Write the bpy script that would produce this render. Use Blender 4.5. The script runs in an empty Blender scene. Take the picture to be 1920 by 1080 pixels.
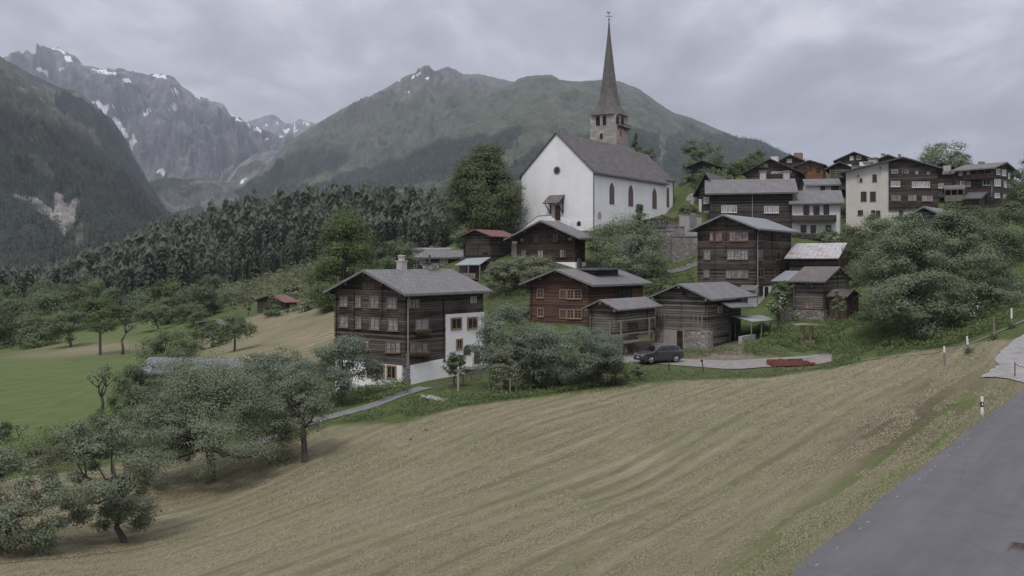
import bpy, bmesh, math, random
import numpy as np
from mathutils import Vector, Matrix

C = bpy.context.scene.collection
scene = bpy.context.scene
# ------------------------------------------------------------------ camera, sky, sun, exposure
F, CX, HY = 1700.0, 960.0, 495.0        # focal length in photo pixels, centre column, horizon row
cam_d = bpy.data.cameras.new('camera')
cam_d.sensor_width = 36.0
cam_d.lens = 36.0 * F / 1920.0
cam_d.shift_y = -(540.0 - HY) / 1920.0
cam_d.clip_start = 0.5
cam_d.clip_end = 60000
cam = bpy.data.objects.new('camera', cam_d)
cam.rotation_euler = (math.pi / 2, 0, 0)
C.objects.link(cam)
scene.camera = cam

SUN_EL, SUN_AZ = math.radians(58), math.radians(197)     # azimuth clockwise from +Y (the view direction)
world = bpy.data.worlds.new('World')
scene.world = world
world.use_nodes = True
wn, wl = world.node_tree.nodes, world.node_tree.links
wn.clear()
def wnode(t, **kw):
    n = wn.new(t)
    for k, v in kw.items(): setattr(n, k, v)
    return n
def wmath(op, a, b=None):
    n = wnode('ShaderNodeMath', operation=op)
    for i, v in enumerate((a, b)):
        if v is None: continue
        if isinstance(v, (int, float)): n.inputs[i].default_value = v
        else: wl.new(v, n.inputs[i])
    return n.outputs[0]
out = wnode('ShaderNodeOutputWorld'); bg = wnode('ShaderNodeBackground')
bg.inputs['Strength'].default_value = 0.1
sky = wnode('ShaderNodeTexSky', sky_type='NISHITA', sun_disc=False)
sky.sun_elevation = SUN_EL; sky.sun_rotation = SUN_AZ
tc = wnode('ShaderNodeTexCoord'); sep = wnode('ShaderNodeSeparateXYZ')
wl.new(tc.outputs['Generated'], sep.inputs[0])
zpos = wmath('MAXIMUM', sep.outputs['Z'], 0.0)
den = wmath('ADD', zpos, 0.13)
cmb = wnode('ShaderNodeCombineXYZ')
wl.new(wmath('DIVIDE', sep.outputs['X'], den), cmb.inputs[0])
wl.new(wmath('DIVIDE', sep.outputs['Y'], den), cmb.inputs[1])
mp = wnode('ShaderNodeMapping'); wl.new(cmb.outputs[0], mp.inputs[0])
mp.inputs['Rotation'].default_value = (0, 0, math.radians(-28)); mp.inputs['Scale'].default_value = (1.0, 0.55, 1)
n1 = wnode('ShaderNodeTexNoise'); n1.inputs['Scale'].default_value = 0.9; n1.inputs['Detail'].default_value = 8
n1.inputs['Roughness'].default_value = 0.55; n1.inputs['Distortion'].default_value = 0.5
n2 = wnode('ShaderNodeTexNoise'); n2.inputs['Scale'].default_value = 3.4; n2.inputs['Detail'].default_value = 9
n2.inputs['Roughness'].default_value = 0.58; n2.inputs['Distortion'].default_value = 0.35
wl.new(mp.outputs[0], n1.inputs['Vector']); wl.new(mp.outputs[0], n2.inputs['Vector'])
nsum = wmath('ADD', wmath('MULTIPLY', n1.outputs['Fac'], 0.55), wmath('MULTIPLY', n2.outputs['Fac'], 0.45))
cr = wnode('ShaderNodeValToRGB'); wl.new(nsum, cr.inputs[0])
cr.color_ramp.elements[0].position = 0.41; cr.color_ramp.elements[0].color = (2.35, 2.35, 2.75, 1)
cr.color_ramp.elements[1].position = 0.60; cr.color_ramp.elements[1].color = (4.75, 4.68, 5.15, 1)
e = cr.color_ramp.elements.new(0.5); e.color = (3.2, 3.18, 3.62, 1)
# an overcast sky is brightest overhead (about three times the horizon)
gain = wmath('ADD', 1.0, wmath('MULTIPLY', wmath('POWER', zpos, 1.4), 1.7))
vm = wnode('ShaderNodeVectorMath', operation='SCALE'); wl.new(cr.outputs[0], vm.inputs[0]); wl.new(gain, vm.inputs['Scale'])
mx = wnode('ShaderNodeMix', data_type='RGBA'); mx.inputs[0].default_value = 0.95
wl.new(sky.outputs[0], mx.inputs[6]); wl.new(vm.outputs[0], mx.inputs[7])
wl.new(mx.outputs[2], bg.inputs['Color']); wl.new(bg.outputs[0], out.inputs['Surface'])

sun_d = bpy.data.lights.new('sun', 'SUN'); sun_d.energy = 1.3; sun_d.angle = math.radians(14); sun_d.color = (1.0, 0.95, 0.88)
sun = bpy.data.objects.new('sun', sun_d); C.objects.link(sun)
sd = Vector((math.sin(SUN_AZ) * math.cos(SUN_EL), math.cos(SUN_AZ) * math.cos(SUN_EL), math.sin(SUN_EL)))
sun.rotation_euler = sd.to_track_quat('Z', 'Y').to_euler()
vs = scene.view_settings
vs.view_transform = 'Standard'; vs.look = 'None'; vs.gamma = 1.0; vs.use_curve_mapping = False
vs.exposure = 0.52
scene.cycles.volume_bounces = 0
scene.cycles.max_bounces = 6
scene.cycles.transparent_max_bounces = 8

# ------------------------------------------------------------------ helpers
def P(px, py, d):
    return Vector(((px - CX) * d / F, d, (HY - py) * d / F))
def tag(o, label=None, cat=None, group=None, kind=None):
    if label: o['label'] = label
    if cat: o['category'] = cat
    if group: o['group'] = group
    if kind: o['kind'] = kind
    return o
def empty(name, loc, rz=0.0):
    o = bpy.data.objects.new(name, None); C.objects.link(o)
    o.location = loc; o.rotation_euler = (0, 0, rz); o.empty_display_size = 0.3
    return o
class MB:
    """collects polygons; build() links them as ONE mesh object"""
    def __init__(s): s.v, s.f, s.uv = [], [], {}
    def poly(s, pts, uv=None):
        i = len(s.v); s.v += [tuple(p) for p in pts]; s.f.append(tuple(range(i, i + len(pts))))
        if uv: s.uv[len(s.f) - 1] = uv
    def box(s, a, b, fn=None):
        x0, y0, z0 = a; x1, y1, z1 = b
        c = [(x0, y0, z0), (x1, y0, z0), (x1, y1, z0), (x0, y1, z0), (x0, y0, z1), (x1, y0, z1), (x1, y1, z1), (x0, y1, z1)]
        if fn: c = [fn(*p) for p in c]
        i = len(s.v); s.v += [tuple(p) for p in c]
        s.f += [tuple(i + k for k in q) for q in ((3, 2, 1, 0), (4, 5, 6, 7), (0, 1, 5, 4), (1, 2, 6, 5), (2, 3, 7, 6), (3, 0, 4, 7))]
    def prism(s, poly, fn0, fn1):
        """poly: list of 2D points, mapped by fn0 and fn1 to the two end faces"""
        n = len(poly); i = len(s.v)
        s.v += [tuple(fn0(*p)) for p in poly] + [tuple(fn1(*p)) for p in poly]
        s.f.append(tuple(i + k for k in range(n))); s.f.append(tuple(i + n + n - 1 - k for k in range(n)))
        for k in range(n):
            k2 = (k + 1) % n
            s.f.append((i + k, i + n + k, i + n + k2, i + k2))
    def bar(s, p, q, r0, r1=None, n=6):
        p, q = Vector(p), Vector(q); r1 = r0 if r1 is None else r1
        d = (q - p).normalized(); a = d.orthogonal().normalized(); b = d.cross(a)
        i = len(s.v)
        for c, r in ((p, r0), (q, r1)):
            for k in range(n):
                t = 2 * math.pi * k / n
                s.v.append(tuple(c + a * (r * math.cos(t)) + b * (r * math.sin(t))))
        for k in range(n):
            k2 = (k + 1) % n
            s.f.append((i + k, i + k2, i + n + k2, i + n + k))
        s.f.append(tuple(i + n - 1 - k for k in range(n))); s.f.append(tuple(i + n + k for k in range(n)))
    def tube(s, pts, rad, n=7):
        pts = [Vector(p) for p in pts]; i0 = len(s.v); m = len(pts)
        a = None
        for j, c in enumerate(pts):
            d = (pts[min(j + 1, m - 1)] - pts[max(j - 1, 0)]).normalized()
            if a is None: a = d.orthogonal().normalized()
            a = (a - d * a.dot(d)).normalized(); b = d.cross(a)
            for k in range(n):
                t = 2 * math.pi * k / n
                s.v.append(tuple(c + a * (rad[j] * math.cos(t)) + b * (rad[j] * math.sin(t))))
        for j in range(m - 1):
            for k in range(n):
                k2 = (k + 1) % n
                s.f.append((i0 + j * n + k, i0 + j * n + k2, i0 + (j + 1) * n + k2, i0 + (j + 1) * n + k))
        s.f.append(tuple(i0 + n - 1 - k for k in range(n))); s.f.append(tuple(i0 + (m - 1) * n + k for k in range(n)))
    def build(s, name, mat, parent=None, smooth=False, fix=True):
        me = bpy.data.meshes.new(name); me.from_pydata(s.v, [], s.f); me.materials.append(mat)
        if s.uv:
            ul = me.uv_layers.new(name='UVMap')
            for fi, uv in s.uv.items():
                p = me.polygons[fi]
                for k, li in enumerate(p.loop_indices): ul.data[li].uv = uv[k]
        if fix:
            bm = bmesh.new(); bm.from_mesh(me); bmesh.ops.recalc_face_normals(bm, faces=bm.faces); bm.to_mesh(me); bm.free()
        if smooth:
            me.polygons.foreach_set('use_smooth', [True] * len(me.polygons))
        o = bpy.data.objects.new(name, me); C.objects.link(o)
        if parent: o.parent = parent
        return o
def np_mesh(name, V, Q, mat, smooth=False, attrs=None):
    """V (n,3), Q (m,k) arrays -> mesh datablock"""
    V = np.asarray(V, np.float32); Q = np.asarray(Q, np.int32); k = Q.shape[1]
    me = bpy.data.meshes.new(name)
    me.vertices.add(len(V)); me.vertices.foreach_set('co', V.ravel())
    me.loops.add(Q.size); me.loops.foreach_set('vertex_index', Q.ravel())
    me.polygons.add(len(Q)); me.polygons.foreach_set('loop_start', np.arange(len(Q), dtype=np.int32) * k)
    me.polygons.foreach_set('use_smooth', np.full(len(Q), smooth, bool))
    for an, arr in (attrs or {}).items():
        at = me.attributes.new(an, 'FLOAT_COLOR', 'POINT')
        a4 = np.ones((len(V), 4), np.float32); a4[:, :arr.shape[1]] = arr
        at.data.foreach_set('color', a4.ravel())
    me.update(calc_edges=True); me.materials.append(mat)
    return me
def link(name, me, parent=None):
    o = bpy.data.objects.new(name, me); C.objects.link(o)
    if parent: o.parent = parent
    return o
def grid_faces(nu, nv):
    i = np.arange(nu * nv).reshape(nu, nv)
    return np.stack([i[:-1, :-1], i[1:, :-1], i[1:, 1:], i[:-1, 1:]], -1).reshape(-1, 4)
def _h(ix, iy, s):
    n = (ix.astype(np.int64) * 374761393 + iy.astype(np.int64) * 668265263 + s * 1442695041) & 0xFFFFFFFF
    n = ((n ^ (n >> 13)) * 1274126177) & 0xFFFFFFFF
    return ((n ^ (n >> 16)) & 0xFFFF) / 65535.0
def vnoise(x, y, s=0):
    ix, iy = np.floor(x), np.floor(y); fx, fy = x - ix, y - iy
    fx = fx * fx * fx * (fx * (fx * 6 - 15) + 10); fy = fy * fy * fy * (fy * (fy * 6 - 15) + 10)
    a, b, c, d = _h(ix, iy, s), _h(ix + 1, iy, s), _h(ix, iy + 1, s), _h(ix + 1, iy + 1, s)
    return (a * (1 - fx) + b * fx) * (1 - fy) + (c * (1 - fx) + d * fx) * fy
def fbm(x, y, oct=5, s=0, gain=0.5, ridged=False):
    t = 0; a = 1; n = 0
    for k in range(oct):
        v = vnoise(x, y, s + k * 17)
        if ridged: v = 1 - np.abs(2 * v - 1)
        t = t + a * v; n += a; a *= gain; x = x * 2.03 + 13.7; y = y * 2.03 + 7.1
    return t / n

# ------------------------------------------------------------------ materials
class NT:
    def __init__(s, name, rough=0.85):
        s.m = bpy.data.materials.new(name); s.m.use_nodes = True
        s.n, s.l = s.m.node_tree.nodes, s.m.node_tree.links
        s.b = s.n['Principled BSDF']; s.b.inputs['Roughness'].default_value = rough
        s.b.inputs['Specular IOR Level'].default_value = 0.25
    def node(s, t, **kw):
        n = s.n.new(t)
        for k, v in kw.items(): setattr(n, k, v)
        return n
    def put(s, sock, v):
        if isinstance(v, (int, float)): sock.default_value = v
        elif isinstance(v, tuple): sock.default_value = v if len(v) != 3 or sock.type == 'VECTOR' else (*v, 1)
        else: s.l.new(v, sock)
    def math(s, op, a, b=0.0, clamp=False):
        n = s.node('ShaderNodeMath', operation=op, use_clamp=clamp); s.put(n.inputs[0], a); s.put(n.inputs[1], b); return n.outputs[0]
    def mix(s, f, a, b, blend='MIX'):
        n = s.node('ShaderNodeMix', data_type='RGBA', blend_type=blend); s.put(n.inputs[0], f); s.put(n.inputs[6], a); s.put(n.inputs[7], b); return n.outputs[2]
    def ramp(s, f, lo, hi):
        n = s.node('ShaderNodeMapRange'); s.put(n.inputs[0], f); n.inputs[1].default_value = lo; n.inputs[2].default_value = hi; return n.outputs[0]
    def coord(s, kind='Object'):
        return s.node('ShaderNodeTexCoord').outputs[kind]
    def pos(s): return s.node('ShaderNodeNewGeometry').outputs['Position']
    def mapping(s, v, scale=(1, 1, 1), rot=(0, 0, 0), loc=(0, 0, 0)):
        n = s.node('ShaderNodeMapping'); s.l.new(v, n.inputs[0]); n.inputs['Scale'].default_value = scale; n.inputs['Rotation'].default_value = rot
        n.inputs['Location'].default_value = loc
        return n.outputs[0]
    def noise(s, v, scale, detail=4, rough=0.55, dist=0.0, what='Fac'):
        n = s.node('ShaderNodeTexNoise'); s.l.new(v, n.inputs['Vector']); n.inputs['Scale'].default_value = scale
        n.inputs['Detail'].default_value = detail; n.inputs['Roughness'].default_value = rough; n.inputs['Distortion'].default_value = dist
        return n.outputs[what]
    def attr(s, name):
        n = s.node('ShaderNodeAttribute', attribute_name=name); return n.outputs['Color']
    def sep(s, v):
        n = s.node('ShaderNodeSeparateXYZ'); s.l.new(v, n.inputs[0]); return n.outputs
    def comb(s, x, y, z):
        n = s.node('ShaderNodeCombineXYZ'); s.put(n.inputs[0], x); s.put(n.inputs[1], y); s.put(n.inputs[2], z); return n.outputs[0]
    def bump(s, h, strength=0.5, dist=0.05):
        n = s.node('ShaderNodeBump'); n.inputs['Strength'].default_value = strength; n.inputs['Distance'].default_value = dist
        s.l.new(h, n.inputs['Height']); s.l.new(n.outputs[0], s.b.inputs['Normal'])
    def color(s, c): s.put(s.b.inputs['Base Color'], c)
def simple(name, c1, c2=None, scale=3.0, rough=0.85, bump=0.0, spec=0.25, metal=0.0, stretch=(1, 1, 1), lo=0.3, hi=0.7):
    t = NT(name, rough); t.b.inputs['Specular IOR Level'].default_value = spec; t.b.inputs['Metallic'].default_value = metal
    c2 = c2 or tuple(x * 0.8 for x in c1)
    v = t.mapping(t.coord(), stretch)
    n = t.noise(v, scale, 6, 0.6)
    t.color(t.mix(t.ramp(n, lo, hi), c1, c2))
    if bump: t.bump(n, bump, 0.05)
    return t.m
def wood(name, dark, light, plank=0.2, vertical=False, wear=0.5):
    """weathered log or plank wall; boards run round the house, so x+y is the run and z the height"""
    t = NT(name, 0.9); t.b.inputs['Specular IOR Level'].default_value = 0.12
    x, y, z = t.sep(t.coord())
    run = t.math('ADD', x, y); a, b = (z, run) if vertical else (run, z)
    row = t.math('FLOOR', t.math('DIVIDE', b, plank))
    wn_ = t.node('ShaderNodeTexWhiteNoise', noise_dimensions='1D'); t.l.new(row, wn_.inputs['W'])
    streak = t.noise(t.comb(t.math('MULTIPLY', a, 0.45), t.math('MULTIPLY', b, 7.0), 0.0), 1.0, 6, 0.65)
    patch = t.noise(t.comb(t.math('MULTIPLY', a, 0.35), t.math('MULTIPLY', b, 0.8), 3.0), 1.0, 4, 0.6)
    f = t.math('ADD', t.math('MULTIPLY', streak, 0.55), t.math('ADD', t.math('MULTIPLY', patch, 0.5), t.math('MULTIPLY', wn_.outputs['Value'], 0.34)))
    col = t.mix(t.ramp(f, 0.5, 0.5 + 0.5 / max(wear, .1) * .5), dark, light)
    fr = t.math('FRACT', t.math('DIVIDE', b, plank))
    edge = t.math('SUBTRACT', 1.0, t.math('MULTIPLY', t.math('ABSOLUTE', t.math('SUBTRACT', fr, 0.5)), 2.0))
    gap = t.ramp(edge, 0.02, 0.28)
    col = t.mix(gap, tuple(c * 0.45 for c in dark), col)
    t.color(col)
    t.bump(t.math('ADD', t.math('MULTIPLY', gap, 0.7), t.math('MULTIPLY', streak, 0.3)), 0.8, 0.06)
    return t.m
def shingle(name, c1, c2, w=0.5, h=0.3, rough=0.75, moss=None, bumps=0.7):
    t = NT(name, rough); t.b.inputs['Specular IOR Level'].default_value = 0.3
    uv = t.coord('UV')
    br = t.node('ShaderNodeTexBrick'); t.l.new(uv, br.inputs['Vector'])
    br.inputs['Scale'].default_value = 1.0; br.inputs['Brick Width'].default_value = w; br.inputs['Row Height'].default_value = h
    br.inputs['Mortar Size'].default_value = 0.035; br.inputs['Mortar Smooth'].default_value = 0.4; br.offset = 0.5
    br.inputs['Color1'].default_value = (*c1, 1); br.inputs['Color2'].default_value = (*c2, 1)
    br.inputs['Mortar'].default_value = (*[c * 0.35 for c in c2], 1)
    n = t.noise(uv, 0.55, 5, 0.6); n2 = t.noise(t.mapping(uv, (4, 0.6, 1)), 1.0, 5, 0.6)
    col = t.mix(t.ramp(n, 0.3, 0.75), br.outputs['Color'], t.mix(0.5, br.outputs['Color'], tuple(c * 0.45 for c in c1)))
    col = t.mix(t.math('MULTIPLY', t.ramp(n2, 0.45, 0.75), 0.45), col, moss or tuple(min(1, c * 1.6) for c in c1))
    t.color(col)
    vv = t.sep(uv)[1]; fr = t.math('FRACT', t.math('DIVIDE', vv, h))
    t.bump(t.math('ADD', fr, t.math('MULTIPLY', br.outputs['Fac'], -0.6)), bumps, 0.05)
    return t.m
def leafmat(name, c1, c2, trans=0.32, c3=None):
    c1 = tuple(a * .75 + b * .25 for a, b in zip(c1, c2))
    t = NT(name, 0.6); t.b.inputs['Specular IOR Level'].default_value = 0.2
    g = t.node('ShaderNodeNewGeometry')
    big = t.noise(t.coord(), 0.45, 3, 0.5)
    f = t.math('ADD', t.math('MULTIPLY', g.outputs['Random Per Island'], 0.65), t.math('MULTIPLY', t.ramp(big, 0.3, 0.7), 0.35))
    col = t.mix(f, c1, c2)
    if c3: col = t.mix(t.ramp(g.outputs['Random Per Island'], 0.82, 0.86), col, c3)
    t.color(col)
    tr = t.node('ShaderNodeBsdfTranslucent'); t.l.new(col, tr.inputs['Color'])
    ms = t.node('ShaderNodeMixShader'); ms.inputs[0].default_value = trans
    o = t.n['Material Output']; t.l.new(t.b.outputs[0], ms.inputs[1]); t.l.new(tr.outputs[0], ms.inputs[2]); t.l.new(ms.outputs[0], o.inputs['Surface'])
    return t.m
# ------------------------------------------------------------------ ground: one sheet through measured points (px, py, depth)
CTRL = [
 (1480,1080,22.4),(1850,780,46),(1920,728,55),(1920,1080,22.4),(2300,1080,22.4),(2300,800,44),(2600,1300,14),(1480,1300,15.5),
 (960,1080,27),(480,1080,31),(0,1080,35),(-500,1080,38),(-900,1080,38),(960,1500,15),(0,1500,18),(-900,1500,20),
 (960,800,58),(1400,800,50),(1400,720,68),(1200,900,42),(700,850,57),(1640,680,75),(1771,688,67),(1864,637,73),(1897,612,77),
 (1920,640,68),(1880,690,60),(1840,720,56),(2100,640,66),(2300,600,75),
 (1230,678,86),(1380,688,84),(1540,682,84),(1150,672,88),(1300,706,79),(1230,727,74),(1080,735,72),(940,742,73),(1190,668,91),
 (762,722,80),(648,737,84),(835,700,87),(906,682,92),(680,770,70),(560,803,66),(640,756,74),
 (395,905,58),(570,866,58),(232,1018,44),(60,1010,43),(120,900,55),
 (0,835,90),(170,800,92),(250,765,95),(100,730,122),(0,680,150),(133,648,170),(185,665,150),(230,665,150),(300,620,185),(-300,690,150),(-300,860,90),
 (20,668,165),(400,668,115),(480,640,125),(625,590,130),(600,622,118),(515,583,168),(415,644,140),(330,700,100),(480,720,88),
 (945,553,112),(1000,548,112),(920,493,130),(1080,503,125),(820,507,140),(860,560,118),(960,580,108),(1106,612,100),(1000,608,104),
 (1156,662,90),(1326,658,95),(1235,655,100),(1290,655,94),(1395,646,91.5),(1350,655,92),
 (1113,432,150),(978,436,160),(1250,424,170),(1400,400,190),
 (1416,577,115),(1310,542,124),(1280,497,134),(1250,520,128),(1190,560,115),(1240,485,138),(1240,415,143.5),(1300,408,144),
 (1544,601,105),(1620,582,108),(1567,525,118),(1600,510,124),(1480,608,104),(1440,640,96),(1500,645,92),(1600,640,90),
 (1530,450,138),(1640,450,150),(1800,400,160),(1880,390,165),(1500,345,185),(1316,335,185),(1420,332,205),(1600,326,205),(1770,328,220),(1900,350,220),
 (1735,640,85),(1680,560,100),(1900,500,105),(1900,420,130),(2100,470,105),(2300,420,140),(2100,370,200),
 (910,445,157),(860,450,157),(700,490,220),(780,500,170),(700,540,150),(640,575,140),
 (1000,440,200),(1300,350,240),(1700,340,270),(2200,350,260),(1000,470,300),(1300,400,420),(1700,400,450),(2200,400,450),
 (0,600,350),(150,588,345),(300,560,335),(400,545,330),(500,530,320),(600,490,330),(700,480,330),(-300,612,350),
 (510,420,650),(620,430,640),(400,440,650),(300,474,640),(700,425,640),(840,425,620),(150,548,600),(0,592,600),(-300,600,600),
 (960,445,600),(1300,455,700),(2200,470,700),
]
for d, y in ((900, 545), (1600, 575), (3000, 575), (7000, 540), (16000, 516)):
    CTRL += [(px, y, d) for px in (-1500, -600, 100, 700, 1300, 1900, 2600, 3600)]
K = np.array(CTRL, float)
def _uv(px, d): return np.stack([px / 520.0, np.log(d) * 1.7], -1)
KU = _uv(K[:, 0], K[:, 2]); KV = HY - K[:, 1]
def _phi(r2): return 0.5 * r2 * np.log(r2 + 1e-12)
nK = len(K)
A = np.zeros((nK + 3, nK + 3))
A[:nK, :nK] = _phi(((KU[:, None] - KU[None]) ** 2).sum(-1)) + np.eye(nK) * 4e-3
A[:nK, nK] = 1; A[:nK, nK + 1:] = KU; A[nK, :nK] = 1; A[nK + 1:, :nK] = KU.T
KW = np.linalg.solve(A, np.concatenate([KV, np.zeros(3)]))
def ground_px(px, d):
    """photo row offset (above the horizon) of the ground at photo column px and depth d"""
    px = np.asarray(px, float); d = np.asarray(d, float); sh = np.broadcast(px, d).shape
    U = _uv(np.broadcast_to(px, sh).ravel(), np.broadcast_to(d, sh).ravel()); o = np.empty(len(U))
    for i in range(0, len(U), 20000):
        u = U[i:i + 20000]
        o[i:i + 20000] = _phi(((u[:, None] - KU[None]) ** 2).sum(-1)) @ KW[:nK] + KW[nK] + u @ KW[nK + 1:]
    return o.reshape(sh)
def gz(x, y):
    x = np.asarray(x, float); y = np.asarray(y, float)
    return ground_px(CX + F * x / y, y) * y / F
def on_ground(px, d, lift=0.0):
    x = (px - CX) * d / F
    return Vector((x, d, float(gz(x, d)) + lift))
def seg_y(x, pts):
    pts = sorted(pts); return np.interp(x, [p[0] for p in pts], [p[1] for p in pts])
def sm(a, lo, hi): 
    t = np.clip((a - lo) / (hi - lo), 0, 1); return t * t * (3 - 2 * t)

pxs = np.concatenate([np.linspace(-1500, -120, 60)[:-1], np.linspace(-120, 2040, 460)[:-1], np.linspace(2040, 3600, 60)])
ds = np.concatenate([np.exp(np.linspace(math.log(5), math.log(330), 420))[:-1], np.exp(np.linspace(math.log(330), math.log(16000), 170))])
GX, GD = np.meshgrid(pxs, ds, indexing='ij')
GR = ground_px(GX, GD)
X = (GX - CX) * GD / F; Y = GD; Z = GR * GD / F
PY = HY - GR
# gentle unevenness, none where the road runs
amp = 0.05 * sm(GD, 10, 40) + 0.5 * sm(GD, 170, 500)
roadmask = sm(GX - seg_y(PY, [(1080, 1480), (780, 1850), (728, 1920), (700, 1990), (500, 2400)]), -60, 0) * (GD < 120)
Z = Z + (fbm(X / 3.1, Y / 3.1, 4, 3) - 0.5) * 2 * amp * (1 - roadmask) - 0.0
# --- cover masks: what grows or lies there
wob = (fbm(X / 4, Y / 4, 4, 9) - 0.5)
field_top = seg_y(GX, [(-1500, 960), (0, 900), (240, 870), (520, 822), (640, 800), (760, 792), (860, 765), (1000, 745), (1180, 720), (1300, 712), (1440, 708), (1560, 690), (1700, 662), (1830, 644), (1930, 630), (3600, 600)])
straw = sm(PY + wob * 22 - field_top, -3, 6) * (GD < 90)
u_ = (X * math.cos(math.radians(54)) + Y * math.sin(math.radians(54)))
w_ = (-X * math.sin(math.radians(54)) + Y * math.cos(math.radians(54)))
# yellow-green verge along the road and the brown thatch near the yard
edge = seg_y(PY, [(1080, 1480), (780, 1850), (728, 1920)])
verge = sm(GX - edge, -190, -60) * (PY > 740) * (GD < 60)
brown = np.exp(-(((GX - 1735) / 165) ** 2 + ((PY - 790 + (GX - 1735) * 0.35) / 66) ** 2) ** 1.5) * sm(wob, -.5, 0) * (GD < 90)
left_straw = np.exp(-(((GX - 170) / 150) ** 2 + ((PY - 655 + (GX - 170) * 0.08) / 13) ** 2) ** 1.5) * (GD > 120) * (GD < 220)
slope_straw = sm(GX, 330, 420) * sm(-GX, -720, -650) * (GD > 98) * (GD < 170) * (PY < 700)
straw = np.maximum(straw, np.maximum(left_straw, slope_straw))
lush = np.clip(sm(-GX, -420, -280) * (GD > 84) * (GD < 220) * (1 - left_straw), 0, 1)
lush = np.maximum(lush, 0.75 * sm(wob, -0.1, 0.2) * (GD > 60) * (GD < 200) * (GX > 1400) * (GX < 1720) * (PY > 560))
dirt = np.exp(-(((GX - 1350) / 95) ** 2 + ((PY - 662) / 16) ** 2) ** 2) * (GD > 80) * (GD < 110)
dirt = np.maximum(dirt, np.exp(-(((GX - 1180) / 60) ** 2 + ((PY - 662) / 22) ** 2) ** 2) * (GD > 80) * (GD < 110))
dirt = np.maximum(dirt, sm(wob, 0.0, 0.3) * (GD > 200) * (GX > 420) * (GX < 620) * (PY > 470))
cov = np.stack([straw, lush, dirt], -1).reshape(-1, 3)
cov2 = np.stack([brown, verge, sm(GD, 215, 300)], -1).reshape(-1, 3)

E2 = math.radians(54)
t = NT('meadow_ground', 0.95); t.b.inputs['Specular IOR Level'].default_value = 0.05
ps = t.pos(); rp = t.mapping(ps, (1, 1, 1), (0, 0, -E2))
cv = t.sep(t.attr('cov')); cv2 = t.sep(t.attr('cov2'))
row = t.noise(t.mapping(rp, (0.03, 1.1, 1)), 1.0, 5, 0.62, 0.0)        # raked swathes
row2 = t.noise(t.mapping(rp, (0.4, 3.6, 1)), 1.0, 5, 0.7, 0.05)
fine = t.noise(ps, 9.0, 6, 0.75); fine2 = t.noise(ps, 2.2, 5, 0.65); big = t.noise(ps, 0.16, 4, 0.6)
strawc = t.mix(t.ramp(row, 0.35, 0.66), (0.19, 0.165, 0.113), (0.292, 0.257, 0.176))
strawc = t.mix(t.math('MULTIPLY', t.ramp(row2, 0.4, 0.72), 0.6), strawc, (0.085, 0.075, 0.05))
strawc = t.mix(t.math('MULTIPLY', t.ramp(t.math('ADD', t.math('MULTIPLY', big, 0.6), t.math('MULTIPLY', fine2, 0.4)), 0.44, 0.6), 0.75), strawc, (0.135, 0.148, 0.07))
wob_ = t.noise(t.mapping(rp, (0.05, 0.3, 1)), 1.0, 3)
swath = t.math('SINE', t.math('ADD', t.math('MULTIPLY', t.sep(rp)[1], 4.1), t.math('MULTIPLY', wob_, 5.0)))
strawc = t.mix(t.math('MULTIPLY', t.ramp(swath, -.2, 1.0), 0.24), strawc, (0.31, 0.27, 0.185))
strawc = t.mix(t.math('MULTIPLY', t.ramp(swath, .1, -1.0), 0.22), strawc, (0.105, 0.105, 0.06))
strawc = t.mix(cv2[0], strawc, t.mix(t.ramp(fine2, 0.35, 0.65), (0.075, 0.058, 0.046), (0.155, 0.122, 0.092)))
strawc = t.mix(t.math('MULTIPLY', cv2[1], t.ramp(row, 0.42, 0.58)), strawc, (0.10, 0.13, 0.045))
rough = t.mix(t.ramp(fine2, 0.3, 0.7), (0.05, 0.07, 0.028), (0.11, 0.135, 0.056))
lushc = t.mix(t.ramp(t.noise(t.mapping(ps, (0.25, 1.0, 1)), 0.9, 5, 0.6), 0.3, 0.7), (0.078, 0.108, 0.042), (0.122, 0.155, 0.064))
dirtc = t.mix(t.ramp(fine2, 0.3, 0.7), (0.13, 0.105, 0.085), (0.24, 0.2, 0.165))
col = t.mix(cv[1], rough, lushc); col = t.mix(cv[0], col, strawc); col = t.mix(cv[2], col, dirtc)
col = t.mix(cv2[2], col, t.mix(t.ramp(fine2, .35, .65), (0.018, 0.026, 0.013), (0.045, 0.05, 0.028)))
grain = t.ramp(fine, 0.25, 0.75)
col = t.mix(0.5, col, t.mix(grain, (0.35, 0.35, 0.35), (1.6, 1.6, 1.55)), 'MULTIPLY')
t.color(col)
t.bump(t.math('ADD', t.math('MULTIPLY', fine, 0.4), t.math('ADD', t.math('MULTIPLY', row2, 0.6), t.math('MULTIPLY', row, 0.8))), 0.9, 0.22)
ground_mat = t.m
g = link('ground', np_mesh('ground', np.stack([X, Y, Z], -1).reshape(-1, 3), grid_faces(len(pxs), len(ds)), ground_mat, True, {'cov': cov, 'cov2': cov2}))
tag(g, 'sloping mown hay meadow and village ground reaching back to the forest', 'ground', kind='structure')

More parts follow.
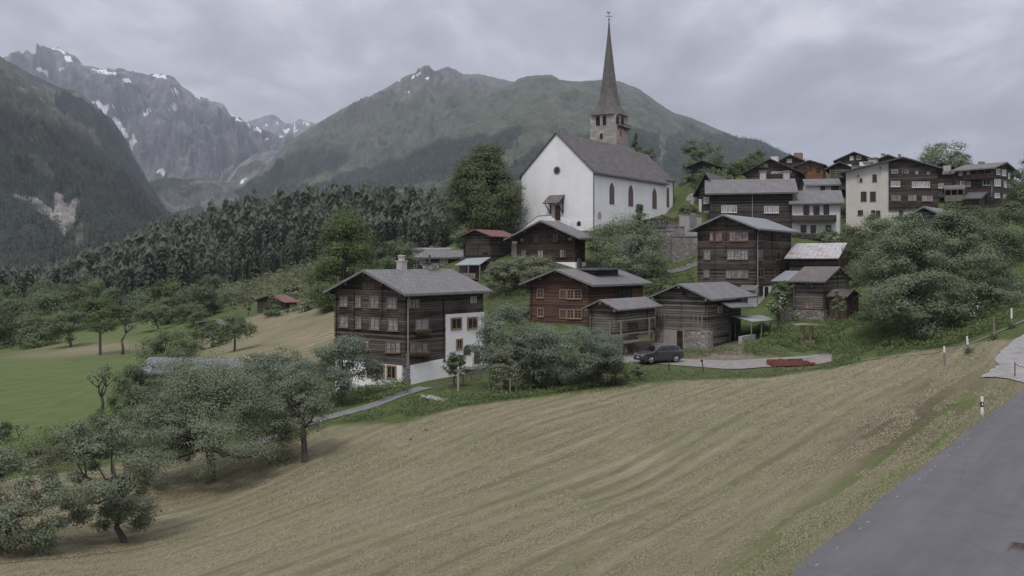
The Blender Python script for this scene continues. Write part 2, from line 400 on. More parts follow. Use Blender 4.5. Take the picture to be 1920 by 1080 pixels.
def ribbon(name, pts, width, mat, label, cat, lift=0.05, kind='structure', nw=5, step=0.6, ragged=.25):
    """a strip draped over the ground; pts = world (x, y)"""
    pts = [Vector((p[0], p[1], 0)) for p in pts]
    # resample
    path = []
    for a, b in zip(pts[:-1], pts[1:]):
        n = max(2, int((b - a).length / step))
        path += [a.lerp(b, k / n) for k in range(n)]
    path.append(pts[-1])
    for _ in range(6):
        path = [path[0]] + [(path[i - 1] + path[i] * 2 + path[i + 1]) / 4 for i in range(1, len(path) - 1)] + [path[-1]]
    V = []; n = len(path)
    for i, c in enumerate(path):
        d = (path[min(i + 1, n - 1)] - path[max(i - 1, 0)]).normalized(); s = Vector((d.y, -d.x, 0))
        for k in range(nw):
            wv_ = ragged * (float(fbm(np.array(i * step / 1.1 + k), np.array(3.0 + k), 4, 5)) - .5) if k in (0, nw - 1) else 0
            q = c + s * (width * (k / (nw - 1) - 0.5) + wv_); V.append((q.x, q.y))
    V = np.array(V); z = gz(V[:, 0], V[:, 1]) + lift
    uv = None
    o = link(name, np_mesh(name, np.column_stack([V, z]), grid_faces(n, nw), mat, True))
    return tag(o, label, cat, kind=kind)
def gxy(px, d): return ((px - CX) * d / F, d)
t = NT('asphalt', 0.85); ps = t.pos()
n1 = t.noise(ps, 40, 4, 0.7); n2 = t.noise(ps, 0.5, 5, 0.6); n3 = t.noise(t.mapping(ps, (1, 1, 1), (0, 0, -E2)), 1.0, 3)
c = t.mix(t.ramp(n2, 0.3, 0.7), (0.112, 0.111, 0.118), (0.145, 0.144, 0.151))
st = t.noise(t.mapping(t.mapping(ps, (1, 1, 1), (0, 0, -E2)), (0.06, 1.3, 1)), 1.0, 4, 0.6)
c = t.mix(t.math('MULTIPLY', t.ramp(st, 0.42, 0.66), 0.5), c, (0.09, 0.09, 0.095))
blo = t.noise(ps, 1.7, 6, 0.7); c = t.mix(t.math('MULTIPLY', t.ramp(blo, 0.55, 0.75), 0.4), c, (0.19, 0.185, 0.18))
crack = t.node('ShaderNodeTexVoronoi', feature='DISTANCE_TO_EDGE'); t.l.new(t.mapping(ps, (1, 1, 1)), crack.inputs['Vector']); crack.inputs['Scale'].default_value = 0.22
c = t.mix(t.math('MULTIPLY', t.math('SUBTRACT', 1.0, t.ramp(crack.outputs['Distance'], 0.0, 0.006)), 0.5), c, (0.05, 0.05, 0.055))
c = t.mix(t.ramp(n1, 0.3, 0.75), t.mix(0.35, c, (0.03, 0.03, 0.035)), c)
t.color(c); t.bump(n1, 0.35, 0.01); asphalt = t.m
gravel = simple('gravel_lane', (0.17, 0.155, 0.145), (0.25, 0.235, 0.22), 1.6, 0.95, 0.5)
concrete = simple('weathered_concrete', (0.2, 0.195, 0.18), (0.34, 0.33, 0.31), 1.3, 0.9, 0.5)
# main road: left edge measured on the photo, 5 m wide
ledge = [(1300, 1330), (1480, 1080), (1666, 930), (1850, 780), (1920, 727), (2000, 675)]
deps = [12.5, 22.4, 31.5, 46, 55, 66]
lw = [gxy(p[0], d) for p, d in zip(ledge, deps)]
RW = 5.2
ctr = []
for i, p in enumerate(lw):
    a = Vector(lw[max(i - 1, 0)]); b = Vector(lw[min(i + 1, len(lw) - 1)]); d = (b - a).normalized()
    ctr.append((p[0] + d.y * RW / 2, p[1] - d.x * RW / 2))
d0 = (Vector(ctr[0]) - Vector(ctr[1])).normalized(); d1 = (Vector(ctr[-1]) - Vector(ctr[-2])).normalized()
ctr = [tuple(Vector(ctr[0]) + d0 * 6)] + ctr + [tuple(Vector(ctr[-1]) + d1 * 25)]
ribbon('road', ctr, RW, asphalt, 'grey asphalt road running up along the mown meadow', 'road', 0.05, nw=15, step=0.4)
ribbon('lane', [gxy(1110, 86), gxy(1180, 87.5), gxy(1260, 86), gxy(1380, 84), gxy(1480, 84.5), gxy(1570, 86)], 3.6, gravel, 'pale gravel lane with the parked car on it', 'lane', 0.06)
ribbon('path', [gxy(800, 78), gxy(745, 75), gxy(690, 71), gxy(620, 68.5), gxy(540, 66), gxy(480, 64.5)], 1.6, simple('path_asphalt', (0.13, 0.13, 0.135), (0.19, 0.19, 0.19), 2), 'narrow grey path leading down past the white house base', 'path', 0.05)
ribbon('church_lane', [gxy(1250, 131.4), gxy(1285, 132.2), gxy(1325, 133)], 1.7, simple('lane_asphalt', (0.1, 0.1, 0.103), (0.14, 0.14, 0.14), 2), 'short grey lane below the cemetery retaining wall', 'lane', 0.12)
ribbon('footpath', [gxy(1470, 80.5), gxy(1560, 81), gxy(1700, 78), gxy(1800, 75), gxy(1880, 76), gxy(1960, 80)], 0.32, simple('worn_path', (0.15, 0.14, 0.12), (0.25, 0.235, 0.21), 2), 'thin pale path along the top edge of the mown meadow', 'path', 0.07)
# paved yard at the right: a ragged-edged sheet of small setts
t = NT('paving_setts', 0.85); rp = t.mapping(t.pos(), (1, 1, 1), (0, 0, -E2))
br = t.node('ShaderNodeTexBrick'); t.l.new(rp, br.inputs['Vector']); br.inputs['Scale'].default_value = 1; br.inputs['Brick Width'].default_value = 0.36; br.inputs['Row Height'].default_value = 0.2
br.inputs['Mortar Size'].default_value = 0.035; br.inputs['Color1'].default_value = (0.24, 0.235, 0.235, 1); br.inputs['Color2'].default_value = (0.31, 0.305, 0.3, 1); br.inputs['Mortar'].default_value = (0.215, 0.21, 0.2, 1)
nn = t.noise(t.pos(), 0.8, 4); t.color(t.mix(t.ramp(nn, 0.5, 0.75), br.outputs['Color'], (0.16, 0.15, 0.13))); t.bump(nn, 0.1, 0.01)
outl = [(1838, 705, 58), (1856, 692, 59.5), (1872, 680, 61), (1862, 668, 63.5), (1876, 655, 66), (1900, 642, 69.5), (1935, 636, 72), (2050, 640, 72), (2200, 660, 66), (2120, 700, 58), (2030, 712, 55.5), (1960, 716, 56), (1926, 723, 55.8), (1890, 716, 57)]
rng = random.Random(4)
pts = []
for (a, b) in zip(outl, outl[1:] + outl[:1]):
    pa, pb = Vector(gxy(a[0], a[2])), Vector(gxy(b[0], b[2]))
    for k in range(6):
        q = pa.lerp(pb, k / 6); pts.append((q.x + rng.uniform(-.1, .1), q.y + rng.uniform(-.1, .1)))
bm = bmesh.new()
vs_ = [bm.verts.new((p[0], p[1], 0)) for p in pts]; bm.faces.new(vs_)
bmesh.ops.triangulate(bm, faces=bm.faces)
for _ in range(4): bmesh.ops.subdivide_edges(bm, edges=[e_ for e_ in bm.edges if e_.calc_length() > 0.8], cuts=1); bmesh.ops.triangulate(bm, faces=bm.faces)
for v in bm.verts: v.co.z = float(gz(v.co.x, v.co.y)) + 0.07
me = bpy.data.meshes.new('paved_yard'); bm.to_mesh(me); bm.free(); me.materials.append(t.m)
tag(link('pavement', me), 'grey paved yard with a ragged grassy edge at the road bend', 'pavement', kind='structure')

# ------------------------------------------------------------------ mountains: each a sheet from a foot line up to a ridge and down behind it
def mount_mat(name, rock1, rock2, grass1, grass2, forest1, forest2, fs=1.0):
    t = NT(name, 0.95); t.b.inputs['Specular IOR Level'].default_value = 0.05
    ps = t.pos(); cv = t.sep(t.attr('cov'))
    n1 = t.noise(ps, 0.012 * fs, 8, 0.65, 0.3); n2 = t.noise(t.mapping(ps, (1, 0.4, 0.25)), 0.02 * fs, 8, 0.7); n3 = t.noise(ps, 0.05 * fs, 6, 0.7)
    rock = t.mix(t.ramp(n2, 0.38, 0.64), rock1, rock2)
    n4 = t.noise(ps, 0.075 * fs, 5, 0.7)
    grass = t.mix(t.ramp(t.math('ADD', t.math('MULTIPLY', n1, .5), t.math('MULTIPLY', n4, .5)), 0.4, 0.6), grass1, grass2)
    wood_ = t.mix(t.ramp(n3, 0.4, 0.6), forest1, forest2)
    fm = t.ramp(t.math('ADD', cv[0], t.math('MULTIPLY', t.math('SUBTRACT', n3, 0.5), 0.9)), 0.42, 0.58)
    gm = t.ramp(t.math('ADD', cv[1], t.math('MULTIPLY', t.math('SUBTRACT', n1, 0.5), 0.9)), 0.4, 0.6)
    sm_ = t.ramp(t.math('ADD', cv[2], t.math('MULTIPLY', t.math('SUBTRACT', n2, 0.5), 1.9)), 0.5, 0.62)
    c = t.mix(gm, rock, grass); c = t.mix(fm, c, wood_); c = t.mix(sm_, c, (0.8, 0.81, 0.84))
    t.color(c); t.bump(t.math('ADD', n2, t.math('MULTIPLY', n3, 0.6)), 0.9, 14.0 / fs)
    return t.m
def sheet(name, ridge, foot, mat, label, amp, seed, cover, nu=320, nv=120, gully=1.0, shape=1.0, scale=1.0, foot_pow=1.0, ridge_rough=2.2, kind='structure', gscale=.012):
    rx = [p[0] for p in ridge]; fx = [p[0] for p in foot]
    u = np.linspace(rx[0], rx[-1], nu); v = np.concatenate([np.linspace(0, 1, nv), 1 + np.linspace(0.04, 0.5, 10)])
    ry = np.interp(u, rx, [p[1] for p in ridge]); rd = np.interp(u, rx, [p[2] for p in ridge])
    ry = ry + (fbm(u / 9, u * 0 + seed, 4, seed) - 0.5) * 2 * ridge_rough
    fy = np.interp(u, fx, [p[1] for p in foot]); fd = np.interp(u, fx, [p[2] for p in foot])
    U, V = np.meshgrid(u, v, indexing='ij')
    rz = (HY - ry) * rd / F; fz = (HY - fy) * fd / F
    Vc = np.minimum(V, 1); back = np.maximum(V - 1, 0)
    D = fd[:, None] + (rd - fd)[:, None] * Vc ** foot_pow + back * rd[:, None] * 0.5
    Zz = fz[:, None] + (rz - fz)[:, None] * Vc ** shape - back * (rz - fz)[:, None] * 1.6
    Xx = (U - CX) * D / F
    # gullies run down the slope; ribs and hollows of several sizes
    rel = (rz - fz)[:, None]
    env = np.clip(Vc, 0, 1) * (1 - Vc ** 3) * 1.25 * (V <= 1) * sm(1 - Vc, 0, .16) + 0.045 * np.clip(Vc, 0, 1)
    gl = fbm(Xx * gscale / scale + D * 0.0005, D * gscale * .25 / scale, 6, seed, 0.55, True)
    lump = fbm(Xx * 0.004 / scale, D * 0.004 / scale, 6, seed + 5)
    disp = ((gl - 0.55) * gully + (lump - 0.5) * 1.4) * amp
    Zz = Zz + disp * env; D2 = D - disp * env * 0.9
    Xx = (U - CX) * D / F
    py = HY - F * Zz / D2; px = CX + F * Xx / D2
    cov = cover(px, py, V, gl, lump, (Xx, D2, Zz))
    cov = np.clip(np.stack(cov, -1), 0, 1)
    Vv = np.stack([Xx, D2, Zz], -1)
    o = link(name, np_mesh(name, Vv.reshape(-1, 3), grid_faces(nu, len(v)), mat, True, {'cov': cov.reshape(-1, 3)}))
    tag(o, label, 'mountain', kind=kind)
    return Vv, cov, V, px, py
def blobs(px, py, lst):
    m = np.zeros_like(px); px = px + (fbm(px / 7, py / 7, 4, 3) - .5) * 16; py = py + (fbm(px / 7, py / 7, 4, 8) - .5) * 12
    for (x, y, a, b, r) in lst:
        c, s = math.cos(math.radians(r)), math.sin(math.radians(r)); dx, dy = px - x, py - y
        m = np.maximum(m, np.exp(-(((dx * c + dy * s) / a) ** 2 + ((-dx * s + dy * c) / b) ** 2) ** 2))
    return m
rockm = mount_mat('alpine_rock', (0.055, 0.058, 0.064), (0.23, 0.23, 0.235), (0.06, 0.07, 0.045), (0.13, 0.135, 0.09), (0.02, 0.028, 0.02), (0.04, 0.048, 0.03), 0.6)
greenm = mount_mat('alpine_slope', (0.07, 0.07, 0.068), (0.17, 0.165, 0.15), (0.047, 0.061, 0.045), (0.128, 0.138, 0.1), (0.022, 0.032, 0.028), (0.052, 0.065, 0.05), 1.0)
nearm = mount_mat('forest_slope', (0.08, 0.075, 0.068), (0.36, 0.34, 0.31), (0.048, 0.057, 0.044), (0.105, 0.112, 0.08), (0.022, 0.032, 0.024), (0.056, 0.066, 0.046), 2.0)
z0 = lambda a: a * 0
S_far = sheet('mountain', [(380, 300, 12500), (440, 245, 12000), (467, 229, 12000), (487, 220, 12000), (507, 214, 12000), (523, 223, 12000), (535, 233, 12000), (548, 231, 12000), (560, 223, 12000), (572, 226, 12000), (590, 231, 12000), (620, 262, 12000), (660, 320, 12000)],
    [(380, 440, 9000), (660, 440, 9000)], rockm, 'far pale peaks half hidden in mist at the end of the valley', 130, 31,
    lambda px, py, V, gl, lu, w: (z0(px), z0(px), blobs(px, py, [(537, 243, 3, 6, 20), (556, 240, 3, 8, -15), (575, 232, 6, 3, 30), (520, 232, 3, 5, 0), (500, 235, 4, 6, 0)]) + 0.25 * (gl < .45)), 200, 60, 1.6, scale=3, ridge_rough=4)
S_rock = sheet('mountain', [(-260, 60, 7600), (-100, 110, 7400), (-20, 118, 7400), (12, 108, 7400), (20, 100, 7400), (35, 95, 7400), (42, 101, 7400), (50, 93, 7400), (58, 99, 7400), (66, 100, 7400), (74, 93, 7400), (83, 87, 7400), (98, 90, 7400), (110, 92, 7300), (122, 97, 7300), (137, 103, 7300), (147, 112, 7300), (157, 125, 7200), (187, 132, 7200), (200, 129, 7200), (222, 131, 7200), (247, 138, 7200), (270, 140, 7200), (293, 140, 7200), (317, 139, 7100), (328, 148, 7100), (340, 160, 7000), (367, 180, 7000), (393, 189, 7000), (410, 193, 7000), (422, 198, 6900), (430, 212, 6900), (448, 221, 6900), (467, 230, 6900), (500, 246, 6900), (533, 261, 6900), (545, 270, 6900), (580, 300, 6900), (640, 350, 6900)],
    [(-260, 440, 4600), (640, 430, 5200)], rockm, 'grey rocky mountain with snow patches at the left', 330, 11,
    lambda px, py, V, gl, lu, w: (sm(py, 300, 390) * 0.45, sm(py, 260, 400) * .62 + sm(px, 430, 520) * .2,
      blobs(px, py, [(80, 132, 12, 5, 35), (88, 138, 5, 6, 0), (127, 112, 9, 4, 25), (103, 92, 7, 3, 20), (115, 97, 8, 2.5, 25), (207, 137, 18, 4, 10), (238, 150, 9, 4.5, 10), (300, 143, 16, 3.5, 8), (185, 135, 16, 2, 12), (190, 202, 14, 7, 30), (182, 193, 6, 4, 40), (200, 205, 4, 10, 20), (276, 209, 4, 11, 35), (327, 201, 7, 5, 20), (219, 228, 8, 5, 30), (225, 240, 10, 8, 40), (232, 257, 4, 8, 20), (252, 265, 3.5, 14, 12), (248, 278, 2, 8, 10), (303, 323, 9, 4.5, 20), (236, 202, 8, 2, 0), (215, 195, 6, 2, -40), (450, 225, 10, 3, 25), (500, 260, 4, 2, 0), (530, 258, 6, 2, 10), (470, 235, 12, 2.2, 26), (117, 127, 5, 3, 30), (440, 216, 8, 2, 30), (485, 244, 10, 1.8, 24), (370, 184, 10, 2, 40), (330, 170, 10, 1.6, 35)]) * 1.7 + 0.3 * (gl < .42) * sm(-py, -260, -120)), 420, 160, 2.3, scale=2.2, shape=1.05, ridge_rough=3, gscale=.014)
S_mor = sheet('mountain', [(395, 355, 5600), (425, 335, 5600), (450, 306, 5600), (480, 288, 5600), (500, 284, 5600), (520, 281, 5600), (548, 274, 5600), (600, 262, 5600)],
    [(395, 400, 4300), (600, 420, 4300)], rockm, 'brown moraine bank below the rocky mountain in the valley', 80, 41,
    lambda px, py, V, gl, lu, w: (sm(lu, .45, .6) * .5, 0.2 + 0.5 * sm(lu, .4, .6), blobs(px, py, [(455, 338, 9, 4, -40)]) * .85), 140, 60, 1.2, ridge_rough=1.6)
S_knob = sheet('mountain', [(180, 420, 3900), (235, 385, 3900), (262, 352, 3900), (300, 335, 3900), (320, 333, 3900), (350, 336, 3900), (370, 334, 3900), (395, 335, 3900), (410, 339, 3900), (427, 343, 3900), (445, 347, 3900), (460, 353, 3900), (477, 367, 3900), (495, 390, 3900), (520, 430, 3900)],
    [(180, 470, 2600), (520, 470, 2600)], greenm, 'low rocky knoll with scrub where the valley narrows', 90, 52,
    lambda px, py, V, gl, lu, w: (0.1 + .8 * sm(lu, .42, .62), 0.25 + z0(px), blobs(px, py, [(456, 340, 8, 4, -40)])), 160, 60, 1.5, ridge_rough=1.5)
S_mid = sheet('mountain', [(380, 430, 4200), (430, 395, 4300), (458, 352, 4600), (474, 334, 4800), (501, 310, 5000), (541, 267, 5300), (587, 237, 5600), (610, 222, 5700), (629, 211, 5800), (666, 191, 6000), (680, 187, 6000), (697, 179, 6100), (724, 165, 6200), (745, 150, 6200), (761, 142, 6300), (779, 137, 6300), (791, 126, 6300), (804, 123, 6300), (816, 137, 6300), (825, 131, 6200), (840, 126, 6200), (854, 131, 6200), (868, 139, 6200), (898, 140, 6200), (929, 147, 6200), (962, 153, 6200), (1000, 160, 6200), (1080, 185, 6200)],
    [(380, 470, 2300), (700, 490, 2000), (1080, 480, 2200)], greenm, 'broad green and grey mountain with a rocky double summit', 230, 23,
    lambda px, py, V, gl, lu, w: ((0.02 + .8 * sm(py, 215, 330)) * sm(lu, .32, .52) + .28 * sm(py, 260, 380), .35 + .5 * sm(py, 150, 230) - .25 * (gl > .66) + blobs(px, py, [(840, 180, 90, 22, -15)]) * .4,
      blobs(px, py, [(781, 140, 9, 2.5, -12), (773, 142, 6, 2, -20), (763, 173, 6, 1.6, -10), (803, 147, 3, 1.4, -30), (735, 188, 3, 1.5, 0), (718, 167, 5, 1.5, -15), (750, 150, 5, 1.4, -40)]) * 1.15), 420, 160, 0.55, shape=0.95, ridge_rough=1.3)
S_front = sheet('mountain', [(560, 430, 2700), (640, 380, 3000), (700, 335, 3400), (760, 283, 3800), (800, 243, 4100), (840, 206, 4300), (880, 188, 4400), (920, 172, 4500), (962, 155, 4600), (972, 147, 4600), (990, 142, 4600), (1010, 141, 4600), (1030, 142, 4600), (1049, 150, 4600), (1080, 153, 4600), (1115, 152, 4500), (1135, 150, 4500), (1160, 153, 4400), (1180, 160, 4400), (1200, 168, 4300), (1227, 187, 4300), (1262, 211, 4200), (1298, 222, 4100), (1338, 240, 4000), (1382, 258, 3900), (1433, 268, 3800), (1471, 289, 3700), (1550, 322, 3600), (1700, 390, 3500), (1900, 460, 3500)],
    [(560, 460, 1500), (760, 480, 1400), (1100, 470, 1500), (1900, 500, 1500)], greenm, 'rounded green mountain shoulder behind the church with forest and pastures', 150, 71,
    lambda px, py, V, gl, lu, w: (np.clip(.95 * sm(py, 215, 300) * sm(lu, .33, .5) + .5 * sm(px, 1000, 1250) * sm(py, 195, 235) + .5 * blobs(px, py, [(1010, 330, 60, 25, 0), (860, 290, 60, 16, -35), (950, 255, 50, 12, -30), (1260, 300, 60, 45, 20), (1400, 310, 90, 40, 20)]) - 1.6 * blobs(px, py, [(1225, 228, 45, 16, 15), (1243, 265, 6, 60, 4), (1330, 236, 30, 9, 25), (930, 300, 60, 12, -15), (880, 330, 70, 9, -18), (990, 350, 40, 12, 0), (760, 360, 60, 7, -20), (900, 350, 60, 6, -20), (1010, 260, 40, 10, -15)]), 0, 1), .72 + z0(px) + blobs(px, py, [(1225, 228, 45, 16, 15), (880, 330, 70, 9, -18)]) * .3, z0(px)), 420, 140, 0.35, shape=0.9, ridge_rough=1.0)
S_left2 = sheet('mountain', [(-60, 80, 3900), (40, 128, 3800), (67, 143, 3800), (90, 155, 3800), (110, 163, 3800), (130, 168, 3800), (150, 173, 3700), (165, 186, 3700), (180, 200, 3700), (213, 228, 3600), (235, 262, 3600), (253, 300, 3500), (270, 330, 3500), (290, 368, 3400), (310, 398, 3400), (340, 440, 3400)],
    [(-60, 480, 2000), (340, 490, 2000)], greenm, 'dark steep mountain spur in front of the snowy rock wall', 190, 83,
    lambda px, py, V, gl, lu, w: (.2 + .6 * sm(lu, .4, .6) + .3 * sm(py, 250, 350), .55 + z0(px), z0(px)), 260, 110, 1.7, ridge_rough=2)
S_left = sheet('mountain', [(-500, -60, 2600), (-200, 30, 2500), (-60, 82, 2450), (0, 104, 2400), (17, 120, 2400), (40, 137, 2400), (62, 158, 2350), (83, 172, 2300), (100, 196, 2300), (120, 217, 2250), (140, 240, 2200), (160, 256, 2150), (200, 292, 2100), (230, 320, 2000), (250, 337, 1950), (280, 372, 1850), (310, 403, 1750), (340, 440, 1650), (380, 490, 1550), (450, 530, 1500)],
    [(-500, 600, 1000), (200, 575, 1000), (450, 560, 1050)], nearm, 'steep forested mountainside with a pale landslip at the left', 150, 61,
    lambda px, py, V, gl, lu, w: (np.clip(sm(py, 150, 260) * .55 + sm(py - px * .55, 150, 260) * .5 - 1.3 * blobs(px, py, [(85, 395, 38, 9, 42), (115, 400, 14, 40, -10), (40, 370, 14, 7, 20), (135, 400, 10, 34, 14), (150, 440, 7, 25, 10), (80, 312, 34, 9, 42), (65, 300, 14, 12, 30), (207, 395, 4, 8, 0), (60, 260, 8, 4, 0)]), 0, 1),
       .6 - 1.2 * blobs(px, py, [(85, 395, 44, 13, 42), (115, 400, 18, 46, -10), (40, 370, 16, 9, 20), (140, 400, 12, 40, 14)]) + .7 * blobs(px, py, [(80, 312, 34, 9, 42)]), z0(px)), 380, 150, 1.3, ridge_rough=2.0)

# ------------------------------------------------------------------ conifers
rng = np.random.default_rng(5)
def conifer(H, R, levels, nb, seed, droop=0.35):
    r = np.random.default_rng(seed); V = []; Q = []
    for k in range(levels):
        tt = (k + r.uniform(-.3, .3)) / levels
        z = H * (0.07 + 0.92 * tt); rad = R * (1 - tt) ** 0.85 * r.uniform(.8, 1.15) + 0.12
        a0 = r.uniform(0, 6.28)
        for b in range(nb if tt < .7 else max(4, nb - 3)):
            a = a0 + 6.283 * b / nb + r.uniform(-.25, .25); rr = rad * r.uniform(.65, 1.15)
            c, s_ = math.cos(a), math.sin(a); w = rr * r.uniform(.28, .42); dz = -droop * rr * r.uniform(.5, 1.3)
            i = len(V)
            w *= .42; V += [(0, 0, z + .25 * rr), (c * rr * .55 - s_ * w, s_ * rr * .55 + c * w, z + dz * .6 - .2 * rr), (c * rr, s_ * rr, z + dz), (c * rr * .55 + s_ * w, s_ * rr * .55 - c * w, z + dz * .6 - .2 * rr)]
            Q.append((i, i + 1, i + 2, i + 3))
    return np.array(V), np.array(Q)
needle = leafmat('spruce_needles', (0.05, 0.066, 0.047), (0.1, 0.119, 0.08), 0.1)
def calm(m):
    # whole trees differ more than the sprays of one tree
    n, l = m.node_tree.nodes, m.node_tree.links
    oi = n.new('ShaderNodeObjectInfo'); g_ = n.new('ShaderNodeNewGeometry'); tx = n.new('ShaderNodeTexNoise'); tx.inputs['Scale'].default_value = .12; tx.inputs['Detail'].default_value = 3
    l.new(g_.outputs['Position'], tx.inputs['Vector']); a = n.new('ShaderNodeMath'); a.operation = 'MULTIPLY_ADD'; l.new(g_.outputs['Random Per Island'], a.inputs[0]); a.inputs[1].default_value = .3
    mr = n.new('ShaderNodeMapRange'); mr.inputs[1].default_value = .3; mr.inputs[2].default_value = .7; mr.inputs[4].default_value = .7; l.new(tx.outputs['Fac'], mr.inputs[0]); l.new(mr.outputs[0], a.inputs[2])
    mixn = [q for q in n if q.bl_idname == 'ShaderNodeMix'][0]; l.new(a.outputs[0], mixn.inputs[0])
def soften(m):
    # sprays of needles scatter light like a soft mass: lean the shading normal towards the sky
    n, l = m.node_tree.nodes, m.node_tree.links
    g_ = n.new('ShaderNodeNewGeometry'); a = n.new('ShaderNodeVectorMath'); a.operation = 'MULTIPLY_ADD'; l.new(g_.outputs['Normal'], a.inputs[0]); a.inputs[1].default_value = (.45, .45, .45); a.inputs[2].default_value = (0, -.1, .6)
    b_ = n.new('ShaderNodeVectorMath'); b_.operation = 'NORMALIZE'; l.new(a.outputs[0], b_.inputs[0])
    for q in n:
        if q.bl_idname in ('ShaderNodeBsdfPrincipled', 'ShaderNodeBsdfTranslucent'): l.new(b_.outputs[0], q.inputs['Normal'])
calm(needle); soften(needle)
bark = simple('bark', (0.075, 0.06, 0.05), (0.14, 0.12, 0.1), 5, 0.95, 0.6, stretch=(1, 1, .25))
variants = []
for k in range(7):
    V, Q = conifer(1.0, (0.088, .078, .1, .082, .115, .095, .07)[k], 44, 12, 100 + k, 1.0)
    variants.append(np_mesh('spruce', V, Q, needle))
hill = []
tries = 0
N_T = 9500
px_ = rng.uniform(-140, 960, 34000); d_ = np.sqrt(rng.uniform(300 ** 2, 760 ** 2, 34000))
lowlim = seg_y(px_, [(-200, 340), (150, 335), (300, 330), (430, 335), (560, 345), (640, 300), (960, 300)])
bare = np.exp(-(((px_ - 500) / 70) ** 2)) * (d_ < 420)
ok = (d_ > lowlim) & (rng.random(34000) > bare * .93)
px_, d_ = px_[ok][:N_T], d_[ok][:N_T]
hx = (px_ - CX) * d_ / F; hz = gz(hx, d_)
hh = rng.uniform(9, 19, len(hx)) * np.where(rng.random(len(hx)) < .12, 1.4, 1) * np.where(d_ < 400, .85, 1)
order = np.argsort(d_ / hh)
first = None
for j, i in enumerate(order[:300]):
    o = bpy.data.objects.new('spruce', variants[int(rng.integers(7))])
    o.location = (hx[i], d_[i], hz[i] - 0.3); o.rotation_euler = (0, 0, rng.uniform(0, 6.28))
    s_ = hh[i] * rng.uniform(.85, 1.2); o.scale = (s_, s_, hh[i]); C.objects.link(o)
    tag(o, 'dark green spruce in the forest on the hill left of the church', 'spruce', 'spruces on the forest hill')
def merged_forest(name, label, pos, hts, tmpl, mat, spread=1.0):
    n = len(pos); V0s, Qs, off = [], [], 0
    r = np.random.default_rng(len(pos))
    ids = r.integers(0, len(tmpl), n); an = r.uniform(0, 6.28, n)
    for k, (V, Q) in enumerate(tmpl):
        m = ids == k; p = pos[m]; h = hts[m]; a = an[m]
        if not len(p): continue
        c, s_ = np.cos(a)[:, None], np.sin(a)[:, None]; wd = (h * spread * r.uniform(.85, 1.2, len(h)))[:, None]
        x = (V[None, :, 0] * c - V[None, :, 1] * s_) * wd + p[:, 0:1]; y = (V[None, :, 0] * s_ + V[None, :, 1] * c) * wd + p[:, 1:2]; z = V[None, :, 2] * h[:, None] + p[:, 2:3]
        V0s.append(np.stack([x, y, z], -1).reshape(-1, 3)); Qs.append((Q[None] + (np.arange(len(p)) * len(V))[:, None, None]).reshape(-1, 4) + off); off += len(p) * len(V)
    o = link(name, np_mesh(name, np.concatenate(V0s), np.concatenate(Qs), mat))
    return tag(o, label, 'forest', kind='stuff')
rest = order[300:]
merged_forest('forest', 'dense dark spruce forest covering the hill left of the church', np.column_stack([hx[rest], d_[rest], hz[rest] - .3]), hh[rest], [conifer(1, r_, 26, 9, 200 + k, 1.0) for k, r_ in enumerate((.085, .1, .075, .115))], needle)
def scatter_sheet(S, n, dens, hmin, hmax, seed):
    Vv, cov, V, px, py = S; r = np.random.default_rng(seed)
    nu, nv = V.shape; M = 60 * n
    i = r.uniform(0, nu - 1.001, M); j = r.uniform(0, nv - 1.001, M); i0, j0 = i.astype(int), j.astype(int)
    fi, fj = (i - i0)[:, None], (j - j0)[:, None]
    p = (Vv[i0, j0] * (1 - fi) + Vv[i0 + 1, j0] * fi) * (1 - fj) + (Vv[i0, j0 + 1] * (1 - fi) + Vv[i0 + 1, j0 + 1] * fi) * fj
    w = dens(cov[i0, j0], px[i0, j0], py[i0, j0], V[i0, j0]) * (V[i0, j0] < 1)
    ok = r.random(M) < w; p = p[ok][:n]
    return p, r.uniform(hmin, hmax, len(p))
needle_far = leafmat('distant_needles', (0.032, 0.045, 0.034), (0.08, 0.098, 0.068), 0.05)
low = [conifer(1, r_, 6, 5, 300 + k, .5) for k, r_ in enumerate((.16, .2, .18))]
pA, hA = scatter_sheet(S_left, 9000, lambda c, px, py, v: np.clip(c[:, 0] * 1.3 - .35, 0, 1), 11, 23, 1)
pB, hB = scatter_sheet(S_front, 12000, lambda c, px, py, v: np.clip(c[:, 0] * 1.3 - .45, 0.012, 1) * (v < .97), 9, 17, 2)
pC, hC = scatter_sheet(S_mid, 3500, lambda c, px, py, v: np.clip(c[:, 0] * 1.2 - .5, 0, 1) * (py > 265) * (v < .8), 8, 14, 3)
pD, hD = scatter_sheet(S_left2, 2000, lambda c, px, py, v: np.clip(c[:, 0] - .4, 0, 1) * (py > 230), 12, 24, 4)
pE, hE = scatter_sheet(S_knob, 1200, lambda c, px, py, v: np.clip(c[:, 0] - .3, 0, 1), 8, 16, 5)
merged_forest('mountain_forest', 'dark forest scattered over the mountainsides', np.concatenate([pA, pB, pC, pD, pE]), np.concatenate([hA, hB, hC, hD, hE]), low, needle_far)

# ------------------------------------------------------------------ the valley air
hz_ = MB(); hz_.box((-9000, -120, -900), (9000, 17500, 2150))
t = NT('valley_air'); t.n.remove(t.b)
pv = t.node('ShaderNodeVolumePrincipled'); pv.inputs['Color'].default_value = (0.8, 0.88, 1.0, 1); pv.inputs['Density'].default_value = 7.2e-5
pv.inputs['Anisotropy'].default_value = 0.1
t.l.new(pv.outputs[0], t.n['Material Output'].inputs['Volume'])
tag(hz_.build('haze', t.m), 'pale blue haze filling the valley air', 'haze', kind='stuff')
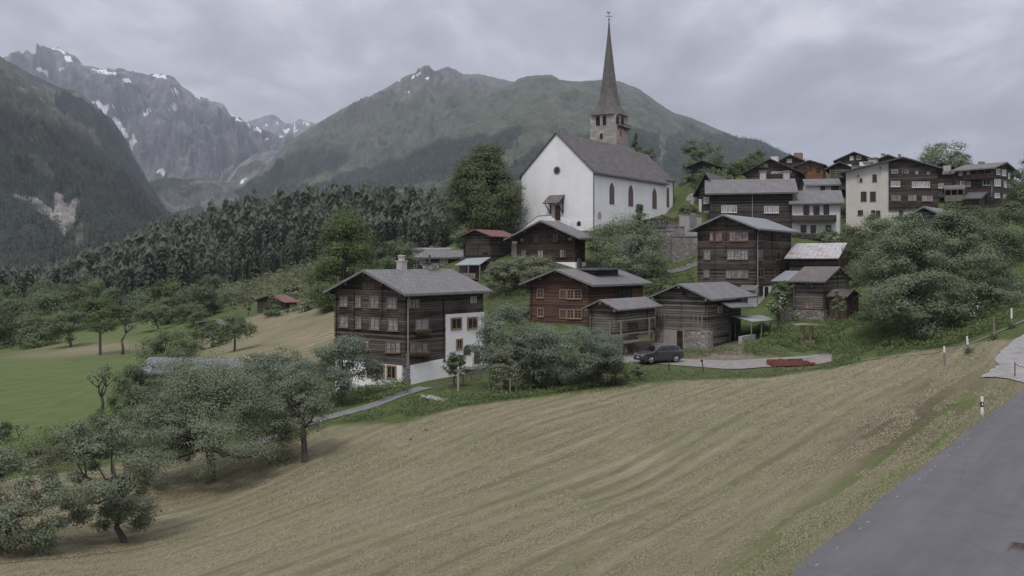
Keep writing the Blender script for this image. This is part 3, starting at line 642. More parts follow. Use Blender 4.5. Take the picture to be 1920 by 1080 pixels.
# ------------------------------------------------------------------ building materials
W_dark = wood('dark_larch_logs', (0.026, 0.023, 0.0215), (0.13, 0.108, 0.092), 0.22, wear=.8)
W_black = wood('black_larch_logs', (0.026, 0.0235, 0.022), (0.098, 0.085, 0.075), 0.22, wear=.7)
W_grey = wood('greyed_barn_logs', (0.037, 0.0335, 0.031), (0.178, 0.16, 0.14), 0.26, wear=.9)
W_red = wood('red_brown_shingle_wall', (0.062, 0.037, 0.031), (0.145, 0.085, 0.068), 0.17, wear=.6)
W_brown = wood('brown_timber', (0.03, 0.02, 0.015), (0.07, 0.046, 0.035), 0.3, wear=.6)
W_orange = wood('orange_brown_boards', (0.13, 0.065, 0.04), (0.24, 0.135, 0.085), 0.16, wear=.6)
W_plank = wood('reddish_upright_planks', (0.06, 0.038, 0.031), (0.14, 0.092, 0.075), 0.2, True, wear=.6)
W_rail = simple('weathered_grey_timber', (0.13, 0.11, 0.09), (0.24, 0.21, 0.18), 4, 0.9, 0.3)
W_trim = simple('dark_timber_trim', (0.035, 0.026, 0.021), (0.06, 0.045, 0.035), 4, 0.85, 0.3)
FR_wood = simple('window_frame_brown', (0.15, 0.095, 0.065), (0.22, 0.15, 0.11), 5, 0.7)
FR_white = simple('window_frame_white', (0.66, 0.65, 0.63), (0.54, 0.53, 0.5), 5, 0.6)
FR_orange = simple('window_frame_tan', (0.3, 0.195, 0.125), (0.23, 0.15, 0.1), 5, 0.75)
FR_pink = simple('window_frame_reddish', (0.24, 0.125, 0.09), (0.18, 0.09, 0.07), 5, 0.75)
def glassmat(name, c, rough=0.12):
    t = NT(name, rough); t.b.inputs['Specular IOR Level'].default_value = 0.5
    n = t.noise(t.coord(), 2.2, 2); oi = t.node('ShaderNodeObjectInfo'); t.color(t.mix(t.math('ADD', t.math('MULTIPLY', t.ramp(n, .4, .6), .5), t.math('MULTIPLY', oi.outputs['Random'], .5)), c, tuple(x * .3 for x in c))); return t.m
G_dark = glassmat('dark_glass', (0.03, 0.033, 0.037))
G_curt = glassmat('curtained_glass', (0.36, 0.36, 0.37), 0.3)
PL_white = simple('white_plaster', (0.78, 0.785, 0.79), (0.7, 0.7, 0.7), 0.55, 0.95, 0.15)
PL_church = simple('church_limewash', (0.74, 0.745, 0.76), (0.62, 0.625, 0.635), 0.28, 0.95, 0.12)
PL_cream = simple('cream_plaster', (0.52, 0.505, 0.465), (0.44, 0.427, 0.39), 0.5, 0.95, 0.12)
PL_grey = simple('off_white_plaster', (0.6, 0.6, 0.58), (0.5, 0.5, 0.48), 0.5, 0.95, 0.12)
R_slate = shingle('grey_slate_shingles', (0.15, 0.148, 0.15), (0.2, 0.198, 0.2), 0.55, 0.34)
R_dark = shingle('dark_stone_slabs', (0.095, 0.09, 0.095), (0.135, 0.13, 0.13), 0.5, 0.3)
R_church = shingle('grey_wooden_shingles', (0.088, 0.082, 0.079), (0.14, 0.132, 0.128), 0.9, 0.5, bumps=0.9)
R_brown = shingle('brownish_slates', (0.13, 0.115, 0.11), (0.17, 0.15, 0.14), 0.5, 0.34)
R_metal = shingle('grey_sheet_metal', (0.2, 0.205, 0.215), (0.23, 0.235, 0.245), 0.6, 30.0, 0.45)
R_pale = shingle('pale_corrugated_sheet', (0.27, 0.31, 0.3), (0.3, 0.335, 0.325), 0.35, 30.0, 0.6)
R_redm = shingle('red_brown_sheet', (0.15, 0.065, 0.06), (0.18, 0.085, 0.075), 0.6, 30.0, 0.6)
def rusty():
    t = NT('rusty_white_sheet', 0.55); uv = t.coord('UV')
    n = t.noise(t.mapping(uv, (0.5, 0.9, 1)), 1.1, 8, 0.7); n2 = t.noise(t.mapping(uv, (3, .5, 1)), 1.2, 6, 0.7)
    wv = t.math('FRACT', t.math('MULTIPLY', t.sep(uv)[0], 1.6)); seam = t.ramp(t.math('ABSOLUTE', t.math('SUBTRACT', wv, .5)), .4, .48)
    c = t.mix(t.ramp(n, .52, .66), (0.37, 0.37, 0.385), (0.17, 0.08, 0.06)); c = t.mix(t.math('MULTIPLY', t.ramp(n2, .5, .66), .6), c, (0.22, 0.11, 0.08))
    c = t.mix(t.math('MULTIPLY', seam, .4), c, (0.1, .07, .06)); t.color(c); t.bump(seam, .4, .04); return t.m
R_rust = rusty()
def stone(name, c1, c2, scale=2.2, mortar=(0.16, 0.15, 0.14)):
    t = NT(name, 0.95); co = t.coord(); x, y, z = t.sep(co); v = t.comb(t.math('ADD', x, y), t.math('MULTIPLY', z, 1.7), 0.0)
    vo = t.node('ShaderNodeTexVoronoi', feature='DISTANCE_TO_EDGE'); t.l.new(v, vo.inputs['Vector']); vo.inputs['Scale'].default_value = scale
    vc = t.node('ShaderNodeTexVoronoi'); t.l.new(v, vc.inputs['Vector']); vc.inputs['Scale'].default_value = scale
    n = t.noise(co, 0.6, 6, .65); g = t.ramp(vo.outputs['Distance'], 0.01, 0.09)
    c = t.mix(t.sep(vc.outputs['Color'])[0], c1, c2); c = t.mix(t.ramp(n, .35, .7), c, t.mix(.5, c, tuple(k * .4 for k in c1)))
    t.color(t.mix(g, mortar, c)); t.bump(t.math('ADD', g, t.math('MULTIPLY', n, .4)), .8, .07); return t.m
ST_rubble = stone('rubble_stone', (0.2, 0.185, 0.17), (0.4, 0.37, 0.34))
ST_grey = stone('grey_retaining_stone', (0.2, 0.192, 0.182), (0.38, 0.365, 0.345), 2.6, (0.15, .143, .135))
def ashlar():
    t = NT('tower_ashlar', 0.95); x, y, z = t.sep(t.coord())
    br = t.node('ShaderNodeTexBrick'); t.l.new(t.comb(t.math('ADD', x, y), z, 0.0), br.inputs['Vector']); br.inputs['Scale'].default_value = 1
    br.inputs['Brick Width'].default_value = 0.9; br.inputs['Row Height'].default_value = 0.42; br.inputs['Mortar Size'].default_value = .03
    br.inputs['Color1'].default_value = (.36, .34, .3, 1); br.inputs['Color2'].default_value = (.24, .225, .205, 1); br.inputs['Mortar'].default_value = (.4, .385, .36, 1)
    n = t.noise(t.coord(), 1.0, 6, .65); c = t.mix(t.ramp(n, .38, .7), br.outputs['Color'], (.2, .19, .17)); t.color(c); t.bump(br.outputs['Fac'], -.5, .04); return t.m
ST_tower = ashlar()
ST_quoin = simple('dark_corner_stone', (0.13, 0.12, 0.125), (0.2, 0.19, 0.19), 3, .9, .4)
CH_plaster = simple('chimney_plaster', (0.42, 0.39, 0.37), (0.32, 0.29, 0.28), 2, .95, .3)
CH_brick = simple('chimney_brick', (0.2, 0.13, 0.11), (0.26, 0.18, 0.15), 3, .95, .3)
M_dark = simple('dark_metal', (0.05, 0.05, 0.053), (0.07, 0.07, 0.073), 3, .5, spec=.5)
M_grey = simple('grey_metal', (0.25, 0.25, 0.26), (0.3, 0.3, 0.31), 3, .45, spec=.5)
BLACK = simple('dark_opening', (0.012, 0.011, 0.011), (0.02, 0.018, 0.017), 2)
FLOWER = leafmat('red_flowers', (0.22, 0.04, 0.04), (0.05, 0.09, 0.03), .1)

FR = {'c1': (960, 0, 2.25), 'c2': (1240, 240, 4.5), 'c3': (1560, 240, 4.5), 'c4': (580, 460, 3.6), 'c5': (740, 360, 3.857), 'c6': (960, 480, 3.857),
      'c7': (1200, 500, 4.174), 'c8': (1280, 380, 4.153), 'p': (0, 0, 1.0), 'd1': (1090, 190, 4.32), 'd2': (960, 360, 6.75), 'd3': (1200, 380, 7.715), 'd8': (1700, 240, 6.0), 'd6': (360, 540, 4.91), 'd5': (780, 650, 8.305)}
def ray_t(O, e, px):
    k = (px - CX) / F; return (k * O[1] - O[0]) / (e[0] - k * e[1])

class House:
    """log house; local x runs right-away (e2), local y left-away (e1); face L is x=0, face R is y=0"""
    def __init__(s, name, label, cat, fr, corner, depth, left, right, tip, apex, base, yaw=54, gable='L', og=.7, oe=.8, wall=None, roof=None, t=.2, group=None, L1=None, L2=None, below=2.0, walltop=None, ridge_at=.5, og2=None, wallname='wall', far_tip=None):
        s.fr = FR[fr]; s.yaw = math.radians(yaw); s.e2 = (math.cos(s.yaw), math.sin(s.yaw)); s.e1 = (-s.e2[1], s.e2[0])
        px = s.X(corner); s.O = ((px - CX) * depth / F, depth); s.z0 = (HY - s.Y(base)) * depth / F
        s.L1 = L1 or ray_t(s.O, s.e1, s.X(left)); s.L2 = L2 or ray_t(s.O, s.e2, s.X(right))
        s.gable, s.og, s.oe = gable, og, oe; og2 = og if og2 is None else og2
        W = s.L1 if gable == 'L' else s.L2; Ln = s.L2 if gable == 'L' else s.L1
        s.W, s.Ln = W, Ln; ra = W * ridge_at; tv = t * 1.15
        pt = (-og, -oe) if gable == 'L' else (-oe, -og)
        pa = (-og, ra) if gable == 'L' else (ra, -og)
        zt = s.zat(*pt, tip); za = s.zat(*pa, apex) - tv
        m = (za - zt) / (ra + oe); s.m, s.zt, s.za, s.ra, s.tv = m, zt, za, ra, tv
        m2 = m * (ra + oe) / (W - ra + oe) if ridge_at != .5 else m
        s.zE = zt + m * oe; s.zE2 = za - m2 * (W - ra)
        s.root = empty(name, (*s.O, s.z0), s.yaw); tag(s.root, label, cat, group)
        s.wallm = wall
        B = -below
        top = s.zE + .03; top2 = s.zE2 + .03
        b = MB(); poly = [(0, B), (W, B), (W, top2), (ra, za + .03), (0, top)]
        b.prism(poly, lambda a, z: s.loc(0, a, z), lambda a, z: s.loc(Ln, a, z))
        s.wall = b.build(wallname, wall, s.root)
        # roof: two slabs meeting at the ridge, with metre UVs (along ridge, down slope)
        b = MB(); l0, l1 = -og, Ln + og2
        for (a0, z_0, a1, z_1) in ((-oe, zt, ra, za), (W + oe, za - m2 * (W - ra + oe), ra, za)):
            sl = math.hypot(a1 - a0, z_1 - z_0)
            q = [s.loc(l0, a0, z_0 + tv), s.loc(l1, a0, z_0 + tv), s.loc(l1, a1, z_1 + tv), s.loc(l0, a1, z_1 + tv)]
            b.poly(q, [(l0, sl), (l1, sl), (l1, 0), (l0, 0)])
            lo = [s.loc(l0, a0, z_0), s.loc(l1, a0, z_0), s.loc(l1, a1, z_1), s.loc(l0, a1, z_1)]
            b.poly(lo[::-1], [(0, 0)] * 4)
            for k in (0, 1, 3):
                k2 = (k + 1) % 4; b.poly([lo[k], lo[k2], q[k2], q[k]], [(l0, sl), (l1, sl), (l1, sl - .02), (l0, sl - .02)])
        s.roof = b.build('roof', roof, s.root, fix=False)
    def X(s, x): return s.fr[0] + x / s.fr[2]
    def Y(s, y): return s.fr[1] + y / s.fr[2]
    def loc(s, l, a, z): return (l, a, z) if s.gable == 'L' else (a, l, z)
    def depth(s, x, y): return s.O[1] + x * s.e2[1] + y * s.e1[1]
    def zat(s, x, y, py): return (HY - s.Y(py)) * s.depth(x, y) / F - s.z0
    def on(s, face, px, py, off=0.0):
        """photo point -> (run, height) on a face; off moves the face outwards"""
        X = s.X(px)
        if face == 'L':
            O = (s.O[0] - off * s.e2[0], s.O[1] - off * s.e2[1]); a = ray_t(O, s.e1, X); return a, s.zat(-off, a, py)
        O = (s.O[0] - off * s.e1[0], s.O[1] - off * s.e1[1]); a = ray_t(O, s.e2, X); return a, s.zat(a, -off, py)
    def fn(s, face, base=0.0):
        return (lambda a, z, o: (-o - base, a, z)) if face == 'L' else (lambda a, z, o: (a, -o - base, z))
    def rect(s, face, r, off=0.0):
        a0, z1 = s.on(face, r[0], r[1], off); a1, z0 = s.on(face, r[2], r[3], off)
        mid = s.on(face, (r[0] + r[2]) / 2, r[1], off)[1], s.on(face, (r[0] + r[2]) / 2, r[3], off)[1]
        return min(a0, a1), mid[1], max(a0, a1), mid[0]
    def slab(s, name, face, r, mat, o0=0.0, o1=.06, parent=None):
        a0, z0, a1, z1 = s.rect(face, r); b = MB(); b.box((a0, z0, o0), (a1, z1, o1), s.fn(face)); return b.build(name, mat, parent or s.root)
    def win(s, face, r, frame=None, pane=None, nv=1, nh=1, sill=True, fw=.09, off=0.0, name='window', box=False):
        a0, z0, a1, z1 = s.rect(face, r, off); g = s.fn(face, off); frame = frame or FR_wood; b = MB()
        b.box((a0 - fw, z0 - fw, 0), (a0, z1 + fw, .09), g); b.box((a1, z0 - fw, 0), (a1 + fw, z1 + fw, .09), g)
        b.box((a0, z1, 0), (a1, z1 + fw, .09), g); b.box((a0, z0 - fw, 0), (a1, z0, .09), g)
        for k in range(nv):
            c = a0 + (a1 - a0) * (k + 1) / (nv + 1); b.box((c - .03, z0, 0), (c + .03, z1, .065), g)
        for k in range(nh):
            c = z0 + (z1 - z0) * (k + 1) / (nh + 1); b.box((a0, c - .018, 0), (a1, c + .018, .05), g)
        w = b.build(name, frame, s.root)
        b = MB(); b.box((a0, z0, .005), (a1, z1, .022), g); b.build('pane', pane or G_curt, w)
        if sill:
            b = MB(); b.box((a0 - fw - .05, z0 - fw - .07, 0), (a1 + fw + .05, z0 - fw - .003, .16), g); b.build('sill', frame, w)
        if box:
            b = MB(); b.box((a0 - .1, z0 - fw - .3, .17), (a1 + .1, z0 - fw - .06, .38), g); b.build('flower_box', W_trim, w)
            rr = random.Random(int(r[0])); b = MB()
            for k in range(60):
                a = rr.uniform(a0 - .1, a1 + .1); z = z0 - fw - .05 + rr.uniform(-.05, .16); o = rr.uniform(.15, .42); e_ = .06
                b.poly([g(a - e_, z, o), g(a, z - e_, o + .03), g(a + e_, z, o), g(a, z + e_, o - .02)])
            b.build('foliage', FLOWER, w, fix=False)  # the flowers of the box: red blossoms mixed with green leaves
        return w
    def row(s, face, r, n, gap=.12, **kw):
        w = (r[2] - r[0]) / n
        for k in range(n): s.win(face, (r[0] + w * k + w * gap / 2, r[1], r[0] + w * (k + 1) - w * gap / 2, r[3]), **kw)
    def band(s, name, face, px, mat, w=.24, o=.12, z0=None, z1=None):
        """a vertical strip of crossed log ends"""
        a = s.on(face, px, 0)[0]; g = s.fn(face); b = MB(); rr = random.Random(int(px)); z = -0.4 if z0 is None else z0
        top = z1
        if top is None:
            if (face == 'L') == (s.gable == 'L'): top = (s.zE + s.m * a) if a < s.ra else s.za - s.m * (a - s.ra)
            else: top = s.zE
            top -= .12
        while z < top:
            h = min(.21, top - z); b.box((a - w / 2, z, 0), (a + w / 2, z + h - .035, o + rr.uniform(-.03, .04)), g); z += .22
        return b.build(name, mat, s.root)
    def chimney(s, px, top, w=.8, mat=None, a=None, cap=True, d=None):
        """stands on the ridge (or at across-position a)"""
        a = s.ra if a is None else a; X = s.X(px)
        if s.gable == 'L':
            O = (s.O[0] + a * s.e1[0], s.O[1] + a * s.e1[1]); l = ray_t(O, s.e2, X)
        else:
            O = (s.O[0] + a * s.e2[0], s.O[1] + a * s.e2[1]); l = ray_t(O, s.e1, X)
        x, y, _ = s.loc(l, a, 0); zt = s.zat(x, y, top); zb = s.za - s.m * abs(a - s.ra) - .4; w /= 2; d = (d or w * 2) / 2
        b = MB(); b.box((x - w, y - d, zb), (x + w, y + d, zt)); c = b.build('chimney', mat or CH_plaster, s.roof)
        return c, (x, y, zt, w, d)
    def pipe(s, l, a, px_top, r=.1):
        x, y, _ = s.loc(l, a, 0); zb = s.za - s.m * abs(a - s.ra); b = MB(); b.bar((x, y, zb - .2), (x, y, s.zat(x, y, px_top)), r, n=8); return b.build('flue_pipe', M_dark, s.roof)
    def downpipe(s, face, px, z0, z1=None):
        a = s.on(face, px, 0)[0]; g = s.fn(face); b = MB(); z1 = s.zE - .15 if z1 is None else z1
        b.bar(g(a, z0, .16), g(a, z1 - .5, .16), .055); b.bar(g(a, z1 - .5, .16), g(a, z1 + .1, s.oe * .8), .055); return b.build('downpipe', M_grey, s.root)
    def gutter(s):
        b = MB(); p, q = s.loc(-s.og * .9, -s.oe - .06, s.zt + .02), s.loc(s.Ln + s.og * .9, -s.oe - .06, s.zt + .02); b.bar(p, q, .075); return b.build('gutter', M_dark, s.root)
    def plinth(s, top, mat=None, out=.05, name='plinth', below=2.6):
        b = MB(); b.box((-out, -out, -below), (s.L2 + out, s.L1 + out, top)); return b.build(name, mat or PL_white, s.root)
    def beams(s, n=2, mat=None):
        """purlin ends under the gable verge"""
        for k in range(-n, n + 1):
            a = s.ra + k * (s.W / 2 + s.oe * .3) / max(n, 1) * .96; z = s.za - s.m * abs(a - s.ra) - .1
            b = MB(); b.box((-s.og * .92, a - .11, z - .22), (.05, a + .11, z), lambda l, a_, z_: s.loc(l, a_, z_)); b.build('purlin', mat or W_trim, s.root)
    def skirt(s, name, face, r, o, h, mat_deck=None, mat=None, posts=4, rails=None):
        """balcony: deck, posts and a boarded or railed parapet; r = photo rect of the parapet"""
        a0, z0, a1, z1 = s.rect(face, r, o); g = s.fn(face); b = MB()
        b.box((a0, z0 - .12, 0), (a1, z0, o), g)
        if rails:
            for k in range(rails): z = z0 + (z1 - z0) * (k + 1) / rails; b.box((a0, z - .06, o - .08), (a1, z + .05, o - .01), g)
        else:
            b.box((a0, z0, o - .07), (a1, z1, o - .01), g); b.box((a0, z0, .02), (a0 + .06, z1, o - .071), g); b.box((a1 - .06, z0, .02), (a1, z1, o - .071), g)
        for k in range(posts):
            a = a0 + .06 + (a1 - a0 - .12) * k / (posts - 1); b.box((a - .055, z0 - .12, o - .005), (a + .055, z1 + h, o + .1), g)
        return b.build(name, mat or W_black, s.root)
    def lean(s, name, corners, mat, th=.1):
        """a roof pane through four local points (near-left, near-right, far-right, far-left)"""
        b = MB(); p = [Vector(c) for c in corners]; up = Vector((0, 0, th)); u = (p[1] - p[0]).length; v = (p[3] - p[0]).length
        b.poly([c + up for c in p], [(0, v), (u, v), (u, 0), (0, 0)]); b.poly(p[::-1], [(0, 0)] * 4)
        for k in range(4): k2 = (k + 1) % 4; b.poly([p[k], p[k2], p[k2] + up, p[k] + up], [(0, 0), (u, 0), (u, .02), (0, .02)])
        return b.build(name, mat, s.root, fix=False)
    def lp(s, px, py, x=None, y=None):
        """photo point -> local point on the vertical plane x=const or y=const"""
        X = s.X(px)
        if y is None:
            O = (s.O[0] + x * s.e2[0], s.O[1] + x * s.e2[1]); y = ray_t(O, s.e1, X)
        else:
            O = (s.O[0] + y * s.e1[0], s.O[1] + y * s.e1[1]); x = ray_t(O, s.e2, X)
        return (x, y, s.zat(x, y, py))

def arch_poly(w, h, pointed=True, n=6):
    pts = [(-w / 2, 0), (w / 2, 0)]
    hs = h - (w * .85 if pointed else w / 2)
    for k in range(n + 1):
        t_ = k / n
        if pointed:   # right arc from springing to apex
            ang = t_ * math.radians(62); pts.append((w / 2 - w * (1 - math.cos(ang)) * .94, hs + w * math.sin(ang) * .96))
        else: pts.append((w / 2 * math.cos(t_ * math.pi), hs + w / 2 * math.sin(t_ * math.pi)))
    if pointed: pts += [(-x, z) for x, z in pts[-2:1:-1]]
    return pts
def arch_win(H, face, r, frame, pane, pointed=True, off=0.0, fw=.16, name='window', parent=None, mull=True):
    a0, z0, a1, z1 = H.rect(face, r, off); g = H.fn(face, off); w, h, c = a1 - a0, z1 - z0, (a0 + a1) / 2
    b = MB(); b.prism([(x, z) for x, z in arch_poly(w + 2 * fw, h + fw, pointed)], lambda x, z: g(c + x, z0 + z - fw * .4, 0), lambda x, z: g(c + x, z0 + z - fw * .4, .04))
    f = b.build(name, frame, parent or H.root)
    b = MB(); b.prism(arch_poly(w, h, pointed), lambda x, z: g(c + x, z0 + z, .02), lambda x, z: g(c + x, z0 + z, .055))
    b.build('pane', pane, f)
    if mull:
        b = MB(); b.box((c - .045, z0, .05), (c + .045, z1 - w * .5, .09), g); z = z0 + .6
        while z < z1 - w * .5: b.box((a0, z - .02, .05), (a1, z + .02, .075), g); z += .6
        b.build('mullion', frame, f)
    return f
def lathe(b, prof, c, n=12, square=None):
    """prof = [(radius, z)]; square(k) in 0..1 blends a square section into a round one"""
    i0 = len(b.v)
    for j, (r, z) in enumerate(prof):
        for k in range(n):
            t_ = 2 * math.pi * (k + .5) / n; sq = square(j) if square else 0
            q = r / max(abs(math.cos(t_)), abs(math.sin(t_))); rr = r * (1 - sq) + q * sq
            b.v.append((c[0] + rr * math.cos(t_), c[1] + rr * math.sin(t_), c[2] + z))
    for j in range(len(prof) - 1):
        for k in range(n):
            k2 = (k + 1) % n; b.f.append((i0 + j * n + k, i0 + j * n + k2, i0 + (j + 1) * n + k2, i0 + (j + 1) * n + k))

# ------------------------------------------------------------------ the big dark log house on a white base
H = House('log_house', 'large dark log house with a white plastered base and three rows of curtained windows', 'house', 'c4', 655, 80, 178, 1175, 345, 163, 945, wall=W_dark, roof=R_slate, og=.95, oe=.75, og2=.5)
zp = H.on('L', 655, 815)[1]
b = MB(); b.prism([(0, -3.2), (H.L1, -3.2), (H.L1, zp + .05), (0, zp)], lambda a, z: (-.06, a, z), lambda a, z: (.5, a, z)); H.front_base = b.build('plinth', PL_white, H.root)
b = MB(); aw = H.on('R', 915, 600)[0]; b.prism([(-.06, -2.5), (aw + .1, -2.5), (aw + .1, zp + .25), (-.06, zp)], lambda a, z: (a, -.061, z), lambda a, z: (a, .5, z)); b.build('plinth', PL_white, H.root)
zw = H.on('R', 960, 464)[1]; b = MB(); b.box((aw, -.09, -2.5), (H.L2 + .05, 1.2, zw)); b.build('plaster_wall', PL_white, H.root)
for k in range(11):
    z = -.1 + k * .27; w = (.34, .2)[k % 2]
    b = MB(); b.box((-.12, -.12, z), (w * (1.7 if k % 2 else 1), w, z + .2)); b.build('quoin', ST_quoin, H.root)
H.row('L', (362, 258, 446, 290), 3, nh=0, sill=False, fw=.05, pane=G_dark, gap=.35)
for r in ((210, 347, 258, 405), (318, 350, 347, 412), (412, 350, 468, 415), (530, 355, 592, 420), (210, 482, 262, 547), (320, 490, 350, 555), (415, 495, 472, 562), (538, 500, 597, 570)):
    H.win('L', r, nv=1, nh=2, fw=.08)
H.row('L', (208, 630, 288, 690), 3, nv=0, nh=2, fw=.06); H.row('L', (348, 640, 405, 700), 2, nv=0, nh=2, fw=.06); H.row('L', (520, 655, 616, 718), 3, nv=0, nh=2, fw=.07)
for r in ((395, 800, 428, 880), (457, 810, 503, 885), (532, 818, 582, 893)): H.win('L', r, FR_orange, G_dark, nv=1, nh=0, off=.06, sill=False, fw=.13)
H.row('R', (668, 368, 738, 418), 3, nv=0, nh=2, fw=.06); H.win('R', (716, 503, 800, 566), nv=1, nh=2, box=True); H.row('R', (678, 662, 798, 720), 3, nv=0, nh=2, fw=.08, box=True)
H.row('R', (1083, 348, 1128, 388), 2, frame=FR_white, nv=0, nh=0, sill=False, fw=.03, gap=.4); H.row('R', (1040, 360, 1065, 395), 2, frame=FR_pink, nv=0, nh=0, sill=False, fw=.03, gap=.4, pane=G_dark)
for r in ((960, 497, 1020, 560), (1070, 493, 1127, 556), (996, 640, 1026, 695)): H.win('R', r, FR_orange, G_dark, nv=1, nh=0, off=.09, sill=False, fw=.15)
arch_win(H, 'R', (1043, 674, 1084, 738), ST_quoin, simple('brown_door', (0.1, 0.06, 0.045)), False, .09, .08, 'niche', mull=False)
arch_win(H, 'R', (945, 772, 990, 860), FR_orange, BLACK, False, .09, .14, 'cellar_door', mull=False)
d = H.slab('door', 'R', (1105, 712, 1143, 800), simple('brown_door_leaf', (0.11, 0.07, 0.055)), .09, .14); b = MB(); a0, z0, a1, z1 = H.rect('R', (1105, 712, 1143, 800)); b.box((a0 + .08, z0 + .9, .141), (a0 + .13, z0 + 1.05, .19), H.fn('R')); b.build('handle', M_dark, d)
b = MB(); g = H.fn('R'); b.box((a0 - 1.6, z0 - .3, .1), (a1 + .8, z0 - .05, 1.3), g); b.box((a0 - 1.2, z0 - 1.0, .1), (a1 + .5, z0 - .3, 1.1), g); b.build('step', concrete, H.root)
b = MB()
for k in range(4): b.box((a0 - 1.6, z0 - .05 + k * .28, 1.22), (a0 + .2, z0 - .02 + k * .28, 1.25), g)
for k in range(3): b.box((a0 - 1.6 + k * .85, z0 - .05, 1.22), (a0 - 1.57 + k * .85, z0 + .84, 1.25), g)
b.build('railing', M_dark, H.root)
for px in (300, 490): H.band('log_ends', 'L', px, W_dark, z0=zp + (1.2 if px == 300 else 4.2))
H.band('log_ends', 'R', 907, W_dark, z0=zp); H.band('log_ends', 'L', 648, W_dark, z0=zp, o=.16); H.band('log_ends', 'L', 180, W_dark, z0=zp)
c, (x, y, zt, w, dd) = H.chimney(624, 110, .72); b = MB(); b.box((x - .42, y - .42, zt), (x + .42, y + .42, zt + .1)); b.bar((x, y, zt + .1), (x, y, zt + .5), .34, .32, 10); b.bar((x, y, zt + .5), (x, y, zt + .62), .4, .36, 10); b.build('chimney_cap', CH_plaster, c)
c, (x, y, zt, w, dd) = H.chimney(820, 122, 1.15, ST_rubble); b = MB(); b.box((x - .72, y - .55, zt), (x + .72, y + .55, zt + .12)); b.build('chimney_cap', R_dark, c)
H.pipe(H.L2 * .74, H.ra, 62); H.downpipe('R', 657, zp - .2); H.gutter(); H.beams(2)

# ------------------------------------------------------------------ red-brown house
H = House('shingled_house', 'red brown house with tan window frames, grey slate roof and a dormer', 'house', 'c6', 563, 100, 135, 945, 224, 92, 505, wall=W_red, roof=R_slate, og=1.0, oe=1.0, og2=.8)
for r in ((186, 243, 226, 297), (190, 380, 226, 432)): H.win('L', r, FR_orange, G_dark, nv=1, nh=1)
for y0, y1 in ((248, 304), (392, 446)):
    H.win('L', (350, y0, 392, y1), FR_orange, simple('closed_shutter', (0.085, 0.075, 0.075)), nv=0, nh=0, sill=False); H.win('L', (404, y0, 445, y1), FR_orange, G_dark, nv=1, nh=2); H.win('L', (456, y0, 500, y1), FR_orange, G_dark, nv=1, nh=2)
H.win('L', (378, 166, 396, 178), FR_pink, G_dark, nv=0, nh=0, sill=False, fw=.03)
H.row('R', (740, 248, 862, 300), 4, nv=0, nh=0, pane=G_dark, frame=W_trim); b = H.slab('boarding', 'R', (868, 235, 945, 330), W_orange, .0, .05)
H.band('log_ends', 'L', 138, W_red, o=.2); H.band('log_ends', 'L', 553, W_red, o=.14); H.beams(2)
for k in range(9):
    l = .3 + k * (H.L2 - .6) / 8; b = MB(); b.box((l - .06, -H.oe * .95, H.zt + .0), (l + .06, 0, H.zt + .02 + .12)); b.build('rafter_end', W_rail, H.root)
# dormer: flat roofed box on the near slope
p = H.lp(570, 118, y=H.ra * .55); q = H.lp(740, 110, y=H.ra * .55)
b = MB(); x0, x1 = p[0], q[0]; zr_ = H.za + .05; b.box((x0, H.ra * .42, H.za - 2.1), (x1, H.ra * 1.0, zr_)); dm = b.build('dormer', W_brown, H.roof); b = MB(); b.box((x0 - .4, H.ra * .25, zr_ + .003), (x1 + .4, H.ra + .2, zr_ + .2)); b.build('dormer_roof', R_metal, dm)
b = MB(); b.box((x0 + .6, H.ra * .42 - .05, H.za - 1.0), (x1 - .4, H.ra * .42 - .002, H.za - .25)); b.build('dormer_window', G_dark, dm); H.pipe(q[0] + .9, H.ra * .62, 130, .16); H.gutter()

# ------------------------------------------------------------------ granary on stilts
H = House('granary', 'small log granary raised on stilts with open railed platforms beside the parked car', 'granary', 'c6', 757, 90, 567, 1033, 398, 314, 650, wall=W_grey, roof=R_slate, og=.75, oe=.6, t=.14, below=-.75)
zl = H.on('L', 757, 640)[1]
b = MB()
for x in (.25, H.L2 * .5, H.L2 - .25):
    for y in (.25, H.L1 - .25):
        b = MB(); b.bar((x, y, -1.5), (x, y, .62), .17, .1, 8); st_ = b.build('stilt', W_rail, H.root); b = MB(); b.bar((x, y, .62), (x, y, .74), .38, .38, 9); b.build('stone_disc', ST_quoin, st_)
o = 1.0
for nm, (ya, yb) in (('platform', (632, 0)),): pass
a0, a1 = H.on('R', 735, 470, o)[0], H.on('R', 1035, 470, o)[0]
g = H.fn('R')
z_lo, z_mid, z_hi = H.on('R', 800, 632, o)[1], H.on('R', 800, 570, o)[1], H.on('R', 800, 470, o)[1]
b = MB(); b.box((a0, z_lo - .08, .02), (a1 - .6, z_lo + .06, o), g); b.build('platform', W_rail, H.root)
for z in (z_mid, z_hi): b = MB(); b.box((a0, z - .05, o - .1), (a1 - (0 if z == z_hi else .5), z + .07, o), g); b.build('rail', W_rail, H.root)
for px in (785, 990): a = H.on('R', px, 500, o)[0]; b = MB(); b.box((a - .08, -1.2 if px == 785 else z_lo - .1, o), (a + .08, z_hi, o + .12), g); b.build('post', W_rail, H.root)
a = H.on('L', 710, 500, .5)[0]; b = MB(); b.box((-.58, a - .07, z_lo - .3), (-.45, a + .07, z_hi)); b.build('post', W_rail, H.root)
b = MB(); b.box((-.45, -.3, z_lo), (-.02, H.L1 * .35, z_lo + .08)); b.build('platform', W_rail, H.root)
H.slab('door', 'R', (840, 480, 910, 625), W_black, .0, .05); H.band('log_ends', 'L', 748, W_grey, o=.2, z0=.8); H.band('log_ends', 'L', 572, W_grey, o=.2, z0=.8); H.band('log_ends', 'R', 975, W_grey, o=.2, z0=.8); H.beams(1, W_rail); H.gutter()

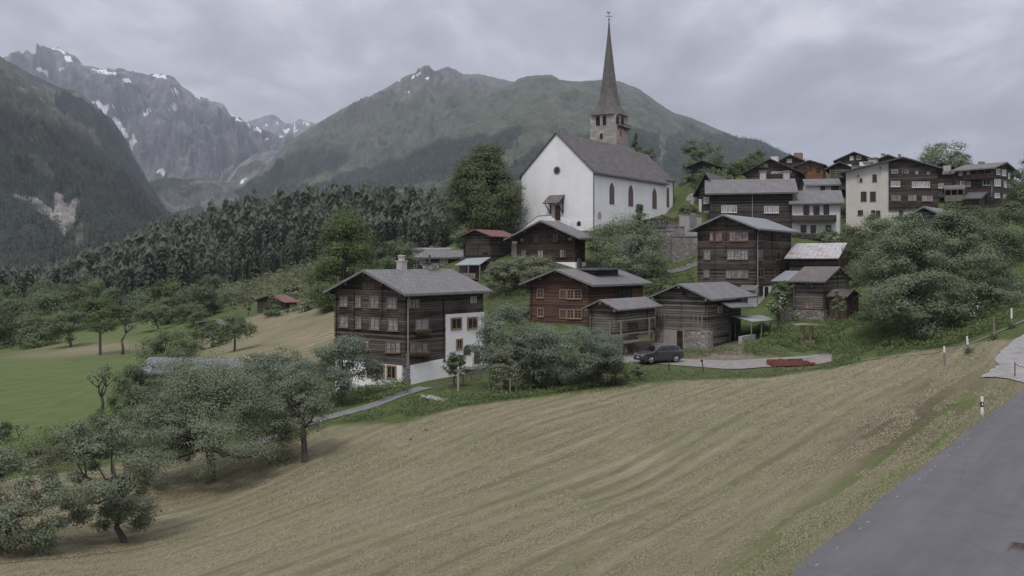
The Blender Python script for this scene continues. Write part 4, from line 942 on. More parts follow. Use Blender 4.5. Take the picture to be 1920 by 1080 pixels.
# ------------------------------------------------------------------ barn with stone base, lean-to and pale canopy
H = House('log_barn', 'weathered log barn on a rubble stone base with outside steps and a lean-to canopy', 'barn', 'c7', 527, 95, 130, 688, 270, 131, 650, wall=W_grey, roof=R_slate, og=.8, oe=.9, t=.16, og2=.1)
H2L = ray_t(H.O, H.e2, H.X(855))
b = MB(); b.box((H.L2 - .1, 1.0, -1), (H2L, H.L1, H.zE - .25)); b.build('annex_wall', W_black, H.root)
mid = H.za
def rp_(x, y): return (x, y, H.zt + H.m * (y + H.oe) if y <= H.ra else H.za - H.m * (y - H.ra))
H.lean('annex_roof', [(H.L2 + .1, -H.oe, H.zt + .02), (H2L + .4, -H.oe, H.zt + .02), (H2L + .4, H.ra, H.za + .02), (H.L2 + .1, H.ra, H.za + .02)], R_slate, .16)
H.lean('annex_roof', [(H.L2 + .1, H.L1 + H.oe, H.zt), (H2L + .4, H.L1 + H.oe, H.zt), (H2L + .4, H.ra, H.za), (H.L2 + .1, H.ra, H.za)], R_slate, .16)
# small lower roof on the right face
p = [H.lp(712, 327, y=-1.7), H.lp(905, 320, y=-1.7), H.lp(762, 262, y=0.0), H.lp(598, 268, y=0.0)]
H.lean('lean_to_roof', p, R_slate, .1)
p = [H.lp(880, 436, y=-3.6), H.lp(1062, 420, y=-3.6), H.lp(955, 384, y=-.05), H.lp(695, 388, y=-.05)]
H.lean('canopy', p, R_pale, .08)
for q in (H.lp(872, 436, y=-3.5), H.lp(950, 430, y=-3.5), H.lp(1028, 425, y=-3.5)): b = MB(); b.bar((q[0], q[1], -.6), (q[0], q[1], q[2]), .07); b.build('canopy_post', W_rail, H.root)
b = MB(); q = H.lp(1028, 425, y=-3.5); b.bar((q[0], q[1], q[2] - .1), (q[0] + .5, q[1] + .9, .2), .06); b.build('canopy_brace', W_rail, H.root)
p0, p1 = H.lp(735, 560, y=-2.4), H.lp(880, 556, y=-3.4); b = MB(); b.box((p0[0], -3.3, -1.4), (p1[0] + 1.2, -2.9, H.lp(735, 558, y=-3.3)[2])); b.build('low_wall', concrete, H.root)
zs = H.on('L', 527, 500)[1]
b = MB(); b.box((-.25, -.12, -2), (1.2, H.L1 * 1.02, zs)); b.build('stone_base', ST_rubble, H.root)
b = MB(); b.box((-.3, -.1, zs), (.25, H.L1 * .9, zs + .12)); b.build('ledge', W_rail, H.root)
r = H.rect('L', (185, 492, 345, 650), .25); b = MB(); b.box((-.30, r[0], -1.5), (-.2, r[2], zs - .05)); b.build('rendered_patch', simple('old_render', (0.25, 0.23, 0.205), (0.33, 0.31, 0.28), 1.2, .95, .3), H.root)
dd = H.rect('L', (290, 500, 335, 640), .3); b = MB(); b.box((-.34, dd[0], dd[1] - .6), (-.301, dd[2], dd[3])); dr = b.build('door', W_brown, H.root); b = MB(); b.box((-.36, dd[0] + .08, dd[3] - .75), (-.341, dd[2] - .08, dd[3] - .1)); b.build('pane', BLACK, dr)
# outside steps rising to the right
s0, s1 = H.on('L', 345, 640, 1.0), H.on('L', 470, 515, 1.0); b = MB(); n = 9
for k in range(n):
    a = s0[0] + (s1[0] - s0[0]) * k / n; a2 = s0[0] + (s1[0] - s0[0]) * (k + 1) / n; b.box((-1.3, a2, -1.5), (-.26, a, zs * (k + 1) / n - .1))
b.box((-1.3, -.6, -1.5), (-.26, s1[0], zs - .02)); b.build('steps', ST_rubble, H.root)
for r in ((150, 362, 195, 485), (425, 362, 490, 500)):
    dr = H.slab('door', 'L', r, W_grey, .03, .09); a0, z0, a1, z1 = H.rect('L', r); b = MB()
    for a in (a0, (a0 + a1) / 2, a1): b.box((a - .06, z0, .09), (a + .06, z1, .15), H.fn('L'))
    b.build('batten', W_rail, dr)
H.win('L', (333, 190, 366, 225), W_grey, BLACK, nv=0, nh=0, sill=False); H.win('R', (610, 312, 637, 355), FR_white, G_dark, nv=1, nh=2, sill=False, fw=.07)
H.slab('door', 'R', (702, 455, 738, 590), BLACK, .0, .06); a0, z0, a1, z1 = H.rect('R', (702, 455, 738, 590)); b = MB(); b.box((a0 - .1, z0, .061), (a0, z1 + .1, .14), H.fn('R')); b.box((a1, z0, .061), (a1 + .1, z1 + .1, .14), H.fn('R')); b.build('door_frame', M_grey, H.root)
H.band('log_ends', 'L', 508, W_grey, o=.22, z0=zs); H.band('log_ends', 'L', 138, W_grey, o=.22, z0=zs); H.band('log_ends', 'R', 684, W_grey, o=.2, z0=.4); H.band('log_ends', 'L', 320, W_grey, o=.1, z0=zs); H.beams(1, W_rail)

# ------------------------------------------------------------------ tall dark house in the middle
H = House('tall_log_house', 'tall dark four storey log house with reddish framed upper windows and grey metal roof', 'house', 'c8', 567, 115, 118, 845, 213, 88, 805, wall=W_dark, roof=R_metal, og=1.1, oe=.9, og2=.8)
for r, n in (((212, 236, 306, 292), 2), ((366, 230, 512, 292), 3)): H.row('L', r, n, frame=FR_pink, nv=1, nh=3, pane=G_curt, gap=.16)
H.win('L', (170, 375, 212, 437), W_rail, G_curt, nv=1, nh=1); H.row('L', (350, 375, 508, 437), 3, frame=W_rail, nv=1, nh=2); H.win('L', (170, 528, 205, 577), W_rail, G_curt, nv=1, nh=2); H.row('L', (338, 532, 512, 580), 4, frame=W_rail, nv=1, nh=2, gap=.2)
for r in ((582, 250, 618, 292), (730, 255, 762, 308), (582, 372, 624, 440), (727, 385, 757, 440), (586, 520, 626, 577), (718, 525, 745, 570)): H.win('R', r, FR_wood, G_dark, nv=1, nh=0)
zp = H.on('R', 600, 655)[1]; b = MB(); b.box((-.05, -.05, -3), (H.L2 * .95, 1, zp)); b.build('plinth', PL_white, H.root)
H.win('R', (592, 655, 620, 712), W_trim, G_dark, off=.05); H.slab('door', 'R', (634, 655, 662, 775), BLACK, .05, .1)
b = MB(); p = H.lp(432, 668, x=-1.2); q = H.lp(560, 662, x=-.05); H.lean('porch_roof', [(-1.4, p[1], p[2] - .3), (-1.4, q[1] - .6, p[2] - .3), (-.05, q[1] - .6, p[2] + .35), (-.05, p[1], p[2] + .35)], R_slate)
for px in (248, 335): H.band('log_ends', 'L', px, W_dark, z0=2.2 if px == 248 else 7.0)
H.band('log_ends', 'L', 558, W_dark, o=.16, z0=zp); H.band('log_ends', 'L', 124, W_dark); H.band('log_ends', 'R', 697, W_dark); H.downpipe('R', 575, .3); H.gutter(); H.beams(2)

# ------------------------------------------------------------------ barn with a rusty sheet roof, small slate chalet before it, plank shed
H = House('barn', 'small dark barn under a rusty white sheet metal roof', 'barn', 'c8', 1192, 118, 830, 1308, 437, 312, 555, gable='R', yaw=60, wall=W_black, roof=R_rust, og=.5, oe=.7, t=.1)
H.band('log_ends', 'R', 1200, W_black, o=.15); H.slab('door', 'R', (1245, 440, 1285, 540), W_brown, .0, .05)
H = House('small_chalet', 'small log chalet with brownish slate roof on a rubble stone plinth', 'chalet', 'c8', 1095, 105, 863, 1295, 624, 497, 920, gable='R', yaw=57, wall=W_grey, roof=R_brown, og=.45, oe=.8, t=.15)
zp = H.on('R', 1095, 838)[1]; H.plinth(zp, ST_rubble, .12, 'stone_plinth'); H.row('L', (955, 628, 1018, 662), 2, frame=W_trim, nv=1, nh=0, sill=False, gap=.3); H.row('L', (953, 772, 1014, 818), 2, frame=FR_wood, nv=1, nh=1, gap=.25)
H.band('log_ends', 'L', 1085, W_grey, o=.2, z0=zp); H.band('log_ends', 'L', 872, W_grey, o=.2, z0=zp); H.band('log_ends', 'R', 1205, W_grey, o=.1, z0=zp)
xl = ray_t(H.O, H.e1, H.X(700))
H.lean('annex_roof', [(-.8, xl, H.zt + .05), (-.8, H.L1 + .45, H.zt + .05), (H.L2 * .42, H.L1 + .45, H.za - .45), (H.L2 * .42, xl, H.za - .45)], R_metal, .1)
b = MB(); b.box((.3, H.L1, -1), (H.L2 * .8, xl - .4, H.zE - .2)); b.build('annex_wall', simple('ivy_wall', (0.035, 0.055, 0.025), (0.06, 0.085, 0.035), 6, .9, .8), H.root)
b = MB(); q = H.lp(760, 780, x=-.3); b.box((-.9, H.L1, -1.2), (-.3, xl - .8, zp + .2)); b.build('terrace_wall', ST_rubble, H.root)
H = House('plank_shed', 'small lean shed of reddish upright planks beside the slate chalet', 'shed', 'c8', 1278, 104, 1215, 1392, 738, 676, 835, gable='R', yaw=40, wall=W_plank, roof=R_brown, og=.25, oe=.3, t=.1, L1=2.2, L2=2.6)

# ------------------------------------------------------------------ upper village
H = House('long_log_house', 'long dark log house with white window groups, grey slate roof and two ridge chimneys', 'house', 'c2', 1107, 140, 410, 1172, 552, 424, 850, gable='R', yaw=78, wall=W_black, roof=R_slate, og=.8, oe=.8, L2=9.5)
H.row('L', (508, 656, 636, 710), 3, frame=FR_white, nv=1, nh=0, fw=.06); H.row('L', (868, 662, 990, 714), 3, frame=FR_white, nv=1, nh=0, fw=.06); H.downpipe('L', 768, 1.0); H.gutter()
for px, tp in ((857, 362), (1054, 362)): 
    c, (x, y, zt, w, dd) = H.chimney(px, tp + 12, .95); b = MB(); b.box((x - .6, y - .6, zt), (x + .6, y + .6, zt + .22)); b.build('chimney_cap', ST_quoin, c)
H.band('log_ends', 'L', 1095, W_black); H.band('log_ends', 'L', 462, W_black); H.band('log_ends', 'L', 783, W_black)
H = House('log_house', 'dark log house with two white windows behind the left end of the long house', 'house', 'c2', 452, 147, 318, 800, 572, 370, 800, wall=W_black, roof=R_dark, yaw=62, og=.9, oe=.8, L2=12)
# left roof line seen: gable rises to the right
H.win('L', (362, 588, 400, 632), FR_white, G_curt, nv=1, nh=1, fw=.07); H.win('L', (362, 704, 400, 752), FR_white, G_curt, nv=1, nh=1, fw=.07); H.slab('plaster_strip', 'L', (318, 600, 340, 760), PL_grey, .0, .06)
H = House('plaster_house', 'off white plastered house with two dark wooden balconies', 'house', 'c2', 1512, 138, 1103, 1590, 640, 524, 930, gable='R', yaw=76, wall=PL_grey, roof=R_slate, og=.5, oe=.7, L2=8)
for r in ((1203, 658, 1244, 728), (1287, 660, 1330, 728), (1372, 655, 1411, 726), (1180, 822, 1220, 878), (1262, 824, 1300, 880), (1390, 822, 1430, 878)): H.win('L', r, W_brown, G_dark, nv=1, nh=0, sill=False, fw=.07)
H.skirt('balcony', 'L', (1103, 735, 1478, 785), 1.1, .1); H.skirt('balcony', 'L', (1103, 888, 1385, 935), 1.1, .1); H.gutter(); H.downpipe('L', 1508, .3)
H = House('plaster_and_log_house', 'big gabled house, left half cream plaster and right half dark logs', 'house', 'c3', 883, 150, 118, 960, 345, 240, 900, wall=PL_cream, roof=R_dark, og=1.0, oe=1.0, ridge_at=.36, yaw=66, L2=11)
a0, z0, a1, z1 = H.rect('L', (478, 300, 883, 690)); top = lambda a: (H.zE + H.m * a) if a < H.ra else H.za - H.m * H.ra / (H.W - H.ra) * 0 - (H.za - H.zE2) * (a - H.ra) / (H.W - H.ra)
b = MB(); b.prism([(-.02, z0), (a1, z0), (a1, top(a1)), (H.ra, top(H.ra)), (-.02, top(-.02))], lambda a, z: (-.25, a, z - .02), lambda a, z: (.3, a, z - .02)); b.build('log_wall', W_black, H.root)
b = MB(); b.box((0, -.25, z0), (H.L2, .0, H.zE - .05)); b.build('log_wall', W_black, H.root)
for r, n in (((498, 345, 562, 386), 2), ((588, 348, 648, 388), 3)): H.row('L', r, n, frame=W_brown, pane=G_curt, nv=1, nh=1, off=.25, sill=False, fw=.06)
for r in ((706, 362, 726, 390), (803, 368, 825, 392)): H.win('L', r, FR_wood, G_curt, nv=0, nh=0, off=.25, sill=False, fw=.06)
for r, n in (((498, 452, 574, 492), 2), ((676, 456, 824, 498), 4)): H.row('L', r, n, frame=FR_white, nv=1, nh=0, off=.25, fw=.06)
for r, n in (((500, 566, 580, 612), 3), ((642, 566, 712, 612), 2), ((758, 572, 850, 615), 2)): H.row('L', r, n, frame=FR_wood, nv=1, nh=1, off=.25, fw=.06)
for r in ((345, 396, 374, 446), (238, 428, 252, 448), (247, 540, 288, 610), (325, 540, 366, 610), (222, 697, 258, 730), (334, 697, 362, 740), (374, 700, 404, 752), (570, 700, 595, 752)): H.win('L', r, W_trim, G_dark, nv=1, nh=0, fw=.07)
H.band('log_ends', 'L', 604, W_black, o=.4, z0=z0); H.beams(2)
H = House('log_house', 'dark log house with white framed windows and upper gallery at the right picture edge', 'house', 'c3', 1360, 165, 1048, 1535, 342, 284, 600, gable='R', yaw=41, wall=W_black, roof=R_slate, og=.6, oe=.9)
for r in ((1073, 370, 1098, 402), (1138, 366, 1164, 396)): H.win('L', r, FR_white, G_curt, nv=1, nh=0, fw=.06, sill=False)
H.row('L', (1086, 452, 1168, 490), 3, frame=FR_white, nv=0, nh=0, fw=.07); H.row('L', (1275, 440, 1335, 480), 2, frame=FR_white, nv=0, nh=0, fw=.07, pane=G_dark)
for r, n in (((1383, 348, 1416, 390), 2), ((1432, 355, 1466, 400), 2), ((1486, 382, 1498, 424), 1), ((1370, 436, 1420, 486), 3), ((1450, 452, 1472, 498), 1), ((1492, 460, 1524, 500), 2), ((1372, 552, 1412, 586), 3), ((1446, 562, 1468, 592), 2)): H.row('R', r, n, frame=FR_white, nv=0, nh=0, fw=.06, gap=.1)
H.skirt('gallery', 'L', (1105, 388, 1350, 430), .9, .8, posts=5, mat=W_brown); H.downpipe('L', 1352, 0.5); H.chimney(1262, 284, .9, CH_brick)
H = House('gallery_house', 'small brown house with a railed wooden gallery between two large log houses', 'house', 'c3', 1112, 158, 952, 1125, 520, 478, 700, gable='R', yaw=66, wall=W_brown, roof=R_brown, og=.2, oe=1.1, L2=5)
H.skirt('gallery', 'L', (950, 566, 1112, 612), 1.0, 1.0, posts=4, mat=W_rail); H.win('L', (1006, 626, 1050, 668), W_trim, G_dark)
H = House('shed', 'low dark shed with slate roof just left of the house with the upper gallery', 'shed', 'c3', 1240, 156, 1118, 1345, 598, 535, 690, gable='R', yaw=58, wall=W_black, roof=R_dark, og=.4, oe=.5)
H = House('log_house', 'dark narrow house with a square chimney behind the cream and log house', 'house', 'd8', 520, 172, 352, 560, 520, 470, 660, gable='R', yaw=60, wall=W_black, roof=R_dark, og=.3, oe=.6, L2=6)
H.win('L', (360, 632, 410, 670), FR_white, G_curt); H.chimney(455, 425, 1.3, CH_plaster)
H = House('log_house', 'dark gable just showing between the cream and log house and the big tree', 'house', 'd8', 480, 190, 320, 550, 430, 380, 560, wall=W_black, roof=R_dark, yaw=54, L2=8)
H = House('shed', 'slate roofed shed half hidden among the tree crowns below the cream house', 'shed', 'c3', 960, 112, 610, 1040, 765, 658, 1000, wall=W_black, roof=R_slate, yaw=48, og=.5, oe=.5, L2=7)
H = House('chalet', 'dark gabled chalet with a balcony behind the ridge of the long house', 'chalet', 'c2', 1140, 178, 712, 1200, 372, 255, 440, wall=W_black, roof=R_dark, yaw=66, og=1.0, oe=.8, L2=9)
H.skirt('balcony', 'L', (880, 385, 1130, 415), 1.0, .2, mat=W_brown); H.row('L', (830, 300, 900, 330), 2, nh=0); H.row('L', (930, 372, 1100, 400), 4, frame=FR_white, nh=0, sill=False); c, (x, y, zt, w, dd) = H.chimney(957, 238, 1.4, PL_grey); b = MB(); b.box((x - .8, y - .8, zt), (x + .8, y + .8, zt + .25)); b.build('chimney_cap', ST_quoin, c)
H = House('log_house', 'dark gabled house with two small white windows and a brick chimney on the village skyline', 'house', 'c2', 1200, 196, 985, 1240, 290, 222, 380, wall=W_black, roof=R_dark, yaw=62, L2=8)
H.row('L', (1062, 265, 1098, 288), 2, frame=FR_white, nh=0, sill=False); H.chimney(1156, 212, 1.7, CH_brick)
H = House('boarded_house', 'orange brown boarded house with small dark windows among darker houses', 'house', 'c2', 1362, 184, 1145, 1390, 318, 268, 430, wall=W_orange, roof=R_brown, yaw=66, L2=7, og=.8, oe=.7)
for r in ((1202, 343, 1228, 382), (1252, 305, 1265, 355), (1312, 340, 1335, 376)): H.win('L', r, W_brown, G_dark, nh=0, sill=False)
H = House('log_house', 'dark house with an open railed gallery right of the orange brown boarded house', 'house', 'c3', 150, 172, -22, 185, 345, 278, 430, wall=W_black, roof=R_dark, yaw=66, L2=8, og=.8)
H.skirt('gallery', 'L', (-20, 355, 140, 412), 1.0, .1, rails=3, mat=W_rail)
H = House('low_house', 'low white walled house with a rough slate roof above the plaster house', 'house', 'c2', 1505, 160, 1222, 1560, 485, 425, 540, gable='R', yaw=78, wall=PL_grey, roof=R_slate, og=.3, oe=.6, L2=6)
H.slab('dark_wall', 'L', (1342, 490, 1500, 540), W_black, .0, .08); H.win('L', (1390, 500, 1425, 522), FR_white, G_dark, off=.08, sill=False)
H = House('log_house', 'dark gabled house with one closed white shutter and one window on the skyline', 'house', 'c3', 330, 190, 45, 365, 270, 198, 380, wall=W_black, roof=R_dark, yaw=64, L2=9)
H.win('L', (150, 236, 180, 272), FR_white, FR_white, nv=0, nh=0, sill=False, fw=.02); H.win('L', (212, 236, 242, 264), FR_white, G_dark, sill=False); H.slab('plaster_band', 'L', (105, 308, 165, 330), PL_white, .0, .08); H.slab('plaster_band', 'L', (232, 285, 330, 330), PL_white, .0, .08)
H = House('log_house', 'dark gabled house with two thin brick chimneys left of the big cream and log gable', 'house', 'c3', 600, 176, 345, 640, 290, 220, 400, wall=W_black, roof=R_dark, yaw=66, L2=9)
H.chimney(570, 222, 1.0, CH_brick); H.chimney(431, 216, .8, CH_brick, a=H.W * .62)
for k, (px, tp, bt) in enumerate(((207, 332, 405), (308, 300, 385), (347, 262, 350))):
    X_, Y0_, Y1_ = 1560 + px / 4.5, 240 + tp / 4.5, 240 + bt / 4.5; d = 158; p = P(X_, Y1_, d); q = P(X_, Y0_, d)
    b = MB(); b.box((-.65, -.65, -3), (.65, .65, q.z - p.z)); r_ = empty('chimney_stack', p, .9); tag(r_, ('short white chimney lowest of three behind the cream gable roof', 'middle white chimney of three behind the cream gable roof', 'tallest pale chimney of three beside the cream gable roof')[k], 'chimney', 'white chimneys behind the cream gable')
    b.build('shaft', (PL_white, PL_grey, CH_plaster)[k], r_); b = MB(); b.box((-.8, -.8, q.z - p.z), (.8, .8, q.z - p.z + .2)); b.build('cap', ST_quoin, r_)
H = House('barn', 'dark windowless barn standing among trees above and right of the church choir', 'barn', 'c2', 455, 180, 252, 515, 322, 268, 410, wall=W_black, roof=R_dark, yaw=60, og=1.0, oe=.9)
H.band('log_ends', 'L', 348, W_black)

# ------------------------------------------------------------------ below the church
H = House('chalet', 'brown half timbered chalet with bright curtained windows just below the church front', 'chalet', 'd2', 800, 125, 62, 925, 600, 355, 965, wall=W_brown, roof=R_slate, og=1.3, oe=1.5, og2=1.0)
zp = H.on('L', 800, 888)[1]; H.plinth(zp, PL_white, .1)
for r in ((275, 545, 336, 628), (512, 538, 585, 622)): H.win('L', r, W_trim, G_dark, nv=1, nh=2)
for r in ((122, 738, 190, 822), (330, 738, 396, 820), (610, 735, 680, 822)): H.win('L', r, W_trim, G_curt, nv=1, nh=2)
for r in ((112, 590, 150, 626), (716, 578, 752, 612)): H.win('L', r, W_trim, G_curt, nv=1, nh=0, sill=False)
H.win('R', (832, 735, 868, 825), W_trim, G_dark); b = MB(); g = H.fn('L')
for px in (420, 180, 665, 782): a = H.on('L', px, 600)[0]; b.box((a - .09, zp, 0), (a + .09, min(H.zE + H.m * a if a < H.ra else H.za - H.m * (a - H.ra), 99) - .2, .07), g)
for py in (530, 720): z = H.on('L', 450, py)[1]; b.box((.1 if py > 600 else H.W * .22, z - .08, 0), (H.W - .1 if py > 600 else H.W * .78, z + .08, .065), g)
b.build('timber_frame', W_trim, H.root); H.beams(2); H.gutter(); b = MB(); b.box((.3, -.5, -1), (.9, -.1, zp + .5)); b.build('flue_stack', M_dark, H.root)
b = MB(); b.box((-.1, H.L1 + .02, -1), (1.5, H.L1 + .9, H.zE - 1)); b.build('stone_corner', ST_rubble, H.root)
H = House('barn', 'black log barn with a dull red sheet roof left of the brown chalet', 'barn', 'c5', 695, 130, 512, 850, 325, 269, 515, wall=W_black, roof=R_redm, og=.8, oe=.8, t=.12)
H.band('log_ends', 'L', 600, W_black); H.band('log_ends', 'L', 688, W_black, o=.2); H.band('log_ends', 'R', 770, W_black); H.slab('door', 'L', (635, 435, 690, 480), W_brown, 0, .05); H.plinth(.3, ST_rubble, .1)
p = [P(740 + x / 3.857, 360 + y / 3.857, d_) for x, y, d_ in ((432, 533, 122), (615, 530, 122), (696, 475, 128), (520, 485, 128))]
r_ = empty('woodshed', P(740 + 540 / 3.857, 360 + 660 / 3.857, 123)); tag(r_, 'open shed with a pale sheet canopy and railed floor before the black barn', 'shed')
b = MB(); q = [v - r_.location for v in p]; up = Vector((0, 0, .1)); b.poly([v + up for v in q], [(0, 4), (8, 4), (8, 0), (0, 0)]); b.poly(q[::-1], [(0, 0)] * 4)
for k in range(4): b.poly([q[k], q[(k + 1) % 4], q[(k + 1) % 4] + up, q[k] + up], [(0, 0)] * 4)
b.build('canopy', R_pale, r_, fix=False)
for v in (q[0], q[0].lerp(q[1], .55), q[1]): b = MB(); b.bar((v.x, v.y + .1, -1.6), (v.x, v.y + .1, v.z), .1); b.build('post', W_rail, r_)
zf = q[0].z - 1.75; b = MB(); b.box((q[0].x, q[0].y + .2, zf - .15), (q[1].x, q[2].y, zf)); b.build('deck', W_black, r_); b = MB(); b.box((q[0].x, q[0].y + .12, zf), (q[1].x - .6, q[0].y + .19, zf + .75)); b.build('parapet', W_rail, r_); b = MB(); b.box((q[0].x + .3, q[2].y - .3, -1.6), (q[2].x - .5, q[2].y + 2.2, q[2].z - .1)); b.build('back_wall', W_black, r_)
H = House('low_house', 'low dark house with white windows and a long slate roof left of the black barn', 'house', 'c5', 560, 140, 165, 640, 483, 420, 560, gable='R', yaw=74, wall=W_black, roof=R_slate, og=.3, oe=.8, L2=7)
H.row('L', (182, 488, 222, 528), 2, frame=FR_white, nh=1, sill=False); H.row('L', (330, 488, 385, 528), 2, frame=FR_white, nh=1, sill=False); H.pipe(H.Ln * .42, H.ra * .3, 455, .12)
H = House('metal_roofed_shed', 'pale metal roofed shed whose ridge shows above the low slate roof', 'shed', 'c5', 400, 150, 128, 450, 425, 402, 470, gable='R', yaw=74, wall=PL_grey, roof=R_metal, og=.3, oe=.5, L2=3); H.chimney(272, 392, .8, CH_brick)
H = House('field_barn', 'dark field barn with a rust red sheet roof at the top of the mown slope', 'barn', 'd6', 868, 165, 600, 965, 138, 66, 330, wall=W_black, roof=R_redm, og=.7, oe=.7, t=.1, yaw=46)
H.plinth(1.6, ST_rubble, .1); H.band('log_ends', 'L', 735, W_black)
H = House('hay_hut', 'little grey log hut with a slab roof half hidden by orchard trees', 'hut', 'd6', 285, 148, 60, 345, 352, 290, 535, wall=W_grey, roof=R_brown, og=.5, oe=.5, yaw=46)
H.plinth(.9, ST_rubble, .1); b = MB(); g = H.fn('R')
for k in range(3): b.box((0, 1.0 + k * .6, .4), (H.L2, 1.12 + k * .6, .48), g)
b.build('rail', W_rail, H.root)
H = House('metal_roofed_shed', 'long low shed under a blue grey sheet roof behind the big apple tree', 'shed', 'p', 452, 92, 262, 500, 706, 673, 748, gable='R', yaw=80, wall=W_grey, roof=shingle('blue_grey_sheet', (0.14, 0.15, 0.17), (0.165, 0.175, 0.195), 0.5, 30.0, 0.5), og=.3, oe=.5, L2=4.5)

# ------------------------------------------------------------------ church
H = House('church', 'white village church with grey shingle roof, stone tower and needle spire', 'church', 'd1', 98, 150, -484, 690, 585, 246, 1050, wall=PL_church, roof=R_church, og=.25, oe=.45, t=.25, og2=.15)
# (apex measured on the whole photo: row 247)
CHH = H
H.za_fix = None
for r in ((230, 660, 263, 832), (384, 680, 416, 848), (577, 706, 607, 868)): arch_win(H, 'R', r, FR_pink, simple('leaded_glass', (0.07, 0.075, 0.08), (0.11, 0.11, 0.11), 6, .3), True, fw=.14)
arch_win(H, 'R', (131, 890, 160, 954), PL_grey, simple('grey_niche', (.36, .35, .34)), False, fw=.08, name='niche', mull=False); H.win('R', (203, 975, 230, 1026), FR_pink, G_dark, nv=0, nh=0, sill=False)
H.fr = FR['c1']
a, z = H.on('L', 190, 719); ax, zx = H.on('L', 202, 719); rr = abs(ax - a) + .12
for r0, nm, m_, o0, o1 in ((rr, 'round_window', ST_quoin, 0, .06), (rr * .66, 'pane', G_dark, .061, .08)):
    b = MB(); n = 20; b.prism([(a + r0 * math.cos(6.283 * k / n), z + r0 * math.sin(6.283 * k / n)) for k in range(n)], lambda p_, q_: (-o0, p_, q_), lambda p_, q_: (-o1, p_, q_))
    rw = b.build(nm, m_, H.root if nm == 'round_window' else rw)
# plinth band
zb = H.on('R', 345, 925)[1]
b = MB(); b.box((-.1, -.1, -3), (H.L2, .2, zb)); b.box((-.1, .2, -3), (.2, H.L1 + .1, zb)); b.build('plinth', PL_church, H.root)
arch_win(H, 'L', (276, 934, 289, 952), ST_quoin, BLACK, False, off=.1, fw=.1, name='crypt_window', mull=False)
# west door with its little shingled porch on braces
H.fr = FR['d2']
po = 2.1
p0, p1 = H.lp(383, 155, x=-po), H.lp(585, 142, x=-po); q0, q1 = H.lp(470, 52, x=-.02), H.lp(655, 42, x=-.02)
H.lean('porch_roof', [(p1[0], p1[1], p1[2]), (p0[0], p0[1], p1[2]), (q0[0], p0[1], q1[2]), (q1[0], p1[1], q1[2])], R_brown, .12)
zlo, zhi = H.on('L', 480, 280)[1], p1[2] + .05
for a in (p0[1] - .35, p1[1] + .35):
    b = MB(); b.box((-.14, a - .09, zlo), (-.01, a + .09, q1[2] - .2)); b.bar((-.1, a, zlo + .1), (-po + .25, a, zhi), .09); b.bar((-.1, a, zhi + .05), (-po + .1, a, zhi + .05), .08); b.build('porch_bracket', W_trim, H.root)
r = H.rect('L', (512, 150, 610, 372)); dr = H.slab('door', 'L', (548, 165, 612, 372), simple('church_door', (0.1, 0.055, 0.04), (.14, .08, .06), 4), .0, .08); H.slab('door_jamb', 'L', (512, 155, 547, 345), PL_grey, .0, .05)
b = MB(); b.box((-.14, r[0] + .15, r[1] + 1.0), (-.081, r[0] + .2, r[1] + 1.15)); b.build('handle', M_dark, dr)
# ramp wall rising to the door
pts_ = [H.lp(150, 450, x=-2.6), H.lp(325, 312, x=-2.6), H.lp(490, 302, x=-2.6), H.lp(540, 345, x=-2.6)]
b = MB(); b.prism([(q[1], q[2]) for q in pts_] + [(pts_[-1][1], -2.0), (pts_[0][1], -2.0)], lambda a, z: (-2.6, a, z), lambda a, z: (-2.3, a, z)); b.build('stair_wall', PL_church, H.root)
b = MB()
for u_, v_ in zip(pts_[:-1], pts_[1:]): b.bar((-2.45, u_[1], u_[2] + .06), (-2.45, v_[1], v_[2] + .06), .16)
b.build('stair_coping', ST_quoin, H.root)
q0_, q1_ = H.lp(615, 312, x=-.9), H.lp(745, 388, x=-.9); b = MB(); b.prism([(q0_[1], q0_[2]), (q1_[1], q1_[2]), (q1_[1], -2), (q0_[1], -2)], lambda a, z: (-.9, a, z), lambda a, z: (-.65, a, z)); b.build('stair_wall', PL_church, H.root)
b = MB(); b.bar((-.12, -.12, -1), (-.12, -.12, H.zE - .3), .09); b.build('downpipe', M_dark, H.root); H.gutter()
# choir: lower and narrower than the nave, with a three-sided end
H.fr = FR['d1']
inset = 2.2; x0 = H.L2; zce = H.zat(x0 + 6, inset, 640); ca, cb = inset, H.L1 - inset
xc1 = ray_t((H.O[0] + inset * H.e1[0], H.O[1] + inset * H.e1[1]), H.e2, H.X(742)); xc2 = xc1 + 3.6
pl = [(x0 - .3, ca), (xc1, ca), (xc2, ca + 2.6), (xc2, cb - 2.6), (xc1, cb), (x0 - .3, cb)]
b = MB(); b.prism(pl, lambda x, y: (x, y, -3), lambda x, y: (x, y, zce)); cw = b.build('choir_wall', PL_church, H.root)
b = MB(); b.prism([(x, ca - .12) if y == ca else (x + .1, y) for x, y in pl], lambda x, y: (x, y, -3), lambda x, y: (x, y, zb + .4)); b.build('choir_plinth', PL_church, cw)
zcr = H.zat(xc1 - 2, H.ra, 425); eo = .5; rid = (xc1 - 1.2, H.ra, zcr)
el = [(x0 - .3, ca - eo), (xc1 + .2, ca - eo), (xc2 + eo, ca + 2.4), (xc2 + eo, cb - 2.4), (xc1 + .2, cb + eo), (x0 - .3, cb + eo)]
b = MB(); e3 = [(x, y, zce - .15) for x, y in el]; r0 = (x0 - .3, H.ra, zcr)
def rpoly(pts):
    o_, q_ = Vector(pts[0]), Vector(pts[1]); ux = (q_ - o_).normalized(); nrm = ux.cross(Vector(pts[2]) - o_).normalized(); vy = nrm.cross(ux)
    b.poly(pts, [((Vector(p) - o_).dot(ux), -(Vector(p) - o_).dot(vy)) for p in pts])
